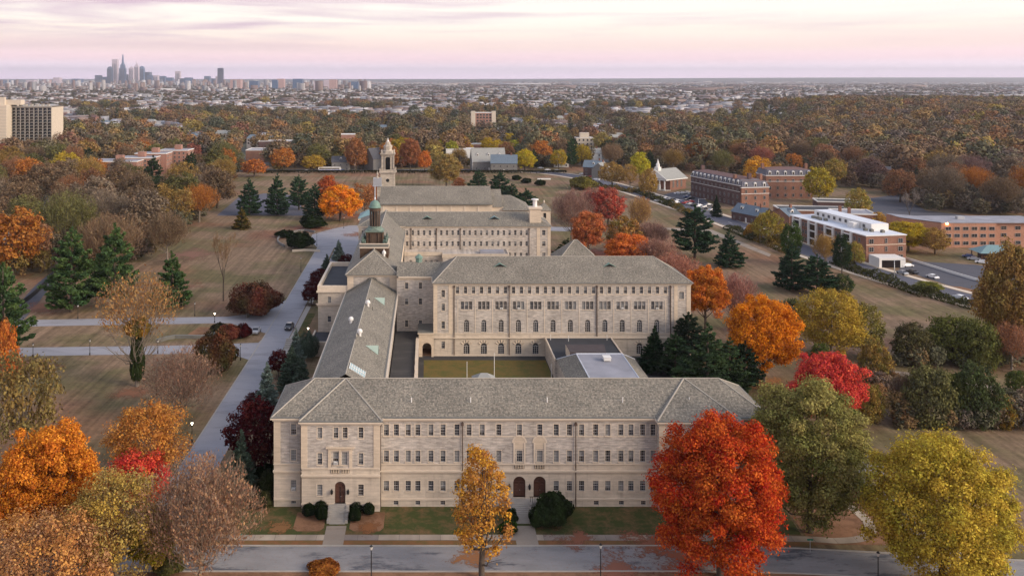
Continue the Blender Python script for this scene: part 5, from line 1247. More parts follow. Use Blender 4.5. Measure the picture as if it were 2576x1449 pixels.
def trunk_mesh(seed, Ht, r0, K=None, nl=9, low=0.2, mat='bark', spread=0.5, twigs=0):
    rng = random.Random(seed); b = MB(); top = Ht * (0.62 if K is not None else 0.7); P = [Vector((0, 0, -0.4))]; n = 6
    for i in range(1, n + 1):
        t = i / n; P.append(Vector((rng.uniform(-1, 1) * 0.18 * t * r0 * 4, rng.uniform(-1, 1) * 0.18 * t * r0 * 4, top * t)))
    for i in range(n): b.tube(P[i], P[i + 1], r0 * (1 - 0.72 * i / n), r0 * (1 - 0.72 * (i + 1) / n), 7, cap=False)
    T = []
    if K is not None:
        ks = [Vector(k) for k in K]; rng.shuffle(ks); T = [k for k in ks if k.z > Ht * low][:nl]
    for k in T:
        s = max(1, min(n - 1, int(n * (0.2 + 0.55 * (k.z / Ht))))); a = P[s]; mid = (a + k) / 2 + Vector((0, 0, -0.06 * Ht + 0.02 * Ht * rng.random()))
        rr = r0 * 0.34; b.tube(a, mid, rr, rr * 0.6, 5, cap=False); b.tube(mid, k, rr * 0.6, rr * 0.15, 5, cap=False)
        for _ in range(twigs):
            q = mid.lerp(k, rng.random()); e = q + Vector((rng.uniform(-1, 1), rng.uniform(-1, 1), rng.uniform(0.1, 1.2))) * Ht * 0.12
            b.tube(q, e, rr * 0.22, rr * 0.06, 3, cap=False)
    return b.mesh('trunk', MT[mat], True)
def bare_tree(seed, Ht, r0, mat='bark', depth=5, spread=0.55):
    """trunk and limbs by repeated forking; twig tips are gathered as the crown"""
    rng = random.Random(seed); big = MB(); fine = []
    def grow(p, d, L, r, k):
        q = p + d * L
        if k <= 2: big.tube(p, q, r, r * 0.66, 6 - k, cap=False)
        else: fine.append((p, q, r))
        if k >= depth: return
        m = 3 if k < 3 else 4
        for i in range(m):
            a = rng.uniform(0, 2 * math.pi); s = rng.uniform(0.35, 1.0) * spread
            side = Vector((math.cos(a), math.sin(a), 0)); nd = (d + side * s * 1.4 + Vector((0, 0, 0.18))).normalized()
            grow(p.lerp(q, rng.uniform(0.55, 1.0)) if i else q, nd, L * rng.uniform(0.58, 0.82), r * 0.55, k + 1)
    grow(Vector((0, 0, -0.3)), Vector((0, 0, 1)), Ht * 0.32, r0, 0)
    zs = max([q.z for _, q, _ in fine] + [1]); s = Ht / zs
    C = np.array([((p + q) / 2)[:] for p, q, _ in fine]); U = np.array([(q - p)[:] for p, q, _ in fine]); ln = np.linalg.norm(U, axis=1) / 2
    rad = np.array([max(r, 0.02) for _, _, r in fine]); g = np.random.default_rng(seed)
    me = card_mesh('crown', C * s, dirs(g, len(C)), ln * s, (rad / ln)[:, None] * 1.2, g.random(len(C)), g.random(len(C)) * 0.4, MT['leaf'], up=U)
    big.v = [(x * s, y * s, z * s) for x, y, z in big.v]
    return me, big.mesh('trunk', MT[mat], True)
def pine_crown(seed, Ht=20.0, Rd=6.0, low=0.12, tiers=15, per=7, cards=9000, droop=-0.1, shape=0.75, ls=0.5, wid=0.22, gap=0.35, mat=None):
    rng = np.random.default_rng(seed); B = []; 
    for i in range(tiers):
        t = i / (tiers - 1); z = Ht * (low + (0.97 - low) * t); env = (1 - t) ** shape * (0.55 + 0.45 * min(1, t * 5 + 0.45)) + 0.04
        a0 = rng.random() * 6.28
        for j in range(per if t < 0.85 else 5):
            if rng.random() < gap * 0.5: continue
            a = a0 + 6.283 * j / per + rng.normal() * 0.22; L = Rd * env * (0.6 + 0.5 * rng.random()); B.append((z + rng.normal() * Ht * 0.012, a, L))
    B = np.array(B); w = B[:, 2] ** 1.3 + 0.3; idx = rng.choice(len(B), cards, p=w / w.sum()); s = (0.22 + 0.8 * rng.random(cards) ** 0.7)
    z, a, L = B[idx, 0], B[idx, 1], B[idx, 2]; rad = s * L; lat = rng.normal(size=cards) * (0.08 + 0.16 * L * s * 0.9) * 0.55
    dx, dy = np.cos(a), np.sin(a)
    C = np.stack([dx * rad - dy * lat, dy * rad + dx * lat, z + droop * rad + 0.10 * rad * s + rng.normal(size=cards) * Ht * 0.009 + 0.02 * Ht * (s > .8)], 1)
    tone = np.random.default_rng(seed + 5).random(len(B))[idx]
    out = np.stack([dx, dy, np.full(cards, 0.55)], 1) + 0.6 * dirs(rng, cards)
    return card_mesh('crown', C, dirs(rng, cards) + np.array([0, 0, 0.9]), ls * (0.6 + 0.7 * rng.random(cards)), wid / ls, rng.random(cards), tone, mat or MT['leaf'], up=out), B
def pine_trunk(seed, Ht, r0, B, mat='bark', nb=26):
    b = MB(); b.tube((0, 0, -0.3), (0, 0, Ht * 0.5), r0, r0 * 0.6, 7, cap=False); b.tube((0, 0, Ht * 0.5), (0.1, 0, Ht * 0.98), r0 * 0.6, 0.04, 6, cap=False)
    rng = random.Random(seed)
    for z, a, L in rng.sample(list(map(tuple, B)), min(nb, len(B))): b.tube((0, 0, z), (math.cos(a) * L * 0.8, math.sin(a) * L * 0.8, z - 0.02 * L), 0.09, 0.03, 4, cap=False)
    return b.mesh('trunk', MT[mat], True)
def shrub_crown(seed, n, Rd=2.0, Ht=2.2, ls=0.14, mat=None, lobes=0.12, sq=1.0):
    rng = np.random.default_rng(seed); d = dirs(rng, n); d[:, 2] = np.abs(d[:, 2]) * np.where(rng.random(n) < 0.3, -0.35, 1)
    lob = 1 + lobes * np.sin(4 * np.arctan2(d[:, 1], d[:, 0]) + seed) + lobes * np.sin(6 * d[:, 2] + 3 * np.arctan2(d[:, 1], d[:, 0]))
    r = (0.80 + 0.22 * rng.random(n)) * lob; C = np.stack([d[:, 0] * r * Rd, d[:, 1] * r * Rd, Ht * 0.34 + d[:, 2] * r * Ht * 0.66], 1); C[:, 2] = np.maximum(C[:, 2], 0.05)
    return card_mesh('foliage', C, d + 0.7 * dirs(rng, n), ls * (0.6 + 0.8 * rng.random(n)), 0.6, rng.random(n), 0.5 + 0.5 * np.sin(5 * d[:, 0] * r + seed) * np.cos(4 * d[:, 1] * r), mat or MT['leaf'])

LB = 1.2
PROTO = {}
def protos0():
    # (crown mesh, trunk mesh, height, radius)
    for i in range(4):
        me, K = broad_crown(20 + i, 30000, 0.21, 16, 6.6, 0.12, 170, crs=0.14, egg=(0.1, 0.5, -0.1, 0.3)[i]); PROTO['oak%d' % i] = (me, trunk_mesh(i, 16, 0.42, K, 12), 16, 6.6)
    for i in range(4):
        me, K = broad_crown(60 + i, 9000, 0.33, 16, 7.0, 0.10, 110, crs=0.16, egg=(0.1, 0.4, -0.15, 0.25)[i], sparse=(0.2, 0.6, 0.3, 0.7)[i]); PROTO['mid%d' % i] = (me, trunk_mesh(i + 9, 16, 0.45, K, 10), 16, 7.0)
    for i in range(3):
        me, K = broad_crown(90 + i, 8500, 0.27, 16, 6.6, 0.16, 90, crs=0.17, sparse=0.9, thin=0.35); PROTO['thin%d' % i] = (me, trunk_mesh(i + 19, 16, 0.4, K, 26, 0.1, 'barkpale', twigs=4), 16, 6.6)
    for i in range(3):
        me = twig_crown(120 + i, 8000, 16, 6.6, 0.2, 0.9, 0.045, (0.45, 0.2, 0.6)[i], 0.22); _, K = broad_crown(150 + i, 10, 0.3, 16, 6.6, 0.2, 50); PROTO['twig%d' % i] = (me, trunk_mesh(i + 31, 16, 0.38, K, 24, 0.1, 'barkpale', twigs=3), 16, 6.6)
    for i in range(2):
        a, b = bare_tree(5 + i, 12, 0.22, 'bark', 6, 0.42); PROTO['bare%d' % i] = (a, b, 12, 4.5)
    for i in range(3):
        me, B = pine_crown(200 + i, 20, 6.4, (0.10, 0.16, 0.05)[i], 16, 8, 17000, -0.05, (0.6, 0.5, 0.8)[i], 0.36, 0.17, 0.25); PROTO['pine%d' % i] = (me, pine_trunk(i, 20, 0.42, B), 20, 6.4)
    for i in range(2):
        me, B = pine_crown(230 + i, 14, 3.7, 0.02, 22, 10, 10500, -0.22, 0.95, 0.30, 0.14, 0.1); PROTO['spruce%d' % i] = (me, pine_trunk(i + 5, 14, 0.25, B), 14, 3.7)
    for i in range(3):
        PROTO['shrub%d' % i] = (shrub_crown(250 + i, 5200, 2.0, 2.4, 0.15), None, 2.4, 2.0)
    PROTO['bigshrub0'] = (shrub_crown(270, 9000, 2.0, 2.4, 0.075, lobes=0.05), None, 2.4, 2.0)
    PROTO['bigshrub1'] = (shrub_crown(271, 9000, 2.0, 2.4, 0.085, lobes=0.12), None, 2.4, 2.0)
protos0()
for i in range(2):
    me, K = broad_crown(75 + i, 11000, 0.26, 10, 6.0, -0.12, 120, crs=0.17, sparse=0.3); PROTO['bushy%d' % i] = (me, trunk_mesh(i + 50, 10, 0.3, K, 10), 10, 6.0)
def plant(kind, x, y, ht, rad, c1, c2, name, label, cat='tree', group=None, rz=None, z=None, part='crown'):
    me, tm, h0, r0 = PROTO[kind]; z = terr(x, y) if z is None else z
    rz = random.uniform(0, 6.28) if rz is None else rz
    if tm is None:
        o = link(name, me, None, (x, y, z), rz); o.scale = (rad / r0, rad / r0, ht / h0); o.color = c4(c1); o['col2'] = list(c2); tag(o, label, cat, group); return o
    e = empty(name, (x, y, z), label, cat, group, rz); e.scale = (rad / r0, rad / r0, ht / h0)
    if y < 420 and kind[:3] in ('oak', 'mid', 'thi', 'twi'): leafpatch(x, y, rad * 1.5, tuple(0.35 * v + 0.11 - 0.03 * q for q, v in enumerate(c1)))
    t = link('trunk', tm, e); c = link(part, me, e); c.color = c4([v * LB for v in c1]); c['col2'] = [v * LB for v in c2]
    return e
# leaf colours
RED, SCAR, ORG, BORG, YEL, GOLD = (0.50, 0.035, 0.012), (0.62, 0.07, 0.02), (0.60, 0.17, 0.02), (0.42, 0.12, 0.02), (0.50, 0.33, 0.03), (0.52, 0.24, 0.02)
OLV, DOLV, GRN, PINE, DPINE, SPR = (0.17, 0.16, 0.035), (0.085, 0.09, 0.025), (0.05, 0.075, 0.02), (0.055, 0.095, 0.04), (0.018, 0.042, 0.022), (0.11, 0.16, 0.14)
RUST, BRN, TWG, PNK, MAR, CRM = (0.26, 0.105, 0.04), (0.17, 0.105, 0.055), (0.20, 0.14, 0.10), (0.27, 0.16, 0.11), (0.065, 0.010, 0.015), (0.42, 0.04, 0.035)
YGR, OCH, GRYB = (0.36, 0.31, 0.035), (0.30, 0.18, 0.05), (0.14, 0.11, 0.085)

for _n in 'RED SCAR ORG BORG YEL GOLD OLV DOLV GRN PINE DPINE RUST BRN OCH CRM YGR'.split(): globals()[_n] = tuple(min(.75, v * 1.2) for v in globals()[_n])

FH = [(1725, 385, 'white', 'bluegrey', 22, 'large white-gabled villa in the garden trees'), (1770, 372, 'white', 'bluegrey', 14, 'smaller white gable right of the large villa'), (1488, 403, 'white', 'greyroof', 16, 'pale gambrel house among the garden trees'),
      (1412, 420, 'white', 'darkroof', 12, 'small white-windowed house by the avenue curve'), (1860, 372, 'white', 'redroof', 15, 'white gabled house far in the right gardens'), (1915, 362, 'brick', 'redroof', 18, 'red brick house in the right gardens'),
      (2010, 392, 'white', 'bluegrey', 13, 'blue-white house above the second brick block'), (2250, 405, 'white', 'darkroof', 14, 'pale house in front of the right woods'), (2215, 432, 'dbrick', 'bluegrey', 16, 'blue-roofed house with white dormer in the woods'),
      (2200, 455, 'greystone', 'darkroof', 20, 'low dark house with arched porch in the woods'), (2120, 340, 'white', 'greyroof', 14, 'white house far up in the right woods'), (2075, 352, 'white', 'bluegrey', 14, 'grey-roofed house high in the right woods'),
      (1640, 372, 'white', 'bluegrey', 15, 'house with light dormers behind the yellow-green tree'), (1560, 348, 'white', 'darkroof', 14, 'white-walled house behind the russet garden trees'), (60, 640, 'white', 'bluegrey', 11, 'white-trimmed house at the far left below the woods'),
      (20, 655, 'greystone', 'greyroof', 12, 'grey-roofed house cut by the left edge'), (145, 545, 'white', 'darkroof', 12, 'white gable buried in the left woods'), (690, 368, 'white', 'greyroof', 12, 'small white pedimented house beyond the left trees')]
CLEAR = [(*px2(q[0], q[1]), q[4] * 0.6, 60) for q in FH] + [(pX(1458, 880), 880, 16, 110), (pX(1216, 1150), 1150, 26, 130), (pX(1160, 790), 790, 20, 60), (pX(1228, 850), 850, 24, 80), (pX(650, 765), 765, 18, 60), (pX(690, 860), 860, 30, 90), (pX(875, 900), 900, 12, 90), (pX(350, 660), 650, 45, 60)]
_hr = random.Random(77)
TH = []     # houses at the edge of the town: (px, distance)
for lab, p0, p1 in (('left of the skyline', -60, 240), ('below the skyline', 240, 600), ('left of the beige tower', 600, 1180), ('right of the beige tower', 1250, 1600), ('above the garden trees', 1600, 2050)):
    for kn in range(4):
        for q in sorted((_hr.uniform(p0, p1), _hr.uniform(900, 1700)) for _ in range(6)): TH.append((lab, kn, q[0], q[1]))
CLEAR += [(pX(t[2], t[3]), t[3], 9, 48) for t in TH]
def cleared(x, y): return any(abs(x - a) < w and -dd < y - b < 10 for a, b, w, dd in CLEAR)
# ---------------------------------------------------------------- trees one can point to
def at_tree(px, base, top, wpx, kind, c1, c2, name, label, cat='tree', group=None, wmul=1.0, rz=None):
    x, y = px2(px, base); ht = H - (top - HY) * y / F; rad = wpx * y / F / 2
    return plant(kind, x, y, ht, rad * wmul, c1, c2, name, label, cat, group, rz)
# hero trees with crowns of their own
def hero(px, base, top, wpx, seed, nleaf, ls, c1, c2, name, label, low=0.06, egg=0.3, clumps=110, crs=0.17, sparse=0.0, thin=0.5, lean=0.0, limbs=14, bark='bark', twigs=0):
    x, y = px2(px, base); ht = H - (top - HY) * y / F; rad = wpx * y / F / 2 / 1.02
    e = empty(name, (x, y, 0), label, 'tree'); me, K = broad_crown(seed, nleaf, ls, ht, rad, low, clumps, egg, crs, sparse=sparse, thin=thin)
    link('trunk', trunk_mesh(seed, ht, ht * 0.024, K, limbs, 0.1, bark, twigs=twigs), e); c = link('crown', me, e); c.color = c4([min(.8, v * 1.2) for v in c1]); c['col2'] = [min(.8, v * 1.2) for v in c2]
    if lean: c.rotation_euler = (0, lean, 0)
    return e
hero(1812, 1450, 1018, 345, 301, 120000, 0.17, (0.43, 0.035, 0.014), (0.43, 0.105, 0.02), 'maple_tree', 'huge scarlet and orange maple covering the right end of the front wing', 0.0, 0.25, 260, 0.125)
hero(2037, 1338, 935, 312, 302, 105000, 0.18, (0.30, 0.25, 0.085), (0.14, 0.15, 0.04), 'linden_tree', 'big olive-green tree right behind the scarlet maple', 0.04, 0.2, 240, 0.125)
hero(2372, 1490, 1092, 372, 303, 105000, 0.17, (0.50, 0.34, 0.05), (0.30, 0.25, 0.035), 'yellow_tree', 'broad yellow-green tree at the bottom right corner', 0.02, 0.1, 240, 0.125)
hero(1212, 1455, 1097, 150, 304, 14500, 0.17, (0.50, 0.25, 0.03), (0.36, 0.16, 0.05), 'street_tree', 'slim half-bare orange tree standing before the front wing', 0.10, 0.35, 90, 0.2, 0.65, 0.2, 0, 30, 'bark', 3)
hero(125, 1395, 1052, 262, 305, 75000, 0.18, (0.58, 0.22, 0.03), (0.50, 0.15, 0.02), 'maple_tree', 'large bright orange tree near the left edge of the foreground', 0.03, 0.1, 200, 0.13)
hero(292, 1480, 1168, 270, 306, 30000, 0.17, (0.27, 0.19, 0.07), (0.46, 0.30, 0.06), 'yellow_tree', 'thinning olive and yellow tree in the foreground left cluster', 0.08, 0.2, 120, 0.16, 0.85, 0.25, 0, 30, 'barkpale', 3)
hero(110, 1560, 1298, 400, 307, 42000, 0.18, (0.46, 0.21, 0.06), (0.32, 0.18, 0.10), 'maple_tree', 'rusty orange half-bare tree filling the bottom left corner', 0.08, 0.1, 130, 0.15, 0.8, 0.3, 0, 30, 'barkpale', 3)
hero(385, 1440, 1280, 130, 308, 16000, 0.18, (0.40, 0.30, 0.02), (0.28, 0.25, 0.02), 'yellow_tree', 'low golden-green tree under the thinning yellow tree', 0.1, 0.1, 60, 0.2)
hero(345, 1270, 1140, 170, 309, 15000, 0.18, CRM, (0.55, 0.09, 0.03), 'maple_tree', 'flat red tree top between the orange and the pinkish trees', 0.1, 0.0, 60, 0.2, 0.4)
hero(372, 1215, 1012, 225, 310, 20000, 0.19, (0.48, 0.19, 0.04), (0.30, 0.15, 0.05), 'maple_tree', 'half-bare orange tree beside the long drive', 0.1, 0.1, 80, 0.19, 0.5, 0.3, 0, 26, 'barkpale', 3)
hero(1920, 962, 742, 196, 311, 60000, 0.21, (0.62, 0.21, 0.015), (0.52, 0.17, 0.02), 'maple_tree', 'brilliant orange maple right of the courtyard wing', 0.12, 0.05, 220, 0.12)
hero(2084, 1075, 882, 190, 312, 45000, 0.19, CRM, (0.55, 0.07, 0.05), 'maple_tree', 'crimson maple directly behind the big olive-green tree', 0.12, 0.0, 190, 0.125)
hero(1775, 838, 662, 122, 313, 34000, 0.21, (0.58, 0.16, 0.03), (0.38, 0.15, 0.025), 'maple_tree', 'orange maple at the right end of the courtyard wing', 0.2, 0.1, 160, 0.13)
hero(2092, 905, 724, 172, 314, 28000, 0.22, (0.40, 0.26, 0.04), (0.26, 0.19, 0.04), 'yellow_tree', 'golden yellow tree right of the brilliant orange maple', 0.08, 0.1, 80, 0.18, 0.3, 0.4, 0, 20, 'barkpale', 3)
# semi-bare pinkish tree, left foreground
def twiggy(px, base, top, wpx, seed, n, c1, c2, label, leaf=0.4, low=0.15, wd=0.035, name='bare_tree', ls=0.2, limbs=30, bark='barkpale'):
    x, y = px2(px, base); ht = H - (top - HY) * y / F; rad = wpx * y / F / 2
    e = empty(name, (x, y, 0), label, 'tree'); _, K = broad_crown(seed, 10, 0.3, ht, rad, 0.2, 70)
    link('trunk', trunk_mesh(seed, ht, ht * 0.022, K, limbs, 0.1, bark, twigs=5), e); c = link('crown', twig_crown(seed, n, ht, rad, low, 0.75, wd, leaf, ls), e); c.color = c4(c1); c['col2'] = list(c2)
twiggy(505, 1490, 1158, 275, 321, 17000, (0.25, 0.18, 0.135), (0.38, 0.20, 0.11), 'pinkish half-bare tree left of the front wing', 0.5, 0.12)
twiggy(455, 1060, 880, 190, 322, 9000, (0.23, 0.16, 0.12), (0.32, 0.17, 0.11), 'thin pinkish bare tree on the lawn behind the drive lamp', 0.3, 0.1, 0.04)
twiggy(345, 972, 690, 215, 323, 5200, (0.28, 0.20, 0.13), (0.40, 0.20, 0.06), 'tall thin tree with pale limbs and ivy round its trunk', 0.45, 0.35, 0.05, ls=0.3)
x, y = px2(345, 972)
ivy = link('ivy_growth', shrub_crown(330, 4200, 2.0, 2.4, 0.13), None, (x, y, 0)); ivy.scale = (0.85, 0.85, 5.2); ivy.color = c4((0.05, 0.07, 0.02)); ivy['col2'] = [0.035, 0.05, 0.02]; tag(ivy, 'dark ivy wrapped round the trunk of the tall thin tree', 'ivy')
ivy = link('ivy_growth', shrub_crown(331, 2600, 2.0, 2.4, 0.16), None, (x + .3, y - .2, 11.5)); ivy.scale = (1.5, 1.5, 2.0); ivy.color = c4((0.34, 0.17, 0.03)); ivy['col2'] = [0.12, 0.12, 0.03]; tag(ivy, 'orange and green creeper high in the tall thin tree', 'ivy')
a_t = at_tree
a_t(2198, 1320, 1222, 95, 'bare0', TWG, BRN, 'young_tree', 'small leafless tree on the leaf-strewn corner bed')
a_t(562, 757, 578, 82, 'bare1', BRN, TWG, 'bare_tree', 'slender leafless tree alone on the left meadow')
a_t(58, 1215, 865, 190, 'thin0', (0.13, 0.11, 0.045), (0.24, 0.15, 0.05), 'olive_tree', 'tall olive-brown tree at the left edge above the orange one')
a_t(12, 1010, 790, 75, 'mid1', RUST, BORG, 'rust_tree', 'rust-brown tree cut by the left edge beside the cross drive')
a_t(540, 935, 838, 112, 'bigshrub1', (0.16, 0.055, 0.03), (0.06, 0.06, 0.025), 'round_tree', 'round dark red tree at the corner of the cross drive')
a_t(640, 792, 714, 125, 'bigshrub1', (0.17, 0.05, 0.035), (0.08, 0.06, 0.03), 'round_tree', 'wide domed red-brown tree beside the long drive')
for a in ((180, 785, 572, 160, 'pine0', 'tall pine at the left of the three on the left meadow'), (288, 778, 563, 130, 'pine1', 'tallest of the three pines on the left meadow'),
          (432, 772, 632, 125, 'pine2', 'shortest of the three pines on the left meadow'), (8, 905, 662, 150, 'pine1', 'big pine cut off by the left edge'),
          (250, 735, 640, 70, 'pine0', 'small dark pine tucked between the two tall meadow pines')):
    a_t(a[0], a[1], a[2], a[3], a[4], (0.095, 0.145, 0.045), (0.045, 0.085, 0.035), 'pine_tree', a[5], 'tree', 'pines on the left meadow')
for a in ((627, 541, 448, 78, 'pine2', 'left of the four pines around the car park'), (697, 541, 437, 78, 'pine2', 'second pine from the left around the car park'),
          (752, 528, 440, 70, 'pine1', 'third and darkest pine around the car park'), (792, 553, 462, 78, 'pine0', 'right-hand pine beside the orange maple'),
          (1205, 484, 427, 62, 'pine0', 'left pine behind the chapel roof'), (1256, 505, 432, 75, 'pine1', 'middle pine behind the chapel roof'), (1322, 552, 475, 86, 'pine1', 'right pine behind the chapel roof'),
          (1288, 520, 462, 60, 'pine0', 'small pine between the two chapel pines')):
    a_t(a[0], a[1], a[2], a[3], a[4], (0.055, 0.10, 0.045), (0.03, 0.06, 0.035), 'pine_tree', a[5], 'tree', 'pines near the chapel')
for a in ((1748, 650, 515, 125, 'pine1', 'tall pine in the right meadow beside the avenue'), (1834, 672, 580, 92, 'pine2', 'smaller full pine right of the tall meadow pine'),
          (1992, 728, 612, 108, 'pine2', 'left of the two dark pines by the avenue hedge'), (2056, 742, 640, 104, 'pine1', 'right of the two dark pines by the avenue hedge')):
    a_t(a[0], a[1], a[2], a[3], a[4], (0.045, 0.085, 0.04), (0.025, 0.05, 0.03), 'pine_tree', a[5], 'tree', 'pines on the right meadow')
a_t(608, 576, 521, 52, 'spruce0', (0.05, 0.06, 0.02), (0.20, 0.13, 0.03), 'spruce_tree', 'small cone-shaped evergreen in front of the car park')
a_t(1647, 932, 820, 98, 'spruce1', (0.022, 0.045, 0.018), (0.012, 0.028, 0.014), 'spruce_tree', 'dark broad spruce against the courtyard wing')
a_t(1732, 905, 785, 120, 'pine0', (0.035, 0.05, 0.028), (0.02, 0.035, 0.02), 'pine_tree', 'ragged open pine right of the dark broad spruce')
a_t(1780, 1000, 812, 185, 'pine2', (0.065, 0.10, 0.04), (0.035, 0.06, 0.03), 'pine_tree', 'wide soft green pine behind the front wing')
a_t(1700, 945, 838, 120, 'pine0', (0.05, 0.085, 0.035), (0.03, 0.05, 0.025), 'pine_tree', 'dark pine filling the gap between broad spruce and soft pine')
a_t(1835, 990, 848, 130, 'pine2', (0.07, 0.11, 0.045), (0.04, 0.065, 0.03), 'pine_tree', 'second soft green pine right of the wide one behind the front wing')
a_t(1875, 985, 858, 95, 'pine1', (0.03, 0.055, 0.028), (0.025, 0.04, 0.022), 'pine_tree', 'dark pine below the brilliant orange maple')
a_t(1428, 668, 600, 105, 'pine2', (0.045, 0.07, 0.03), (0.03, 0.05, 0.02), 'pine_tree', 'green pine before the garden pavilion')
a_t(2065, 1000, 860, 70, 'mid0', DOLV, GRN, 'dark_tree', 'dark green tree between the orange and the crimson maples')
a_t(1995, 850, 745, 80, 'mid1', DOLV, (0.07, .07, .04), 'dark_tree', 'dim green tree under the two dark pines')
# spruces, yews and maroon maples along the west side of the buildings
for a in ((745, 930, 826, 62, 'spruce0', 'blue spruce beside the left annex steps'), (735, 985, 868, 100, 'spruce1', 'broad blue-green spruce by the linking range'),
          (672, 1050, 912, 92, 'spruce0', 'silvery spruce overhanging the drive'), (607, 1240, 1082, 92, 'spruce1', 'dusky spruce at the left corner of the front wing'),
          (760, 1010, 900, 80, 'spruce1', 'dark spruce pressed against the linking range'), (852, 655, 604, 42, 'spruce0', 'small spruce by the forecourt'),
          (822, 690, 640, 46, 'spruce1', 'small dusky spruce behind the left annex'), (775, 905, 838, 50, 'bigshrub1', 'round dark yew beside the annex porch')):
    c = ((0.19, 0.24, 0.20), (0.12, 0.16, 0.13)) if a[4] == 'spruce0' else ((0.10, 0.135, 0.09), (0.06, 0.085, 0.06))
    a_t(a[0], a[1], a[2], a[3], a[4], c[0], c[1], 'spruce_tree' if 'spruce' in a[4] else 'yew_tree', a[5], 'tree', 'evergreens along the buildings')
for a in ((640, 1190, 1005, 155, 'mid0', 'big dark maroon maple beside the front wing corner'), (806, 716, 678, 56, 'mid2', 'upper of the three maroon trees along the drive'),
          (793, 742, 700, 58, 'mid0', 'middle of the three maroon trees along the drive'), (783, 766, 722, 52, 'mid2', 'lower of the three maroon trees along the drive'),
          (700, 950, 880, 56, 'mid2', 'maroon tree behind the silvery spruce'), (640, 1045, 985, 60, 'mid0', 'maroon tree overhanging the drive edge'), (870, 690, 640, 45, 'mid2', 'dim maroon tree between annex and forecourt')):
    a_t(a[0], a[1], a[2], a[3], a[4], (0.05, 0.008, 0.012), (0.08, 0.013, 0.012), 'maroon_maple', a[5], 'tree', 'maroon maples along the drive')
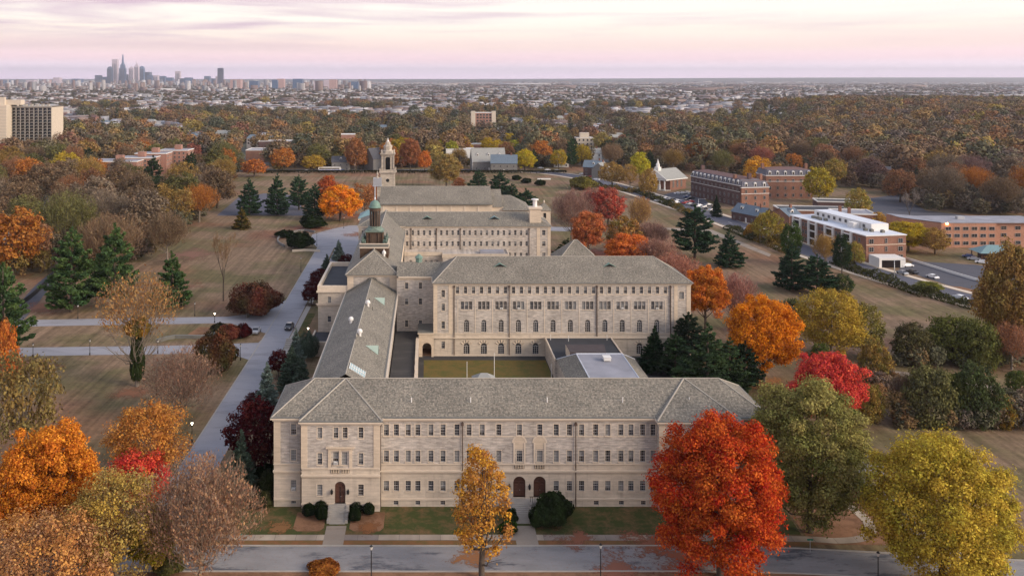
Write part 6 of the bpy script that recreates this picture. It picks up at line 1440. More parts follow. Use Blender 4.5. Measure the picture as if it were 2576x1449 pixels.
# trees round the rear wing and in the right meadow
for a in ((856, 556, 462, 108, 'oak1', ORG, GOLD, 'bright orange maple beyond the forecourt'), (826, 520, 440, 58, 'mid0', (0.42, 0.07, 0.02), RUST, 'small red-topped tree behind the orange maple'),
          (918, 545, 460, 90, 'thin1', (0.30, 0.14, 0.06), RUST, 'sparse russet tree right of the bright orange maple'), (946, 520, 462, 60, 'mid1', (0.42, 0.12, 0.05), RUST, 'reddish tree just left of the chapel turret'),
          (1123, 473, 384, 80, 'oak0', (0.22, 0.19, 0.08), OCH, 'tall oval olive tree behind the chapel'), (1155, 480, 445, 34, 'mid1', (0.45, 0.16, 0.07), RUST, 'little orange tree at the foot of the oval olive tree'),
          (1438, 610, 478, 100, 'twig1', (0.22, 0.13, 0.11), PNK, 'leafless pinkish tree right of the stair turret'), (1480, 642, 527, 86, 'oak2', (0.52, 0.15, 0.06), RUST, 'round orange-red tree with bare stem right of the rear wing'),
          (1568, 640, 540, 100, 'mid3', (0.38, 0.17, 0.05), DOLV, 'mottled orange and olive tree behind the vivid orange one'), (1583, 690, 585, 128, 'oak0', (0.58, 0.15, 0.05), BORG, 'vivid orange tree against the courtyard wing roof'),
          (1530, 570, 470, 90, 'mid0', (0.46, 0.07, 0.045), (0.25, 0.12, 0.09), 'large red-topped tree in the right meadow'), (1495, 560, 474, 86, 'twig2', (0.34, 0.10, 0.08), (0.22, 0.14, 0.11), 'reddish thinning tree left of the red-topped one'),
          (1610, 590, 500, 60, 'twig0', (0.25, 0.15, 0.09), OCH, 'brown thin tree at the meadow edge near the avenue'), (1615, 567, 490, 44, 'thin2', (0.20, 0.13, 0.06), RUST, 'small brown tree alone beside the meadow path'),
          (1655, 700, 600, 110, 'twig0', (0.27, 0.14, 0.11), PNK, 'leafless pink tree behind the courtyard wing roof'), (1700, 740, 640, 120, 'twig2', (0.29, 0.14, 0.10), (0.36, 0.15, 0.10), 'pinkish twiggy tree between roof and tall pine'),
          (1850, 830, 690, 110, 'twig1', (0.26, 0.13, 0.11), (0.34, 0.14, 0.10), 'dusky pink tree behind the two orange maples'), (1640, 640, 560, 90, 'twig1', (0.25, 0.14, 0.11), PNK, 'bare tree left of the tall meadow pine'),
          (2172, 900, 755, 100, 'mid3', (0.14, 0.13, 0.04), (0.25, 0.2, 0.05), 'olive half-bare tree right of the golden yellow tree'), (2200, 960, 850, 80, 'bushy0', OCH, DOLV, 'ochre thicket tree below the olive half-bare one'),
          (2295, 915, 812, 105, 'bushy0', (0.11, 0.10, 0.04), (0.06, 0.05, 0.03), 'dark ivy-hung tree left of the field thicket'), (2395, 910, 792, 130, 'bushy1', (0.15, 0.15, 0.04), DOLV, 'green-yellow thicket tree on the field edge'),
          (2465, 925, 800, 110, 'bushy1', (0.13, 0.13, 0.04), DOLV, 'green tree right of the field thicket'), (2545, 930, 815, 110, 'twig0', (0.25, 0.14, 0.10), RUST, 'reddish-brown tree at the right field edge'),
          (2335, 1068, 912, 130, 'bushy1', (0.15, 0.14, 0.05), (0.08, 0.08, 0.04), 'large ivy-green tree in the middle of the right field hedge'), (2392, 1065, 935, 90, 'bushy1', (0.10, 0.11, 0.035), DOLV, 'smaller green tree right of the ivy-green one'),
          (2455, 1070, 912, 125, 'bushy0', (0.08, 0.10, 0.035), (0.05, 0.06, 0.03), 'dark green tree right of centre in the field hedge'), (2525, 1075, 1000, 75, 'bushy0', (0.32, 0.16, 0.03), DOLV, 'orange-leaved shrub tree at the end of the field hedge'),
          (2280, 1050, 940, 80, 'twig1', (0.13, 0.09, 0.07), BRN, 'dark leafless thicket tree left in the field hedge'), (2190, 1060, 965, 70, 'bushy0', (0.34, 0.2, 0.06), OLV, 'yellowish tree peeping out behind the big olive tree'),
          (2545, 905, 600, 165, 'oak1', (0.28, 0.15, 0.05), (0.22, 0.16, 0.05), 'tall brown-orange tree at the right edge by the car park'), (2520, 850, 700, 90, 'mid1', (0.16, 0.12, 0.05), OCH, 'olive-brown tree left of the tall right-edge tree'),
          (2118, 690, 588, 50, 'mid0', (0.03, 0.05, 0.02), (0.02, 0.035, 0.02), 'dark ivy-clad tree stump before the white-roofed block'), (2075, 675, 590, 60, 'twig0', (0.26, 0.16, 0.06), OCH, 'thin street tree before the white-roofed block'),
          (2150, 675, 605, 55, 'mid3', (0.20, 0.20, 0.04), OCH, 'yellow-green tree at the corner of the white-roofed block'), (1990, 665, 560, 55, 'mid2', (0.05, 0.08, 0.02), GRN, 'narrow green tree before the white-roofed block'),
          (1932, 612, 528, 75, 'mid3', (0.30, 0.20, 0.035), OLV, 'golden street tree by the brick cottage'), (2338, 735, 708, 70, 'mid0', (0.23, 0.22, 0.035), DOLV, 'round yellow-green bush tree at the avenue edge'),
          (2285, 632, 555, 100, 'oak2', (0.46, 0.31, 0.025), (0.30, 0.24, 0.03), 'golden tree between the white roof and the orange brick block'), (2352, 640, 570, 68, 'mid3', (0.24, 0.15, 0.05), OCH, 'sparse brown tree before the orange brick block'),
          (2060, 510, 420, 80, 'mid0', (0.40, 0.28, 0.03), OLV, 'tall golden tree right of the second brick block'), (1905, 480, 390, 80, 'mid3', (0.40, 0.22, 0.04), GOLD, 'big golden-brown tree behind the dark brick terrace'),
          (1610, 455, 382, 52, 'mid0', (0.50, 0.40, 0.03), (0.28, 0.28, 0.03), 'yellow-green tree left of the white-spired church'), (1540, 470, 405, 68, 'mid3', (0.26, 0.17, 0.06), OCH, 'wide brown tree on the near side of the avenue bend'),
          (1585, 475, 410, 40, 'thin2', (0.28, 0.17, 0.06), OCH, 'brown tree beside the avenue bend'), (1632, 500, 420, 50, 'mid1', (0.26, 0.17, 0.05), OCH, 'thin brown tree before the church portico'),
          (2288, 560, 475, 55, 'bare0', (0.22, 0.19, 0.17), TWG, 'pale leafless tree behind the golden tree'), (1320, 428, 374, 56, 'oak1', (0.42, 0.36, 0.03), (0.50, 0.33, 0.03), 'bright yellow-green tree right of the stone church'),
          (1405, 428, 376, 44, 'mid2', (0.48, 0.30, 0.03), OLV, 'yellow tree beside the avenue curve'), (1437, 424, 345, 40, 'pine1', DPINE, PINE, 'tall dark conifer behind the avenue curve'),
          (1032, 432, 345, 52, 'oak2', (0.28, 0.11, 0.06), RUST, 'big russet tree right of the bell tower top'), (1068, 432, 376, 38, 'mid1', (0.50, 0.17, 0.04), BORG, 'small orange tree right of the big russet one'),
          (895, 430, 345, 58, 'mid0', (0.27, 0.13, 0.06), RUST, 'russet tree left of the bell tower across the far street'), (790, 430, 388, 62, 'mid3', (0.40, 0.27, 0.03), OCH, 'pair-topped yellow tree behind the far hedge'),
          (640, 445, 398, 66, 'mid1', (0.50, 0.15, 0.03), RUST, 'orange-red tree at the meadow corner far left'), (2560, 1010, 930, 60, 'mid0', DOLV, GRN, 'dark green tree cut by the right edge'),
          (2100, 470, 398, 60, 'mid2', (0.22, 0.20, 0.06), OCH, 'pale olive tree above the second brick block'), (2160, 560, 470, 60, 'mid3', (0.22, 0.22, 0.05), OCH, 'light green tree behind the white-roofed block'),
          (2210, 590, 530, 50, 'mid1', (0.45, 0.25, 0.03), OCH, 'small golden tree behind the white-roofed block')):
    a_t(a[0], a[1], a[2], a[3], a[4], a[5], a[6], 'autumn_tree', a[7])
for px, b_, t_, w_, c_, lab in ((1135, 400, 352, 40, 1, 'leftmost yellow tree of the row behind the pale blocks'), (1165, 392, 340, 44, 0, 'golden tree second in the row behind the pale blocks'), (1255, 402, 350, 50, 0, 'bright yellow tree behind the grey stone church roof'), (1292, 398, 352, 44, 1, 'yellow-green tree right of the bright yellow one'),
        (1345, 404, 360, 46, 0, 'deep yellow tree above the avenue curve'), (1378, 398, 362, 38, 1, 'small yellow-green tree above the avenue curve'), (1100, 398, 350, 40, 1, 'yellow-green tree above the small orange tree'), (1228, 390, 346, 40, 0, 'golden tree between the two pale low blocks')):
    a_t(px, b_, t_, w_, 'mid%d' % (px % 4), (0.46, 0.33, 0.03) if c_ == 0 else (0.34, 0.32, 0.04), (0.38, 0.24, 0.03) if c_ == 0 else (0.24, 0.24, 0.03), 'yellow_tree', lab, 'tree', 'yellow trees beyond the far street')
a_t(1802, 545, 492, 34, 'spruce1', (0.02, 0.04, 0.02), (0.03, 0.05, 0.03), 'spruce_tree', 'dark conifer before the dark brick terrace')
a_t(2120, 745, 690, 60, 'mid0', DPINE, DOLV, 'dark_tree', 'dark tree at the right foot of the two avenue pines')

# shrubs
def shrub(px, base, wpx, hpx, kind, c1, c2, label, cat='shrub', group=None, name='shrub'):
    x, y = px2(px, base); return plant(kind, x, y + wpx * y / F / 2 * 0.5, hpx * y / F * 1.0, wpx * y / F / 2, c1, c2, name, label, cat, group)
DK = ((0.022, 0.035, 0.012), (0.012, 0.02, 0.01))
for px, b, w, h, lab in ((776, 1302, 36, 32, 'left clipped bush by the left entrance'), (808, 1312, 32, 38, 'front clipped bush left of the left entrance steps'), (806, 1293, 34, 30, 'rear clipped bush left of the left entrance steps'),
                         (892, 1315, 34, 34, 'front clipped bush right of the left entrance steps'), (895, 1293, 34, 26, 'rear clipped bush right of the left entrance steps'), (927, 1298, 32, 30, 'right-hand clipped bush below the first bay')):
    shrub(px, b, w, h, 'bigshrub0', DK[0], DK[1], lab, 'bush', 'clipped bushes at the left entrance')
for px, b, w, h, lab in ((1395, 1325, 90, 72, 'big shrub mound right of the main steps'), (1362, 1330, 56, 48, 'smaller shrub against the main steps'), (1285, 1320, 34, 36, 'low shrub left of the main steps'), (1280, 1345, 44, 28, 'spreading green shrub at the foot of the main steps')):
    shrub(px, b, w, h, 'shrub0', (0.04, 0.06, 0.02) if px != 1280 else (0.05, 0.10, 0.015), (0.025, 0.035, 0.015), lab, 'shrub', 'shrubs at the main steps')
for px, b, w, h, c, lab in ((575, 857, 60, 34, (0.20, 0.06, 0.04), 'low red shrub at the mouth of the cross drive'), (612, 852, 36, 34, (0.07, 0.012, 0.015), 'dark wine-coloured shrub by the parked grey car'), (549, 840, 40, 24, (0.05, 0.05, 0.03), 'dark shrub behind the red shrub at the cross drive'),
                            (785, 577, 62, 32, DK[0], 'clipped dark yew block beyond the forecourt'), (752, 628, 64, 40, DK[0], 'spreading dark yew left of the forecourt'), (715, 598, 46, 16, DK[0], 'low round yew hedge by the garden ring'),
                            (1470, 478, 66, 30, (0.20, 0.17, 0.04), 'golden-green shrub clump at the avenue bend'), (1360, 468, 26, 14, DK[0], 'left bush of the meadow bench pair'), (1325, 462, 26, 12, DK[0], 'far bush of the meadow bench pair'), (1300, 454, 24, 12, DK[0], 'low bush by the far hedge'),
                            (1660, 1185, 40, 30, DK[0], 'dark shrub between front wing and scarlet maple'), (664, 1205, 52, 32, DK[0], 'dark shrub at the left flank of the front wing'), (672, 1255, 50, 60, (0.045, 0.055, 0.02), 'tall loose shrub left of the front wing'),
                            (655, 1280, 60, 36, (0.06, 0.06, 0.025), 'low loose shrub beside the front lawn'), (812, 1449, 80, 22, (0.38, 0.13, 0.03), 'orange shrub at the bottom edge near the street'), (420, 1452, 70, 50, (0.16, 0.15, 0.05), 'pale olive shrub at the bottom of the foreground cluster'),
                            (1960, 615, 40, 20, (0.2, 0.14, 0.04), 'brown shrub by the brick cottage'), (1900, 600, 46, 32, (0.38, 0.20, 0.04), 'golden shrub beside the avenue hedge')):
    shrub(px, b, w, h, 'shrub1', c, tuple(v * 0.6 for v in c), lab)
# hedge along the avenue: one long row of bushes in several stretches
rng = random.Random(5)
stretch = [((2470, 782), (2330, 742)), ((2330, 748), (2210, 702)), ((2210, 704), (2100, 662)), ((1990, 640), (1900, 602)), ((1900, 606), (1830, 575)), ((1760, 555), (1690, 517)), ((1690, 520), (1600, 482)), ((1600, 486), (1480, 466))]
names = ['stretch of shaggy hedge beside the white moving car', 'dark green stretch of avenue hedge before the car park', 'stretch of avenue hedge right of the dark pines', 'golden-brown stretch of hedge opposite the brick cottage',
         'dark stretch of hedge behind the full pine', 'mixed yellow hedge stretch opposite the dark brick terrace', 'bushy hedge stretch opposite the church car park', 'far brown hedge stretch at the avenue bend']
for (a, b), lab in zip(stretch, names):
    A, B = px2(*a), px2(*b); n = 16; Cs = []; Ns = []; S = []; TN = []
    L = math.hypot(B[0] - A[0], B[1] - A[1]); g = np.random.default_rng(int(A[0] * 7)); m = int(L * 75)
    t = g.random(m); th = g.random(m) * math.pi; hh = 2.2 + 0.9 * np.sin(t * L * 0.35 + 1) + 0.6 * np.sin(t * L * 1.1); ww = 2.4
    x = A[0] + (B[0] - A[0]) * t; y = A[1] + (B[1] - A[1]) * t; nx, ny = -(B[1] - A[1]) / L, (B[0] - A[0]) / L; o = np.cos(th) * ww * (0.8 + 0.3 * g.random(m))
    C = np.stack([x + nx * o - A[0], y + ny * o - A[1], np.sin(th) * hh * (0.8 + 0.25 * g.random(m)) + 0.05], 1)
    Nn = np.stack([nx * np.cos(th), ny * np.cos(th), np.sin(th)], 1) + 0.7 * dirs(g, m)
    me = card_mesh('hedge', C, Nn, 0.32 * (0.6 + 0.8 * g.random(m)), 0.6, g.random(m), 0.5 + 0.5 * np.sin(t * L * 0.5), MT['leaf'])
    h = link('hedge', me, None, (A[0], A[1], 0)); gold = 'gold' in lab or 'yellow' in lab or 'brown' in lab
    h.color = c4((0.10, 0.095, 0.03)); h['col2'] = [0.26, 0.16, 0.04] if gold else [0.05, 0.055, 0.02]; tag(h, lab, 'hedge', 'hedge along the avenue')
# clipped dark hedge along the far street

g = np.random.default_rng(3); m = 9000; t = g.random(m); C = np.stack([t * 230 - 115, (g.random(m) - 0.5) * 2.2, 2.3 * g.random(m) ** 0.3], 1)
me = card_mesh('hedge', C, dirs(g, m) + np.array([0, -0.5, 0.8]), np.full(m, 0.55), 0.6, g.random(m), g.random(m), MT['leaf'])
h = link('hedge', me, None, (-10, 676, 0)); h.color = c4((0.03, 0.035, 0.015)); h['col2'] = [0.05, 0.04, 0.02]; tag(h, 'long clipped dark hedge along the far side of the meadow', 'hedge')

# ---------------------------------------------------------------- woods, tree by tree
def ordinal(i, n):
    w = ['leftmost', 'second from left', 'third from left', 'fourth from left', 'fifth from left', 'sixth from left', 'seventh from left', 'eighth from left', 'ninth from left', 'tenth from left']
    if n == 1: return 'only'
    if i == n - 1: return 'rightmost'
    return w[i] if i < len(w) else '%dth from left' % (i + 1)
PAL = [('russet', (0.27, 0.12, 0.06), (0.20, 0.12, 0.07)), ('brown', (0.19, 0.12, 0.07), (0.15, 0.11, 0.07)), ('grey-brown', (0.17, 0.135, 0.10), (0.20, 0.14, 0.09)), ('olive', (0.16, 0.14, 0.05), (0.10, 0.10, 0.04)),
       ('ochre', (0.30, 0.18, 0.055), (0.20, 0.14, 0.05)), ('orange', (0.42, 0.16, 0.035), (0.32, 0.13, 0.04)), ('dark green', (0.045, 0.065, 0.03), (0.03, 0.045, 0.025)), ('yellow', (0.45, 0.31, 0.035), (0.33, 0.25, 0.04)),
       ('purple-brown', (0.17, 0.10, 0.09), (0.13, 0.09, 0.08)), ('dusky red', (0.27, 0.085, 0.06), (0.20, 0.09, 0.07))]
def inpoly(x, y, P):
    r = False; j = len(P) - 1
    for i in range(len(P)):
        if (P[i][1] > y) != (P[j][1] > y) and x < (P[j][0] - P[i][0]) * (y - P[i][1]) / (P[j][1] - P[i][1]) + P[i][0]: r = not r
        j = i
    return r
BLOCK = []   # (x, y, r) footprints where no wood tree may stand
def wood(zone, poly, n, dmin, hts, pal, group, seed, kinds):
    rng = random.Random(seed); W = [px2(*p) for p in poly]; xs = [p[0] for p in W]; ys = [p[1] for p in W]; got = []; tries = 0
    while len(got) < n and tries < 20000:
        tries += 1; x, y = rng.uniform(min(xs), max(xs)), rng.uniform(min(ys), max(ys))
        if not inpoly(x, y, W) or any((x - a) ** 2 + (y - b) ** 2 < dmin ** 2 for a, b, *_ in got): continue
        if cleared(x, y) or any((x - a) ** 2 + (y - b) ** 2 < r * r for a, b, r in BLOCK): continue
        got.append((x, y, rng.choices(range(len(pal)), [q[1] for q in pal])[0]))
    byc = {}
    for i, g_ in enumerate(got): byc.setdefault(g_[2], []).append(i)
    for ci, ids in byc.items():
        ids.sort(key=lambda i: got[i][0] / got[i][1])
        nm, c1, c2 = PAL[pal[ci][0]]
        for r, i in enumerate(ids):
            x, y, _ = got[i]; v = rng.uniform(0.8, 1.2); ht = rng.uniform(*hts); k = rng.choice(kinds)
            if nm == 'dark green' and rng.random() < 0.5: k = 'pine%d' % rng.randrange(3)
            plant(k, x, y, ht, ht * rng.uniform(0.40, 0.52) * (0.75 if 'pine' in k else 1), tuple(a * v for a in c1), tuple(a * v for a in c2), 'woodland_tree', '%s %s tree %s' % (ordinal(r, len(ids)), nm, zone), 'tree', group, z=terr(x, y))
# footprints of the buildings among the trees
for p in ((350, 436, 42), (440, 432, 25), (290, 436, 25), (70, 400, 50), (1680, 480, 22), (1700, 462, 16), (1820, 500, 35), (1790, 490, 30), (1870, 500, 25), (1985, 500, 30), (1870, 545, 20), (2000, 560, 25), (2100, 600, 45), (2200, 640, 40), (2400, 590, 50), (2520, 600, 60), (1215, 425, 22), (1270, 425, 22), (655, 425, 20)):
    BLOCK.append((*px2(p[0], p[1]), p[2]))
KM = ['mid0', 'mid1', 'mid2', 'mid3', 'twig0', 'twig1', 'twig2', 'thin0', 'mid1', 'mid3']
wood('in the woods left of the meadow', [(-60, 470), (620, 438), (560, 520), (500, 620), (420, 690), (330, 705), (-60, 720)], 60, 15, (17, 25), [(0, 3), (1, 4), (2, 4), (3, 2), (4, 2), (6, 1.2), (5, .8)], 'woods left of the meadow', 1, KM)
wood('between the slab block and the brick flats', [(-40, 400), (900, 385), (900, 428), (640, 436), (-60, 466)], 46, 20, (15, 21), [(0, 3), (1, 3), (3, 3), (4, 2), (6, 2), (5, 1), (7, .5), (9, .5)], 'trees beyond the left meadow', 2, KM)
wood('behind the far street', [(900, 385), (1480, 380), (1500, 418), (1400, 426), (900, 428)], 30, 17, (15, 22), [(0, 2), (1, 1.5), (4, 2), (7, 7), (6, 2), (5, 1), (3, 2)], 'trees behind the far street', 3, KM)
wood('in the gardens behind the white-spired church', [(1480, 380), (2080, 380), (2080, 440), (1960, 470), (1740, 440), (1600, 432), (1500, 418)], 40, 18, (14, 20), [(0, 2), (1, 3), (3, 3), (4, 2), (6, 2), (5, .7), (9, .7)], 'trees behind the church', 4, KM)
wood('in the woods right of the brick blocks', [(2060, 395), (2650, 395), (2650, 555), (2330, 545), (2220, 500), (2100, 480), (2070, 440)], 52, 18, (17, 24), [(8, 4), (1, 4), (2, 3), (4, 1.5), (3, 1), (0, 2), (5, .6)], 'woods on the right', 5, KM)

build_litter()
# ================================================================ neighbouring buildings
class Blk:
    """rotated box building: origin at one base corner, local x along the front, local y going back"""
    def __init__(s, name, x, y, a, label, cat='building', group=None):
        s.e = empty(name, (x, y, terr(x, y)), label, cat, group, a)
    def part(s, mb, name, mats, parent=None): 
        return link(name, mb.mesh(name, mats), parent or s.e)
    def win(s, x, y, z, w, h, face=0, kind='plain', cols=2, rows=1, shade=0, sill=False):
        """face 0: -y, 1: +x, 2: +y, 3: -x"""
        rz = (0, R(90), R(180), R(-90))[face]; x += (0, .08, 0, -.08)[face]; y += (-.08, 0, .08, 0)[face]
        o = link('window', win_mesh(w, h, kind, shade, cols, rows), s.e, (x, y, z), rz); return o
def grid_windows(B, face, L, y, zs, xs, w, h, **k):
    for z in zs:
        for x in xs:
            if face == 0: B.win(x, y - 0.03, z, w, h, 0, **k)
            elif face == 3: B.win(y - 0.03, x, z, w, h, 3, **k)
            else: B.win(y + 0.03, x, z, w, h, 1, **k)
# --- slab apartment tower, far left
def slab_tower():
    x0, y0 = pX(17, 800), 800; x1 = pX(129, 800); W = x1 - x0; D = 25; Ht = 46
    B = Blk('apartment_tower', x0, y0, 0, 'tall slab apartment tower with balcony grid and blank cream end wall', 'tower block')
    m = MB(); m.box(0, W, 1.5, D, 0, Ht); m.box(W, W + 0.6, -0.3, D, 0, Ht + 0.8); B.part(m, 'wall', [MT['cream']])
    m = MB(); 
    for i in range(18): m.box(0, W - 0.02, -0.2, 1.49, i * 2.67 - 0.1, i * 2.67 + 0.1 if i < 17 else i * 2.67)
    for i in range(11): m.box(i * W / 10 - 0.15, i * W / 10 + 0.15, -0.1, 1.48, 0, Ht - 0.5)
    B.part(m, 'balcony_slabs', [MT['concrete']])
    for i in range(17):
        for j in range(5):
            m = MB(); m.box(j * W / 5 + 0.3, (j + 1) * W / 5 - 0.3, 1.40, 1.49, i * 2.67 + 0.15, i * 2.67 + 2.5, 0); 
            for k in range(4): m.box(j * W / 5 + 0.3 + k * 2.0, j * W / 5 + 0.3 + k * 2.0 + 0.9, -0.12, -0.05, i * 2.67 + 0.1, i * 2.67 + 1.0, 1 if (i * 7 + j * 3 + k) % 3 else 2)
            B.part(m, 'window', [MT['glass'], MT['gutter'], MT['blind']])
    m = MB(); m.box(0, W + 0.6, -0.4, D, Ht, Ht + 0.7, 0)
    for k in range(7): m.box(4 + k * 5, 6 + k * 5, 4, 7, Ht + 0.7, Ht + 2.6, 0)
    B.part(m, 'roof', [MT['concrete']])
    C = Blk('apartment_tower', pX(-140, 790), 790, 0, 'cream tower wing with striped balconies cut by the left edge', 'tower block')
    w2 = pX(16, 790) - pX(-140, 790)
    m = MB(); m.box(0, w2, 0, 30, 0, 48); C.part(m, 'wall', [MT['cream']])
    m = MB()
    for i in range(18): m.box(0.5, w2 + 0.05, -0.25, -0.01, i * 2.75, i * 2.75 + 0.9)
    C.part(m, 'balcony', [MT['trim']])
    m = MB(); m.box(w2 - 14, w2 + 9, 8, 16, 48, 52.5, 0); m.box(w2 - 16, w2 - 4, 5, 8, 48, 55, 0); C.part(m, 'roof_house', [MT['cream']])
slab_tower()
def flats():
    spec = [(228, 344, 640, 12, 22, 'lowest and leftmost of the pink brick flats'), (300, 386, 655, 13.2, 18, 'second pink brick block from the left, set forward'),
            (339, 418, 672, 15, 16, 'third pink brick block with a roof house'), (400, 472, 690, 15.9, 18, 'rightmost pink brick block, standing farthest back')]
    for a, b, Y, h, D, lab in spec:
        X0, X1 = pX(a, Y), pX(b, Y); W = X1 - X0; B = Blk('brick_flats', X0, Y, 0, lab, 'apartments', 'pink brick flats beyond the woods')
        m = MB(); m.box(0, W, 0, D, 0, h); B.part(m, 'wall', [MT['pbrick']])
        m = MB(); m.box(-0.3, W + 0.3, -0.3, D + 0.3, h, h + 0.5, 0); m.poly([(0.4, 0.4, h + 0.51), (W - 0.4, 0.4, h + 0.51), (W - 0.4, D - 0.4, h + 0.51), (0.4, D - 0.4, h + 0.51)], 1)
        m.box(W * 0.45, W * 0.45 + 5, D * 0.4, D * 0.4 + 5, h + 0.5, h + 4, 2); B.part(m, 'roof', [MT['white'], MT['membrane'], MT['pbrick']])
        n = int(W / 3.4)
        for z in (h - 2.6, h - 5.6, h - 8.6): 
            grid_windows(B, 0, W, 0, [z], [2 + i * 3.4 for i in range(n)], 1.3, 1.5)
            grid_windows(B, 1, D, W, [z], [2.5 + i * 4 for i in range(int(D / 4))], 1.2, 1.5)
flats()
# --- brick church with white portico and spire
def church():
    x, y = px2(1686, 480); a = R(-53)
    # local x runs along the gable front (towards the viewer's right), local y back along the nave
    ca = math.cos(R(-52)); 
    B = Blk('brick_church', x, y, R(38), 'red brick church with white portico, pale roof and white spire', 'church')
    W, D, e, r = 17.0, 16.5, 7.6, 13.2
    # front gable occupies x from -W to 0 rotated so that it faces left; nave side runs from the corner to the right
    # local frame: side wall along +x, gable front along -y direction side (face 3)
    m = MB()
    m.box(0, D, 0, W, 0, e, 0); m.poly([(0, 0, e), (0, W, e), (0, W / 2, r - 0.2)], 0); m.poly([(D, 0, e), (D, W / 2, r - 0.2), (D, W, e)], 0)
    B.part(m, 'wall', [MT['brick']])
    m = MB(); o = 0.8
    m.poly([(-5.2, -o, e - 0.3), (D + o, -o, e - 0.3), (D + o, W / 2, r), (-5.2, W / 2, r)]); m.poly([(-5.2, W / 2, r), (D + o, W / 2, r), (D + o, W + o, e - 0.3), (-5.2, W + o, e - 0.3)])
    B.part(m, 'roof', [MT['greyroof']])
    m = MB(); m.box(-5.3, D + o, -o - 0.15, -o + 0.1, e - 0.9, e - 0.32, 0); m.tube((-5.3, -o, e - 0.2), (-5.3, W / 2, r + 0.05), 0.28, n=4); m.tube((-5.3, W / 2, r + 0.05), (-5.3, W + o, e - 0.2), 0.28, n=4)
    m.poly([(-5.1, 0, e), (-5.1, W, e), (-5.1, W / 2, r - 0.3)], 0); m.box(-5.2, 0, 0, W, e - 1.0, e - 0.35, 0)
    B.part(m, 'pediment', [MT['white']])
    for k in range(5):
        m = MB(); yy = 0.8 + k * (W - 1.6) / 4; m.lathe(-4.7, yy, [(0.6, 0), (0.5, 0.4), (0.42, 6.2), (0.6, 6.6)], 10); B.part(m, 'column', [MT['white']])
    for i, xx in enumerate((3.2, 7.4, 11.6)):
        B.win(xx, -0.04, 1.8, 1.6, 4.6, 0, 'arch')
    m = MB(); m.box(-0.12, -0.02, W / 2 - 1.3, W / 2 + 1.3, 0, 3.4); B.part(m, 'door', [MT['white']])
    m = MB(); m.box(-6, 0, -0.5, W + 0.5, 0, 0.5); B.part(m, 'steps', [MT['concrete']])
    m = MB(); cx, cy = -1.5, W / 2; m.box(cx - 1.5, cx + 1.5, cy - 1.5, cy + 1.5, r - 2, r + 1.4); m.lathe(cx, cy, [(1.35, r + 1.4), (1.2, r + 3.0), (1.45, r + 3.1), (0.9, r + 3.4), (0.05, r + 6.6)], 8, rot=R(22.5)); B.part(m, 'spire', [MT['white']])
church()
def houselike(name, x, y, a, W, D, e, r, wall, roof, label, cat='house', group=None, dorm=0, chim=True, nw=3, storeys=2, hip=False):
    B = Blk(name, x, y, a, label, cat, group)
    m = MB(); m.box(-W / 2, W / 2, -D / 2, D / 2, 0, e, 0)
    if not hip: m.poly([(-W / 2, -D / 2, e), (-W / 2, D / 2, e), (-W / 2, 0, r)], 0); m.poly([(W / 2, -D / 2, e), (W / 2, 0, r), (W / 2, D / 2, e)], 0)
    B.part(m, 'wall', [MT[wall] if isinstance(wall, str) else wall])
    m = MB()
    if hip: m.hip(-W / 2 - .5, W / 2 + .5, -D / 2 - .5, D / 2 + .5, e, r, D / 2 * 0.9, 0)
    else:
        m.poly([(-W / 2 - .4, -D / 2 - .5, e - .3), (W / 2 + .4, -D / 2 - .5, e - .3), (W / 2 + .4, 0, r + .05), (-W / 2 - .4, 0, r + .05)]); m.poly([(-W / 2 - .4, 0, r + .05), (W / 2 + .4, 0, r + .05), (W / 2 + .4, D / 2 + .5, e - .3), (-W / 2 - .4, D / 2 + .5, e - .3)])
    ro = B.part(m, 'roof', [MT[roof]])
    if chim: m = MB(); m.box(W * 0.25, W * 0.25 + 1, -0.5, 0.5, e, r + 1.6); B.part(m, 'chimney', [MT['brick']], ro)
    for s in range(storeys):
        for i in range(nw):
            xx = -W / 2 + W * (i + 0.5) / nw; B.win(xx, -D / 2 - 0.04, 0.9 + s * 2.9, 1.1, 1.5, 0, cols=2)
    for s in range(storeys): B.win(-W / 2 - 0.04, 0, 0.9 + s * 2.9, 1.1, 1.5, 3); B.win(W / 2 + 0.04, 0, 0.9 + s * 2.9, 1.1, 1.5, 1)
    m = MB(); m.box(-0.55, 0.55, -D / 2 - 0.08, -D / 2 - 0.01, 0, 2.2); B.part(m, 'door', [MT['white']])
    for i in range(dorm):
        xx = -W / 2 + W * (i + 0.5) / dorm; zz = (e + r) / 2
        m = MB(); m.box(xx - 0.8, xx + 0.8, -D * 0.30, -D * 0.05, zz - 0.9, zz + 0.7, 0); m.box(xx - 0.5, xx + 0.5, -D * 0.30 - 0.05, -D * 0.30 + 0.01, zz - 0.6, zz + 0.4, 1)
        m.poly([(xx - 0.9, -D * 0.31, zz + 0.7), (xx + 0.9, -D * 0.31, zz + 0.7), (xx, -D * 0.31, zz + 1.4)], 0); m.poly([(xx - 0.9, -D * 0.31, zz + 0.7), (xx, -D * 0.31, zz + 1.4), (xx, 0, zz + 1.4), (xx - 0.9, 0, zz + 0.7)], 2); m.poly([(xx + 0.9, -D * 0.31, zz + 0.7), (xx + 0.9, 0, zz + 0.7), (xx, 0, zz + 1.4), (xx, -D * 0.31, zz + 1.4)], 2)
        B.part(m, 'dormer', [MT['white'], MT['glass'], MT[roof]], ro)
    return B
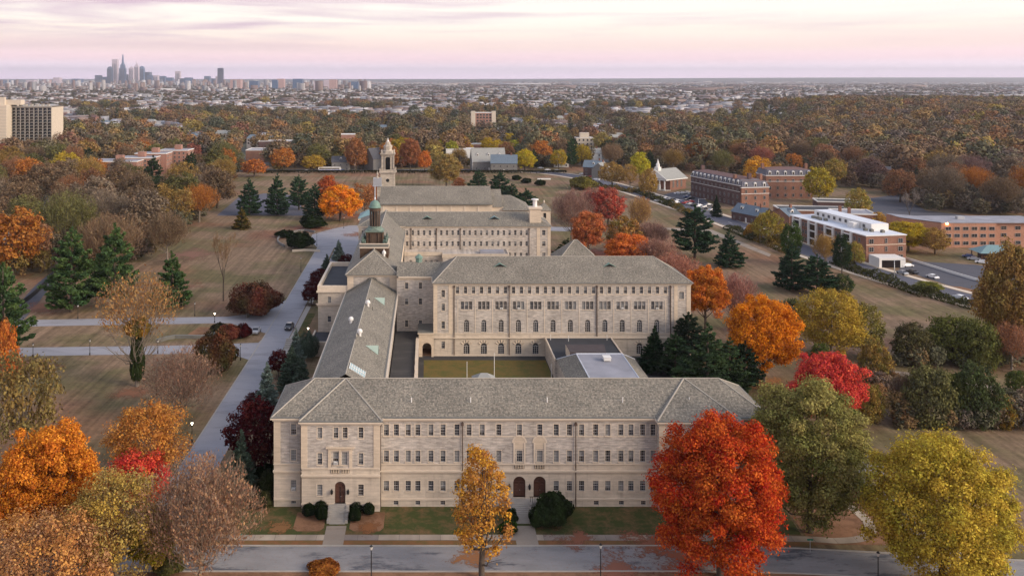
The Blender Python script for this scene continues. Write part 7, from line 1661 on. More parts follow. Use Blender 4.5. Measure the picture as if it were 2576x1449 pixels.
# --- dark brick terrace with mansard roof along the avenue
def mansard(name, p0, p1, D, h, label, wall, storeys, nwin, dorm=True, roofh=3.6, redtop=True, end=None):
    (xa, ya), (xb, yb) = p0, p1; L = math.hypot(xb - xa, yb - ya); a = math.atan2(yb - ya, xb - xa)
    B = Blk(name, xa, ya, a, label)
    e = h - roofh; m = MB(); m.box(0, L, 0, D, 0, e, 0); B.part(m, 'wall', [MT[wall]])
    m = MB(); m.box(-0.3, L + 0.3, -0.3, D + 0.3, e, e + 0.35); m.box(-0.1, L + 0.1, -0.12, 0.0, e - 3.4, e - 3.15); B.part(m, 'cornice', [MT['white']])
    m = MB(); o = [(-.2, -.2, e + .35), (L + .2, -.2, e + .35), (L + .2, D + .2, e + .35), (-.2, D + .2, e + .35)]; i = [(1.1, 1.1, h), (L - 1.1, 1.1, h), (L - 1.1, D - 1.1, h), (1.1, D - 1.1, h)]
    for k in range(4): m.poly([o[k], o[(k + 1) % 4], i[(k + 1) % 4], i[k]], 0)
    m.hip(1.1, L - 1.1, 1.1, D - 1.1, h, h + 1.2, D / 2 - 1.2, 1); ro = B.part(m, 'roof', [MT['mansard'], MT['redroof'] if redtop else MT['flat']])
    for s in range(storeys):
        for k in range(nwin): B.win(L * (k + 0.5) / nwin, -0.05, 0.9 + s * (e - 0.4) / storeys, 1.3, 1.9, 0, cols=2, rows=1)
    for s in range(storeys):
        for k in range(3):
            B.win(-0.05, D * (k + 0.5) / 3, 0.9 + s * (e - 0.4) / storeys, 1.3, 1.9, 3); B.win(L + 0.05, D * (k + 0.5) / 3, 0.9 + s * (e - 0.4) / storeys, 1.3, 1.9, 1)
    if dorm:
        for k in range(nwin):
            xx = L * (k + 0.5) / nwin; m = MB(); m.box(xx - 0.75, xx + 0.75, -0.05, 1.6, e + 0.5, e + 2.5, 0); m.box(xx - 0.5, xx + 0.5, -0.1, -0.04, e + 0.8, e + 2.2, 1)
            m.poly([(xx - 0.9, -0.1, e + 2.5), (xx + 0.9, -0.1, e + 2.5), (xx, -0.1, e + 3.2)], 0); m.poly([(xx - .9, -.1, e + 2.5), (xx, -.1, e + 3.2), (xx, 1.8, e + 3.2), (xx - .9, 1.8, e + 2.5)], 0); m.poly([(xx + .9, -.1, e + 2.5), (xx + .9, 1.8, e + 2.5), (xx, 1.8, e + 3.2), (xx, -.1, e + 3.2)], 0)
            B.part(m, 'dormer', [MT['white'], MT['glass']], ro)
    for k in (0.03, 0.97):
        m = MB(); m.box(L * k - 0.7, L * k + 0.7, D / 2 - 1.0, D / 2 + 1, h, h + 3.2); B.part(m, 'chimney', [MT[wall]], ro)
    return B
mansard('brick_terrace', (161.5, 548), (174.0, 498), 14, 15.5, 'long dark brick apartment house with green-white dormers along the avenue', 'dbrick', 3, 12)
mansard('brick_terrace_end', (174.6, 497), (191, 500), 16, 14.5, 'sunlit red brick end block with three dormers joined to the dark terrace', 'brick', 3, 3)
mansard('brick_apartments', (203, 536), (231, 536), 16, 17, 'second red brick apartment house with white dormers behind bare branches', 'brick', 3, 6)
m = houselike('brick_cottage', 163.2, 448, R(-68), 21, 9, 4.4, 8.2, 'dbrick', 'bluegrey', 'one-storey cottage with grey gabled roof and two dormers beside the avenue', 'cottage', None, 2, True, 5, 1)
m = houselike('brick_gable_house', 173.0, 431, R(20), 8, 13, 6.6, 9.6, 'brick', 'bluegrey', 'narrow red brick gabled house touching the grey-roofed cottage', 'house', None, 1, True, 2, 2)
def flatbox(name, x, y, a, W, D, h, wall, roof, label, cat='building', wins=None, coping='white'):
    B = Blk(name, x, y, a, label, cat); m = MB(); m.box(0, W, 0, D, 0, h); B.part(m, 'wall', [MT[wall]])
    m = MB(); m.poly([(0.3, 0.3, h + 0.05), (W - .3, 0.3, h + 0.05), (W - .3, D - .3, h + 0.05), (0.3, D - .3, h + 0.05)], 0)
    m.box(-.15, W + .15, -.15, .3, h, h + .5, 1); m.box(-.15, W + .15, D - .3, D + .15, h, h + .5, 1); m.box(-.15, .3, .31, D - .31, h, h + .5, 1); m.box(W - .3, W + .15, .31, D - .31, h, h + .5, 1)
    B.part(m, 'roof', [MT[roof], MT[coping]]); return B
flatbox('flat_roofed_wing', 176, 445, R(-8), 34, 16, 6.2, 'brick', 'flat', 'low brick wing with grey flat roof behind the cottage')
B = flatbox('stepped_brick_block', 190, 414, R(-10), 17, 16, 9.0, 'brick', 'membrane', 'small red brick block with chimneys left of the white-roofed block')
grid_windows(B, 0, 17, 0, (1.2, 4.6), (3, 8, 13), 1.4, 1.8)
m = MB(); m.box(1, 2.2, 2, 3.2, 9, 12.5); m.box(5, 6.2, 2, 3.2, 9, 12); B.part(m, 'chimney', [MT['brick']])
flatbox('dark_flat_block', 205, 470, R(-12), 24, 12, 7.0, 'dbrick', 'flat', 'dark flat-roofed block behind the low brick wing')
# --- modern block with white roof
def white_block():
    x, y = 171.7, 350.0; xl, yl = 163.5, 403.0
    L = math.hypot(xl - x, yl - y); a = math.atan2(y - yl, x - xl)
    B = Blk('white_roofed_block', xl, yl, a, 'three-storey modern brick block with bright white flat roof and penthouse'); h = 10.1; D = 17.2
    m = MB(); m.box(0, L, 0, D, -0.5, h, 0); B.part(m, 'wall', [MT['brick']])
    m = MB(); m.box(-.3, L + .3, -.3, D + .3, h, h + .35, 0); m.poly([(0, 0, h + .36), (L, 0, h + .36), (L, D, h + .36), (0, D, h + .36)], 1); ro = B.part(m, 'roof', [MT['white'], MT['whiteroof']])
    m = MB(); m.box(5, L - 9, D * 0.5, D - 1, h + .36, h + 3.2, 0, 1); B.part(m, 'penthouse', [MT['white'], MT['whiteroof']])
    for k in range(9): B.win(8 + k * 4, D * .5 - .05, h + 1.1, 1.6, 1.3, 0)
    for j, xx in enumerate((2.5, 14.5, 26.5, 38.5)):
        m = MB(); 
        for dx in (0, 5.6): m.box(xx + dx, xx + dx + 1.0, -0.7, -0.01, -0.5, h - .05, 0)
        for z in (2.7, 5.9, 9.0): m.box(xx + 1.01, xx + 5.59, -0.6, -0.02, z, z + 0.45, 0)
        m.box(xx + 1.01, xx + 5.59, -0.08, -0.01, 0, 9, 1); B.part(m, 'balcony_bay', [MT['white'], MT['glass']])
    for z in (0.8, 4.0, 7.2):
        for xx in (10.5, 12.6, 22.5, 24.6, 34.5, 36.6, 46.5, 49.5): B.win(xx, -0.05, z, 1.3, 1.7, 0)
        for i, yy in enumerate((2.2, 8.6, 14.8)): B.win(L + 0.05, yy, z, (2.0, 1.0, 2.0)[i], (1.8, 2.0, 1.8)[i], 1)
    m = MB(); m.box(L + 0.01, L + 0.1, 0.02, D - .02, 6.55, 6.8); B.part(m, 'string_course', [MT['trim']])
    for i, (xx, yy) in enumerate(((10, 4), (12.5, 4.5), (15, 4), (17.5, 5), (43, 6), (45.5, 7), (48, 10))):
        m = MB(); m.box(xx, xx + 1.4, yy, yy + 1.2, h + .37, h + 1.4); m.lathe(xx + .7, yy + .6, [(0.5, h + 1.4), (0.5, h + 1.55)], 10); B.part(m, 'roof_unit', [MT['gutter']], ro)
    m = MB(); m.box(L - 20, L - 16, 5.5, 8.4, h + .37, h + 2.6); B.part(m, 'lift_house', [MT['white']], ro)
    G = Blk('garage_entrance', pX(2212, 340), 340, 0, 'white garage portal at the foot of the white-roofed block', 'garage')
    m = MB(); m.box(0, 10, 0, 8, 0, 3.6, 0, 0); G.part(m, 'wall', [MT['white']])
    m = MB(); m.box(1, 8, -0.05, 0.01, 0, 2.8); G.part(m, 'door', [MT['glass']])
white_block()
# --- long orange brick block right
def orange_block():
    X0, X1 = pX(2367.7, 380), pX(2507, 380); B = Blk('orange_brick_block', X0, 380, 0, 'long two-storey orange brick block with flat pale roof and floodlight'); W = X1 - X0; h = 10.4
    m = MB(); m.box(0, W, 0, 18, 0, h, 0); m.box(W, W + 22, 1.5, 18, 0, h, 0); m.add([(0, 0, 0), (-10, 14, 0), (-10, 26, 0), (0, 18, 0), (0, 0, h), (-10, 14, h), (-10, 26, h), (0, 18, h)], [(0, 4, 5, 1), (1, 5, 6, 2), (4, 7, 6, 5)], 0); B.part(m, 'wall', [MT['obrick']])
    m = MB(); m.box(-.2, W + 22.2, -.2, 18.2, h + .01, h + .35, 0); m.add([(0, 0, h + .3), (-10.2, 14, h + .3), (-10.2, 26, h + .3), (0, 18, h + .3)], [(0, 1, 2, 3)], 0); m.box(W * 0.5, W * 0.5 + 3, 8, 10, h + .35, h + 1.6, 1); ro = B.part(m, 'roof', [MT['membrane'], MT['galv']])
    grid_windows(B, 0, W, 0, (1.2, 4.4, 7.4), [3 + i * (W - 5) / 5 for i in range(6)], 2.4, 1.5)
    grid_windows(B, 0, W, 1.5, (1.2, 4.4, 7.4), [W + 4, W + 10, W + 16], 2.4, 1.5)
    m = MB(); m.box(2.0, 2.7, -0.5, -0.02, h - .4, h - .05); B.part(m, 'floodlight', [MT['lampo']])
    P = Blk('picnic_pavilion', pX(2470, 352), 352, R(-6), 'open pavilion with blue-green hipped roof right of the car park', 'pavilion')
    m = MB(); m.hip(-1, 16, -1, 9, 3.2, 5.8, 5, 0); P.part(m, 'roof', [MT['copperb']])
    for xx in (0, 5, 10, 15):
        for yy in (0, 8): m = MB(); m.box(xx - .15, xx + .15, yy - .15, yy + .15, 0, 3.2); P.part(m, 'post', [MT['doorwood']])
    m = MB(); m.box(2, 13, 4, 7.5, 0, 2.9); P.part(m, 'wall', [MT['dbrick']])
orange_block()
# --- stone church by the far street and other houses in the trees
houselike('stone_church', pX(1228, 700), 705, R(4), 26, 16, 7, 17, 'greystone', 'greyroof', 'grey stone church with steep pale roof across the far street', 'church', None, 3, False, 4, 1)
houselike('stone_manse', pX(1268, 690), 690, R(-6), 20, 13, 7, 13, 'greystone', 'bluegrey', 'blue-roofed stone house attached right of the stone church', 'house', None, 0, True, 4, 2)
houselike('stone_chapel', pX(952, 705), 708, R(40), 20, 13, 9, 17, 'greystone', 'darkroof', 'dim stone gable behind the bell tower', 'church', None, 0, False, 2, 1)
houselike('dark_house', pX(858, 700), 700, R(3), 14, 10, 7, 11, 'greystone', 'darkroof', 'dark gabled house left of the bell tower across the street', 'house', None, 1, True, 3, 2)
houselike('gabled_house', pX(1497, 660), 664, R(-20), 14, 12, 6.5, 11, 'dbrick', 'bluegrey', 'dark blue-roofed house behind the avenue bend', 'house', None, 1, True, 3, 2)
houselike('gabled_house', pX(1518, 640), 648, R(60), 13, 10, 6.5, 11, 'greystone', 'greyroof', 'house with pale gable turned to the avenue bend', 'house', None, 0, True, 3, 2)
fh = FH
for i, (px, py, wl, rf, W, lab) in enumerate(fh):
    x, y = px2(px, py); x, y = (px - CX) * y / F, y
    houselike('garden_house', x, y, R((i * 47) % 60 - 30), W, W * 0.7, 6.5, 10.5, wl, rf, lab, 'house', 'houses among the trees', 1 + i % 2, True, 3, 2)
B = flatbox('cream_mansion', pX(1450, 880), 880, 0, 17, 12, 13, 'cream', 'whiteroof', 'cream stepped mansion standing above the garden trees', 'house'); grid_windows(B, 0, 17, 0, (2, 6, 10), (3, 7, 11, 14.5), 1.6, 2)
m = MB(); m.box(4, 13, 2, 8, 13, 18); B.part(m, 'penthouse', [MT['cream']])
B = flatbox('beige_tower_block', pX(1186, 1150), 1150, 0, 31, 20, 27, 'pbrick', 'membrane', 'beige twin-shouldered apartment tower in the middle distance', 'tower block'); grid_windows(B, 0, 31, 0, (4, 8, 12, 16, 20, 23.5), (8, 12, 16, 20, 24), 2.6, 2.2)
m = MB(); m.box(-0.3, 5, -1, 4, 0, 29.5); m.box(26, 31.3, -1, 4, 0, 29.5); B.part(m, 'corner_tower', [MT['cream']])
flatbox('pale_low_block', pX(1122, 790), 790, R(2), 26, 14, 9, 'white', 'whiteroof', 'pale flat-roofed block between yellow trees beyond the street', 'building')
flatbox('pale_low_block', pX(1180, 840), 850, R(-2), 34, 14, 9, 'pbrick', 'whiteroof', 'wide white-topped block behind the row of yellow trees', 'building')
flatbox('pale_low_block', pX(615, 760), 765, R(0), 22, 26, 10, 'brick', 'membrane', 'red brick flat-roofed block with two roof steps left of centre', 'building')
flatbox('pale_low_block', pX(640, 840), 860, R(3), 42, 18, 11, 'dbrick', 'membrane', 'bluish flat-roofed long block behind the brick one', 'building')
flatbox('pale_low_block', pX(858, 900), 900, R(3), 14, 12, 15, 'pbrick', 'whiteroof', 'narrow pinkish block right of the long block', 'building')
flatbox('pale_low_block', pX(40, 760), 765, R(3), 22, 18, 4, 'dbrick', 'whiteroof', 'low white-roofed podium at the foot of the slab tower', 'building')

# ================================================================ small things
def car_meshes():
    b = MB(); P = [(-2.3, .35), (-2.35, .75), (-2.1, .95), (-1.5, 1.0), (-1.0, 1.42), (0.75, 1.45), (1.35, 1.02), (2.2, .88), (2.35, .6), (2.3, .35)]
    w = 0.88; n = len(P); V = [(x, -w * (0.82 if z > 1.2 else 1), z) for x, z in P] + [(x, w * (0.82 if z > 1.2 else 1), z) for x, z in P]
    b.add(V, [tuple(range(n)), tuple(range(2 * n - 1, n - 1, -1))] + [(i, n + i, n + (i + 1) % n, (i + 1) % n) for i in range(n)], 0)
    body = b.mesh('body', [MT['paint']])
    g = MB()
    for s in (-1, 1):
        g.add([(-1.35, s * (w * .97), 1.02), (1.15, s * (w * .97), 1.02), (0.65, s * (w * .83 + .02), 1.39), (-0.95, s * (w * .83 + .02), 1.38)], [(0, 1, 2, 3)])
    g.add([(0.8, -.70, 1.44), (0.8, .70, 1.44), (1.37, .82, 1.045), (1.37, -.82, 1.045)], [(0, 1, 2, 3)]); g.add([(-1.03, -.70, 1.42), (-1.03, .70, 1.42), (-1.53, .82, 1.03), (-1.53, -.82, 1.03)], [(0, 1, 2, 3)])
    glass = g.mesh('windscreen', [MT['glass']])
    t = MB(); t.tube((0, -.11, 0), (0, .11, 0), .33, .33, 12); tyre = t.mesh('wheel', [MT['iron']])
    l = MB(); l.box(2.28, 2.36, -.16, .16, .62, .76); lamp = l.mesh('headlight', [MT['white']])
    return body, glass, tyre, lamp
CB, CG, CW, CL = car_meshes()
def car(px, base, ang, colr, label, group=None, tall=1.0, xy=None):
    x, y = xy or px2(px, base); e = empty('car', (x, y, 0.03), label, 'car', group, ang); e.scale = (1, 1, tall)
    o = link('body', CB, e); o.color = c4(colr); link('windscreen', CG, e)
    for sx in (-1.45, 1.45):
        for sy in (-.8, .8): link('wheel', CW, e, (sx, sy, .33))
    for sy in (-.6, .6): link('headlight', CL, e, (0, sy, 0))
SIL, WHT, BLK, REDc, BLU, YELc = (.35, .36, .38), (.75, .75, .75), (.02, .02, .025), (.35, .02, .02), (.04, .07, .18), (.6, .35, .03)
car(645, 838, R(-92), SIL, 'silver estate car facing the camera at the cross drive mouth', None, 1.15)
car(728, 828, R(-96), BLK, 'black van with pale roof parked at the drive edge by the annex', None, 1.3)
car(2415, 753, R(112), WHT, 'white car driving on the avenue near the right edge')
car(2282, 672, R(10), WHT, 'white car in front of the garage portal')
for i, (px, py, a, c, lab) in enumerate(((1465, 440, 160, WHT, 'white car rounding the avenue bend'), (1485, 447, 150, REDc, 'red car on the avenue bend'), (1500, 454, 150, WHT, 'pale car behind the red car on the bend'), (1400, 431, 165, SIL, 'silver car at the avenue curve'), (1378, 430, 165, WHT, 'white car at the avenue curve'),
        (1360, 425, 170, WHT, 'first car waiting at the junction'), (862, 431, 0, BLU, 'blue car on the far street left of the bell tower'), (772, 432, 0, WHT, 'white van on the far street'), (1655, 508, 125, WHT, 'white car on the avenue opposite the church'), (1735, 535, 118, YELc, 'yellow car on the avenue before the brick terrace'),
        (2170, 700, 112, SIL, 'grey car by the hedge'), )):
    if 'grey car' in lab: continue
    car(px, py, R(a), c, lab, 'cars on the avenue')
lotc = [WHT, SIL, BLK, WHT, BLU, REDc, SIL, BLK]
k = 0; A_, B_ = px2(1660, 500), px2(1790, 533)
for i in range(13):
    t = i / 12; x = A_[0] + (B_[0] - A_[0]) * t + 3; y = A_[1] + (B_[1] - A_[1]) * t
    car(0, 0, R(30), lotc[i % 8], '%s car of the kerbside row, counted from the church end, is %s' % (['first', 'second', 'third', 'fourth', 'fifth', 'sixth', 'seventh', 'eighth', 'ninth', 'tenth', 'eleventh', 'twelfth', 'last'][i], {0: 'white', 1: 'silver', 2: 'black', 3: 'white', 4: 'blue', 5: 'red', 6: 'silver', 7: 'black'}[i % 8]), 'cars parked by the church', 1.0, (x, y))
for i, (px, py) in enumerate(((1705, 489), (1716, 488), (1728, 487), (1740, 490), (1728, 498), (1738, 501), (1726, 507), (1737, 510), (1700, 512), (1758, 520), (1772, 524), (1782, 518))):
    car(px, py, R(20), lotc[(i * 3) % 8], ['white car nearest the church wall', 'second car along the church wall', 'third car along the church wall', 'car at the corner of the church car park', 'car in the middle row, left', 'car in the middle row, right', 'car in the near row, left', 'car in the near row, right', 'lone car in the church car park', 'car beside the brick terrace entrance', 'car under the dark conifer', 'car at the terrace wall'][i], 'cars in the church car park')
for i, (px, py, c) in enumerate(((2295, 688, BLK), (2270, 690, SIL), (2346, 700, WHT), (2450, 655, SIL), (2470, 663, WHT), (2437, 648, BLU))):
    car(px, py, R(100 if i < 3 else 150), c, ['black car beside the small conifer in the right car park', 'silver car at the wall of the right car park', 'white car at the kerb of the right car park', 'silver car behind the shrubs right of the car park', 'white car right of the silver one behind the shrubs', 'blue car left of the two behind the shrubs'][i], 'cars in the right car park')
# bus on the far street
x, y = px2(703 * 1.0 + 130 - 20, 431); x = pX(720 * 1.0 + 0, 692) 
bs = empty('bus', (pX(852 - 0, 688) - 16, 692, 0.03), 'long white and blue bus on the far street left of the bell tower', 'bus')
m = MB(); m.box(0, 17, -1.3, 1.3, 0.5, 1.3, 1); m.box(0, 17, -1.3, 1.3, 1.3, 3.2, 0); link('body', m.mesh('body', [MT['white'], plain('blue_paint', (0.05, 0.1, 0.35))]), bs)
m = MB(); m.box(0.6, 16.4, -1.34, -1.31, 1.7, 2.6); link('window_band', m.mesh('window_band', [MT['glass']]), bs)
for xx in (2.5, 8, 14): link('wheel', CW, bs, (xx, -1.2, .45)).scale = (1.4, 1.4, 1.4)

def lamp(px, base, top, label, lit=False, style=0, group='lamp posts'):
    x, y = px2(px, base); h = H - (top - HY) * y / F
    e = empty('street_lamp', (x, y, 0), label, 'lamp post', group)
    m = MB(); m.lathe(0, 0, [(.16, 0), (.16, .5), (.08, .7), (.065, h - .75), (.13, h - .7)], 8); link('pole', m.mesh('pole', [MT['iron']], True), e)
    m = MB(); m.lathe(0, 0, [(.12, h - .7), (.24, h - .25), (.2, h - .22)], 6); link('lantern', m.mesh('lantern', [MT['lamp'] if lit else MT['lantern']]), e)
    m = MB(); m.lathe(0, 0, [(.27, h - .22), (.1, h - .05), (.02, h + .1)], 6); link('cap', m.mesh('cap', [MT['iron']]), e)
for a in ((934, 1462, 1370, 'black lamp post at the bottom edge before the left entrance'), (1511, 1462, 1366, 'black lamp post at the bottom edge left of the scarlet maple'), (2209, 1475, 1386, 'black lamp post at the bottom edge between olive and yellow trees'),
          (196, 802, 766, 'lamp post below the meadow pines'), (490, 795, 760, 'lamp post on the meadow side of the upper cross drive'), (83, 897, 863, 'lamp post at the left end of the lower cross drive'), (226, 893, 853, 'lamp post on the lower cross drive left of the ivy tree'),
          (397, 889, 854, 'lamp post on the lower cross drive right of the ivy tree'), (605, 906, 865, 'lamp post at the drive corner beside the round dark red tree'), (757, 685, 647, 'lamp post on the lawn beside the long drive'), (797, 618, 588, 'lamp post at the forecourt corner'),
          (865, 575, 546, 'lamp post at the far side of the forecourt')):
    lamp(*a)
lamp(483, 1112, 1059, 'lit white lamp post between orange tree and long drive', True)
lamp(540, 812, 785, 'pale lamp post at the end of the upper cross drive', True)
lamp(775, 852, 822, 'lit globe lamp by the annex steps', True)
def mast(px, base, top, label, arm=3.0):
    x, y = px2(px, base); h = H - (top - HY) * y / F; e = empty('avenue_lamp', (x, y, 0), label, 'lamp post', 'avenue lamps')
    m = MB(); m.lathe(0, 0, [(.16, 0), (.09, h)], 8); link('pole', m.mesh('pole', [MT['galv']], True), e)
    m = MB(); m.tube((0, 0, h - .3), (arm, -.5, h), .06, .05, 6); m.box(arm - .3, arm + .6, -.7, -.3, h - .05, h + .1); link('arm', m.mesh('arm', [MT['galv']]), e)
mast(2250, 718, 653, 'tall pale lamp mast by the avenue before the car park'); mast(1912, 612, 562, 'pale lamp mast opposite the brick cottage'); mast(1757, 557, 500, 'thin lamp mast behind the tall meadow pine'); mast(1188, 436, 402, 'lamp mast in front of the stone church'); mast(2110, 668, 600, 'lamp mast beside the ivy-clad stump'); mast(893, 432, 405, 'lamp mast right of the bell tower')
def sign(px, base, top, label, c):
    x, y = px2(px, base); h = H - (top - HY) * y / F; e = empty('street_sign', (x, y, 0), label, 'sign', 'street name signs')
    m = MB(); m.lathe(0, 0, [(.05, 0), (.05, h)], 8); link('post', m.mesh('post', [MT['galv']]), e)
    m = MB(); m.box(-.45, .45, -.02, .02, h - .05, h + .2); link('panel', m.mesh('panel', [plain('sign_green', c)]), e)
sign(601, 1372, 1345, 'green street name sign on a pale post left of the front pavement', (0.02, 0.16, 0.13)); sign(2038, 1388, 1358, 'green street name sign on the verge right of the scarlet maple', (0.02, 0.16, 0.10))
# low walls and fences
def lowwall(P, h, w, mat, name, label, cat='wall'):
    P = smooth_path([(*px2(*p),) for p in P], 3); A, B2 = offset(P, -w / 2), offset(P, w / 2); m = MB(P[0][0], P[0][1], 0)
    for i in range(len(P) - 1):
        a, b, c, d = A[i], A[i + 1], B2[i + 1], B2[i]
        m.add([(*a, 0), (*b, 0), (*c, 0), (*d, 0), (*a, h), (*b, h), (*c, h), (*d, h)], [(0, 1, 5, 4), (2, 3, 7, 6), (4, 5, 6, 7)] + ([(3, 0, 4, 7)] if i == 0 else []) + ([(1, 2, 6, 5)] if i == len(P) - 2 else []))
    o = m.build(name, MT[mat]); tag(o, label, cat)
lowwall([(792, 586), (765, 582), (730, 588), (702, 600), (700, 612), (716, 622)], 1.0, 0.5, 'greystone', 'stone_wall', 'curved grey stone wall round the garden ring left of the forecourt')
lowwall([(805, 634), (770, 632), (735, 634)], 0.9, 0.4, 'trim', 'stone_balustrade', 'low stone balustrade beside the forecourt entrance')
lowwall([(620, 800), (650, 782), (702, 770)], 1.0, 0.4, 'greystone', 'stone_balustrade', 'curved stone balustrade under the domed red-brown bush')
lowwall([(395, 862), (440, 851), (520, 851), (552, 838)], 0.9, 0.9, 'gutter', 'clipped_border', 'dark low border between the cross drives', 'border')
lowwall([(55, 768), (85, 745), (120, 712), (160, 672)], 1.6, 0.12, 'iron', 'iron_fence', 'black iron fence along the lane at the left', 'fence')
lowwall([(2490, 716), (2400, 690), (2320, 665), (2276, 652)], 0.9, 0.3, 'white', 'retaining_wall', 'pale wall along the back of the right car park', 'wall')
lowwall([(1352, 452), (1385, 452)], 0.8, 1.0, 'white', 'stone_bench', 'white stone bench between two bushes in the far meadow', 'bench')
m = MB(); X, Y = px2(822, 905)
for i in range(6): m.box(-38.2 + i * 0.0, -31.0, 238 + i * 0.8, 238.8 + i * 0.8, 0, 0.25 * (i + 1))
st = tag(m.build('entrance_steps', MT['concrete']), 'broad pale steps leading up to the left annex', 'steps')

# ================================================================ the city on the horizon
def hazecol(c): return c
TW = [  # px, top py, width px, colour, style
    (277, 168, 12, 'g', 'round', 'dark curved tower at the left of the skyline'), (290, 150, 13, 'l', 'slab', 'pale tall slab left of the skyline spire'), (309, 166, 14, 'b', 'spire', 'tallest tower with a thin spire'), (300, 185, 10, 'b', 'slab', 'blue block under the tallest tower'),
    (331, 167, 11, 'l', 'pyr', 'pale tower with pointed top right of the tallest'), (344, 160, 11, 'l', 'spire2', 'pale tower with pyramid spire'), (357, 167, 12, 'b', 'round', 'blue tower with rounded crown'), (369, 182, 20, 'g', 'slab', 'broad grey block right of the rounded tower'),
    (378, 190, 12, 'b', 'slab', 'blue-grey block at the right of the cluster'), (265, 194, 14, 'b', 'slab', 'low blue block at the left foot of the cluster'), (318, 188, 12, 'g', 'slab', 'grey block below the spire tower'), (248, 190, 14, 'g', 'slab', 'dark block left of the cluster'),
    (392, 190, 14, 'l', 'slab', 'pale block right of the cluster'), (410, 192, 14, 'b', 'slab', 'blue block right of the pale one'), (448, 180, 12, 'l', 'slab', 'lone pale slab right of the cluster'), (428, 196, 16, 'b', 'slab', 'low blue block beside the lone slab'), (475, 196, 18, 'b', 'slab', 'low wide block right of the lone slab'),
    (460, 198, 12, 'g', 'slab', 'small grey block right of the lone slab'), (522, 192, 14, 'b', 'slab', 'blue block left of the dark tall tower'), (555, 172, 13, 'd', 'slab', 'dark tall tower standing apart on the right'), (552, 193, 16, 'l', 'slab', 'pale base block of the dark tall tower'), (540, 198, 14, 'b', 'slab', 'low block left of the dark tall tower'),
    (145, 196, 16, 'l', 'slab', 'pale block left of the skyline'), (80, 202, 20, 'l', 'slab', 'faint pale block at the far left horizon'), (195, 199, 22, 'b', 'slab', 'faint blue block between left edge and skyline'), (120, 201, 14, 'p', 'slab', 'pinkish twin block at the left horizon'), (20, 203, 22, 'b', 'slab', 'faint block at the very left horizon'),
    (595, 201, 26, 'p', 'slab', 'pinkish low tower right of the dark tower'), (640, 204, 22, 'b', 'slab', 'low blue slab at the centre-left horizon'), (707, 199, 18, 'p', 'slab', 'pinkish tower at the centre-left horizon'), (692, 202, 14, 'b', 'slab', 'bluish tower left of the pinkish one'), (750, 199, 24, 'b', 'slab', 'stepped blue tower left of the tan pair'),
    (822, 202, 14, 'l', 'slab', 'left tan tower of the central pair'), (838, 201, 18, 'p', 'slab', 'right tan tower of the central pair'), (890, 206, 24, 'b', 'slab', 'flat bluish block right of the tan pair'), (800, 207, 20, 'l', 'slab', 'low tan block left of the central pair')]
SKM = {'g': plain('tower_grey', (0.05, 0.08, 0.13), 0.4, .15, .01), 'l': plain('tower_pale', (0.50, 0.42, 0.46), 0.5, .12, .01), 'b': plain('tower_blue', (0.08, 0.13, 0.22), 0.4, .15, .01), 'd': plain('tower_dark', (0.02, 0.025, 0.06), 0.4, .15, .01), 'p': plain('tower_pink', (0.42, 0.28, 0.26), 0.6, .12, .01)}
FLOORM = plain('tower_glazing', (0.08, 0.09, 0.12), 0.2, .2, .02, 0.6)
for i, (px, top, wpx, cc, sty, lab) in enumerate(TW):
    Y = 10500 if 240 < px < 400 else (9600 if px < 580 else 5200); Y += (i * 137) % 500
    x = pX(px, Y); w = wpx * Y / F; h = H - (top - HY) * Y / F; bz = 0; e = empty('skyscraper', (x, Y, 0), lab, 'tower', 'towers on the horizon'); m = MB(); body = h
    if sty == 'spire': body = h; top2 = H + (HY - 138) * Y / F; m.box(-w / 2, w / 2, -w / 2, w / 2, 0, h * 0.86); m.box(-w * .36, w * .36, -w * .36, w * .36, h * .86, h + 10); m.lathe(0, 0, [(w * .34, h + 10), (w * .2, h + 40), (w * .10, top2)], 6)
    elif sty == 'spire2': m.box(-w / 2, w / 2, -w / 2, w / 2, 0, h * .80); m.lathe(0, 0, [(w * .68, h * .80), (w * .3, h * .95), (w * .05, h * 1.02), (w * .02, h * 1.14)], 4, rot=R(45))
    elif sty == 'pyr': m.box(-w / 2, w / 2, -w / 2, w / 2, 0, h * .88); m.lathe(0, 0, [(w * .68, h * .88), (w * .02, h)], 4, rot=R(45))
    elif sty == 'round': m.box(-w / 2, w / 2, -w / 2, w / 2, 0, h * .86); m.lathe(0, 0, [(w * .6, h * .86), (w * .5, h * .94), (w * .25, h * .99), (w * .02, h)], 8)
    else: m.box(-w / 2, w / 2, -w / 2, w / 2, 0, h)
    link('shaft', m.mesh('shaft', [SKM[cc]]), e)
    if h > 90:
        for q in range(3):
            g = MB(); xx = -w / 2 + w * (0.12 + q * 0.30); g.box(xx, xx + w * 0.16, -w / 2 - 0.6, -w / 2 + .05, 5, h * 0.82); link('window_strip', g.mesh('window_strip', [FLOORM]), e)
# pylons in the middle distance
for i, (px, base, top) in enumerate(((672, 268, 232), (700, 268, 228), (750, 272, 230), (782, 268, 238), (797, 272, 240), (568, 265, 240))):
    Y = 2600; x = pX(px, Y); h = H - (top - HY) * Y / F; m = MB(x, Y, 0)
    for sx, sy in ((-1, -1), (1, -1), (1, 1), (-1, 1)): m.tube((x + sx * 3, Y + sy * 3, 0), (x + sx * .5, Y + sy * .5, h), .35, .2, 4)
    for z in (.6, .75, .9): m.box(x - 5, x + 5, Y - .3, Y + .3, h * z, h * z + .6)
    tag(m.build('pylon', MT['gutter']), '%s of the dark lattice pylons from the left, middle distance' % ['first', 'second', 'third', 'fourth', 'fifth', 'sixth'][sorted([672, 700, 750, 782, 797, 568]).index(px)], 'pylon', 'pylons')

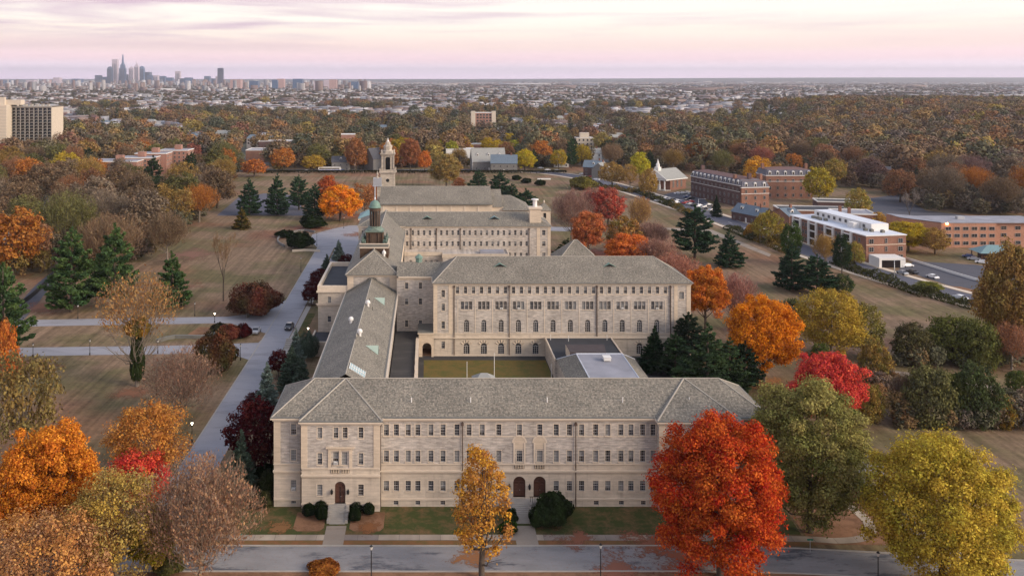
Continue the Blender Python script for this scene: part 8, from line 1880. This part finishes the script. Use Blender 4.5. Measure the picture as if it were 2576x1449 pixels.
# ================================================================ town and woods too far to tell apart
g = np.random.default_rng(42)
def far_tree_proto(seed, n, ls, kind=0):
    if kind == 0: me, _ = broad_crown(seed, n, ls, 16, 7.8, 0.02, 40, 0.1, crs=0.24, mat=MT['farleaf'], thin=0.6, nr=0.3)
    else: me, _ = pine_crown(seed, 18, 5, 0.05, 9, 6, n, -0.1, .8, ls, ls * .5, .2, MT['farleaf'])
    o = bpy.data.objects.new('far_tree', me); return o
fcol = bpy.data.collections.new('far_tree_kinds')
for k in range(4): fcol.objects.link(far_tree_proto(400 + k, 1700, 0.68))
for k in range(2): fcol.objects.link(far_tree_proto(410 + k, 420, 1.3, 1))
def scatter_group(name, pts, sc, rz, idx, c1, c2):
    me = bpy.data.meshes.new(name); n = len(pts); me.vertices.add(n); me.vertices.foreach_set('co', pts.astype(np.float32).ravel())
    for nm, tp, val in (('sc', 'FLOAT', sc), ('rz', 'FLOAT', rz), ('idx', 'INT', idx)):
        a = me.attributes.new(nm, tp, 'POINT'); a.data.foreach_set('value', val.astype(np.int32 if tp == 'INT' else np.float32))
    for nm, val in (('ic', c1), ('ic2', c2)):
        a = me.attributes.new(nm, 'FLOAT_COLOR', 'POINT'); a.data.foreach_set('color', np.concatenate([val, np.ones((n, 1))], 1).astype(np.float32).ravel())
    me.update(); o = link(name, me)
    ng = bpy.data.node_groups.new(name, 'GeometryNodeTree'); ng.interface.new_socket('Geometry', in_out='INPUT', socket_type='NodeSocketGeometry'); ng.interface.new_socket('Geometry', in_out='OUTPUT', socket_type='NodeSocketGeometry')
    nn, ll = ng.nodes, ng.links; gi = nn.new('NodeGroupInput'); go = nn.new('NodeGroupOutput'); ip = nn.new('GeometryNodeInstanceOnPoints'); ci = nn.new('GeometryNodeCollectionInfo')
    ci.inputs['Collection'].default_value = fcol; ci.inputs['Separate Children'].default_value = True; ci.inputs['Reset Children'].default_value = True
    def at(nm, dt): x = nn.new('GeometryNodeInputNamedAttribute'); x.data_type = dt; x.inputs['Name'].default_value = nm; return x.outputs['Attribute']
    ll.new(gi.outputs[0], ip.inputs['Points']); ll.new(ci.outputs[0], ip.inputs['Instance']); ip.inputs['Pick Instance'].default_value = True
    ll.new(at('idx', 'INT'), ip.inputs['Instance Index']); cx = nn.new('ShaderNodeCombineXYZ'); ll.new(at('rz', 'FLOAT'), cx.inputs['Z']); ll.new(cx.outputs[0], ip.inputs['Rotation'])
    ll.new(at('sc', 'FLOAT'), ip.inputs['Scale']); ll.new(ip.outputs[0], go.inputs[0])
    md = o.modifiers.new('scatter', 'NODES'); md.node_group = ng; return o
TC = 0.62 * np.array([(0.22, 0.12, 0.065), (0.17, 0.12, 0.075), (0.14, 0.12, 0.06), (0.10, 0.105, 0.05), (0.045, 0.065, 0.04), (0.30, 0.17, 0.05), (0.36, 0.26, 0.04), (0.34, 0.14, 0.04), (0.15, 0.105, 0.09), (0.24, 0.09, 0.06)]) + 0.38 * np.array([0.13, 0.115, 0.085])
pal_near = np.array([.12, .14, .14, .16, .15, .11, .07, .05, .05, .03]); pal_far = np.array([.08, .12, .18, .24, .22, .04, .01, .03, .07, .01])
def vterr(x, y):
    def s(v, a, b): t = np.clip((v - a) / (b - a), 0, 1); return t * t * (3 - 2 * t)
    return 15 * s(x, 420, 640) * s(y, 650, 1200) * (1 - s(y, 1500, 2400)) + np.where(y > 9000, 42 * s(y, 14000, 24000) + 45 * s(y, 15000, 24000) * s(x / y, 0.02, 0.5), 0)
def field(n, y0, y1, power=1.0, xa=-0.53, xb=0.72):
    u = g.random(n); Y = (y0 ** (1 + power) + u * (y1 ** (1 + power) - y0 ** (1 + power))) ** (1 / (1 + power)); X = (xa + (xb - xa) * g.random(n)) * Y; return X, Y
def trees(name, X, Y, smin, smax, pal, bright=1.0):
    n = len(X); Z = vterr(X, Y); ci = g.choice(len(TC), n, p=pal / pal.sum()); c = TC[ci] * (0.8 + 0.4 * g.random((n, 1))) * bright; c2 = TC[g.choice(len(TC), n, p=pal / pal.sum())] * 0.5 + c * 0.5
    idx = np.where((ci == 4) & (g.random(n) < .4), 4 + g.integers(0, 2, n), g.integers(0, 4, n)); sc = smin + (smax - smin) * g.random(n)
    return scatter_group(name, np.stack([X, Y, Z], 1), sc, g.random(n) * 6.28, idx, c, c2)
NZ = lambda X, Y, s, ph=0: np.sin(X / s + ph) * np.cos(Y / s * .7 + 1.3 * ph) + .6 * np.sin((X + Y) / s * 1.9 + 2.1 * ph)
X, Y = field(8500, 735, 2300); keep = ((NZ(X, Y, 90) > -1.0 + 1.9 * np.clip((Y - 950) / 900, 0, 1)) | (Y < 900)) & (X < .44 * Y); keep &= ~np.array([cleared(a_, b_) for a_, b_ in zip(X, Y)]); X, Y = X[keep], Y[keep]
tag(trees('woodland', X, Y, .6, 1.6, pal_near, 1.25), kind='stuff')
X, Y = field(3000, 620, 1900, 1.0, .40, .74); keep = X > .43 * Y + 8 * np.sin(Y / 60); keep &= (X > 330) ; X, Y = X[keep], Y[keep]
ph = np.array([.16, .17, .10, .08, .03, .16, .06, .06, .16, .02]); tag(trees('hillside_woodland', X, Y, .8, 1.7, ph, 1.35), kind='stuff')
X, Y = field(34000, 1900, 9500, .35); keep = NZ(X, Y, 160, 2) > -.35; X, Y = X[keep], Y[keep]
tag(trees('distant_woodland', X, Y, 0.5, 0.95, pal_far, .8), kind='stuff')
# undergrowth that closes the gaps inside the near woods
def poly_pts(poly, n):
    W = [px2(*p) for p in poly]; xs = [p[0] for p in W]; ys = [p[1] for p in W]; out = []
    while len(out) < n:
        x, y = random.uniform(min(xs), max(xs)), random.uniform(min(ys), max(ys))
        if inpoly(x, y, W) and not cleared(x, y) and not any((x - a) ** 2 + (y - b) ** 2 < (r * 0.8) ** 2 for a, b, r in BLOCK): out.append((x, y))
    return np.array(out)
ug = [([(-60, 470), (600, 440), (520, 530), (440, 620), (300, 680), (-60, 700)], 330), ([(-60, 400), (900, 385), (900, 424), (640, 434), (-60, 466)], 420), ([(900, 385), (1490, 380), (1510, 414), (1400, 422), (900, 424)], 260),
      ([(1480, 380), (2080, 380), (2080, 440), (1960, 465), (1740, 435), (1600, 428), (1510, 414)], 360), ([(2080, 400), (2700, 400), (2700, 550), (2360, 540), (2240, 490), (2120, 470), (2070, 440)], 650)]
for k, (poly, n) in enumerate(ug):
    P = poly_pts(poly, n); pp = pal_near.copy()
    if k == 4: pp = np.array([.12, .2, .1, .06, .05, .06, .0, .02, .35, .04])
    tag(trees('undergrowth', P[:, 0], P[:, 1], .35, .8, pp, .8), kind='stuff')
pt = np.array([.05, .2, .12, .3, .03, .2, .04, .05, .1, .01])
for poly, n in (([(2230, 898), (2600, 880), (2600, 925), (2240, 925)], 60), ([(2255, 1045), (2600, 1050), (2600, 1085), (2250, 1078)], 90), ([(2180, 930), (2260, 930), (2240, 1060), (2190, 1060)], 16)):
    P = poly_pts(poly, n); tag(trees('field_scrub', P[:, 0], P[:, 1], .14, .42, pt, 1.2), kind='stuff')
# town of small flat and gabled roofs
def town(name, X, Y, w0, w1, h0, h1, seed):
    r = np.random.default_rng(seed); n = len(X); Z = vterr(X, Y); a = r.choice([0.15, 0.15 + math.pi / 2, -0.5], n) + r.normal(size=n) * .05; L = w0 + (w1 - w0) * r.random(n) ** 2; D = 8 + 5 * r.random(n); h = h0 + (h1 - h0) * r.random(n) ** 2
    ca, sa = np.cos(a), np.sin(a); V = np.zeros((n, 8, 3))
    for i, (sx, sy, sz) in enumerate([(-1, -1, 0), (1, -1, 0), (1, 1, 0), (-1, 1, 0), (-1, -1, 1), (1, -1, 1), (1, 1, 1), (-1, 1, 1)]):
        lx, ly = sx * L / 2, sy * D / 2; V[:, i, 0] = X + lx * ca - ly * sa; V[:, i, 1] = Y + lx * sa + ly * ca; V[:, i, 2] = Z + sz * h
    Fq = np.array([(0, 1, 5, 4), (1, 2, 6, 5), (2, 3, 7, 6), (3, 0, 4, 7), (4, 5, 6, 7)]); Fa = (Fq[None] + 8 * np.arange(n)[:, None, None]).reshape(-1)
    me = bpy.data.meshes.new(name); me.vertices.add(8 * n); me.vertices.foreach_set('co', V.astype(np.float32).ravel()); me.loops.add(len(Fa)); me.loops.foreach_set('vertex_index', Fa.astype(np.int32))
    me.polygons.add(5 * n); me.polygons.foreach_set('loop_start', np.arange(0, 20 * n, 4, dtype=np.int32))
    wallc = np.array([(0.23, 0.17, 0.15), (0.36, 0.34, 0.33), (0.19, 0.14, 0.13), (0.46, 0.45, 0.46), (0.25, 0.25, 0.26)])[r.choice(5, n, p=[.3, .2, .2, .15, .15])]
    roofc = np.array([(0.48, 0.51, 0.58), (0.28, 0.30, 0.35), (0.12, 0.13, 0.16), (0.78, 0.79, 0.82), (0.19, 0.18, 0.18)])[r.choice(5, n, p=[.22, .27, .23, .10, .18])]
    C = np.ones((n, 5, 4)); C[:, :4, :3] = wallc[:, None]; C[:, 4, :3] = roofc; at = me.attributes.new('hc', 'FLOAT_COLOR', 'FACE'); at.data.foreach_set('color', C.astype(np.float32).ravel())
    me.materials.append(HOUSEM); me.update(calc_edges=True); return me
mm, nn_, ll_, bb = newmat('townhouse', .8, .2); at_ = N(nn_, 'ShaderNodeAttribute', attribute_type='GEOMETRY', attribute_name='hc'); ll_.new(at_.outputs['Color'], bb.inputs['Base Color']); HOUSEM = mm
X, Y = field(5200, 1000, 2400); k = NZ(X, Y, 90) < -.1 + 1.0 * np.clip((Y - 1150) / 900, 0, 1); tag(link('near_town', town('near_town', X[k], Y[k], 11, 34, 7, 12, 1)), kind='stuff')
X, Y = field(30000, 1800, 14000, .25); tag(link('distant_town', town('distant_town', X, Y, 12, 70, 6, 13, 2)), kind='stuff')
X, Y = field(260, 4500, 15000, .5); k = X < 9000; tag(link('distant_sheds', town('distant_sheds', X[k], Y[k], 120, 420, 10, 22, 3)), kind='stuff')
X, Y = field(420, 4200, 10000, .6, -.53, -.06); tag(link('distant_blocks', town('distant_blocks', X, Y, 20, 50, 18, 62, 4)), kind='stuff')
# houses near enough to be told apart at the edge of the town
kinds_ = [('white flat-roofed', (.62, .6, .58), 'whiteroof'), ('grey-roofed', (.38, .34, .32), 'bluegrey'), ('brick', (.28, .15, .11), 'redroof'), ('cream', (.5, .42, .34), 'greyroof')]
hr = random.Random(9); wms = [plain(k_[0] + '_wall', k_[1], .8, .1, .2) for k_ in kinds_]; cnts = {}
for lab, ki, px, Yh in TH:
    i = cnts.get((lab, ki), 0); cnts[(lab, ki)] = i + 1; kn, wc, rf = kinds_[ki]
    x = pX(px, Yh); z = terr(x, Yh); W = hr.uniform(10, 20); D = 10; e = 7 + hr.uniform(0, 4)
    o = empty('town_house', (x, Yh, z), '%s %s town house %s' % (ordinal(i, 6), kn, lab), 'house', 'town houses at the edge of the trees', hr.uniform(-.3, .3))
    m = MB(); m.box(-W / 2, W / 2, -D / 2, D / 2, 0, e); link('wall', m.mesh('wall', [wms[ki]]), o)
    m = MB()
    if ki == 0: m.box(-W / 2 - .2, W / 2 + .2, -D / 2 - .2, D / 2 + .2, e, e + .5)
    else: m.hip(-W / 2 - .4, W / 2 + .4, -D / 2 - .4, D / 2 + .4, e, e + 3.5, 3)
    link('roof', m.mesh('roof', [MT[rf]]), o)
    for q in range(4):
        for zz in (e - 2.8, e - 5.8):
            m = MB(); xx = -W / 2 + W * (q + .5) / 4; m.box(xx - .8, xx + .8, -D / 2 - .06, -D / 2 + .01, zz, zz + 1.6); link('window', m.mesh('window', [MT['glass']]), o)

# ---------------------------------------------------------------- the air: one even box of haze
hz = MB(); hz.box(-36000, 36000, -600, 26800, -1.5, 352)
hm = bpy.data.materials.new('haze'); hm.use_nodes = True; hn, hl = hm.node_tree.nodes, hm.node_tree.links; hn.clear()
ho = N(hn, 'ShaderNodeOutputMaterial'); hv = N(hn, 'ShaderNodeVolumePrincipled'); hv.inputs['Color'].default_value = (0.92, 0.92, 1.0, 1); hv.inputs['Density'].default_value = 0.00005; hv.inputs['Anisotropy'].default_value = 0.5
hl.new(hv.outputs[0], ho.inputs['Volume'])
tag(hz.build('haze', hm), kind='stuff')
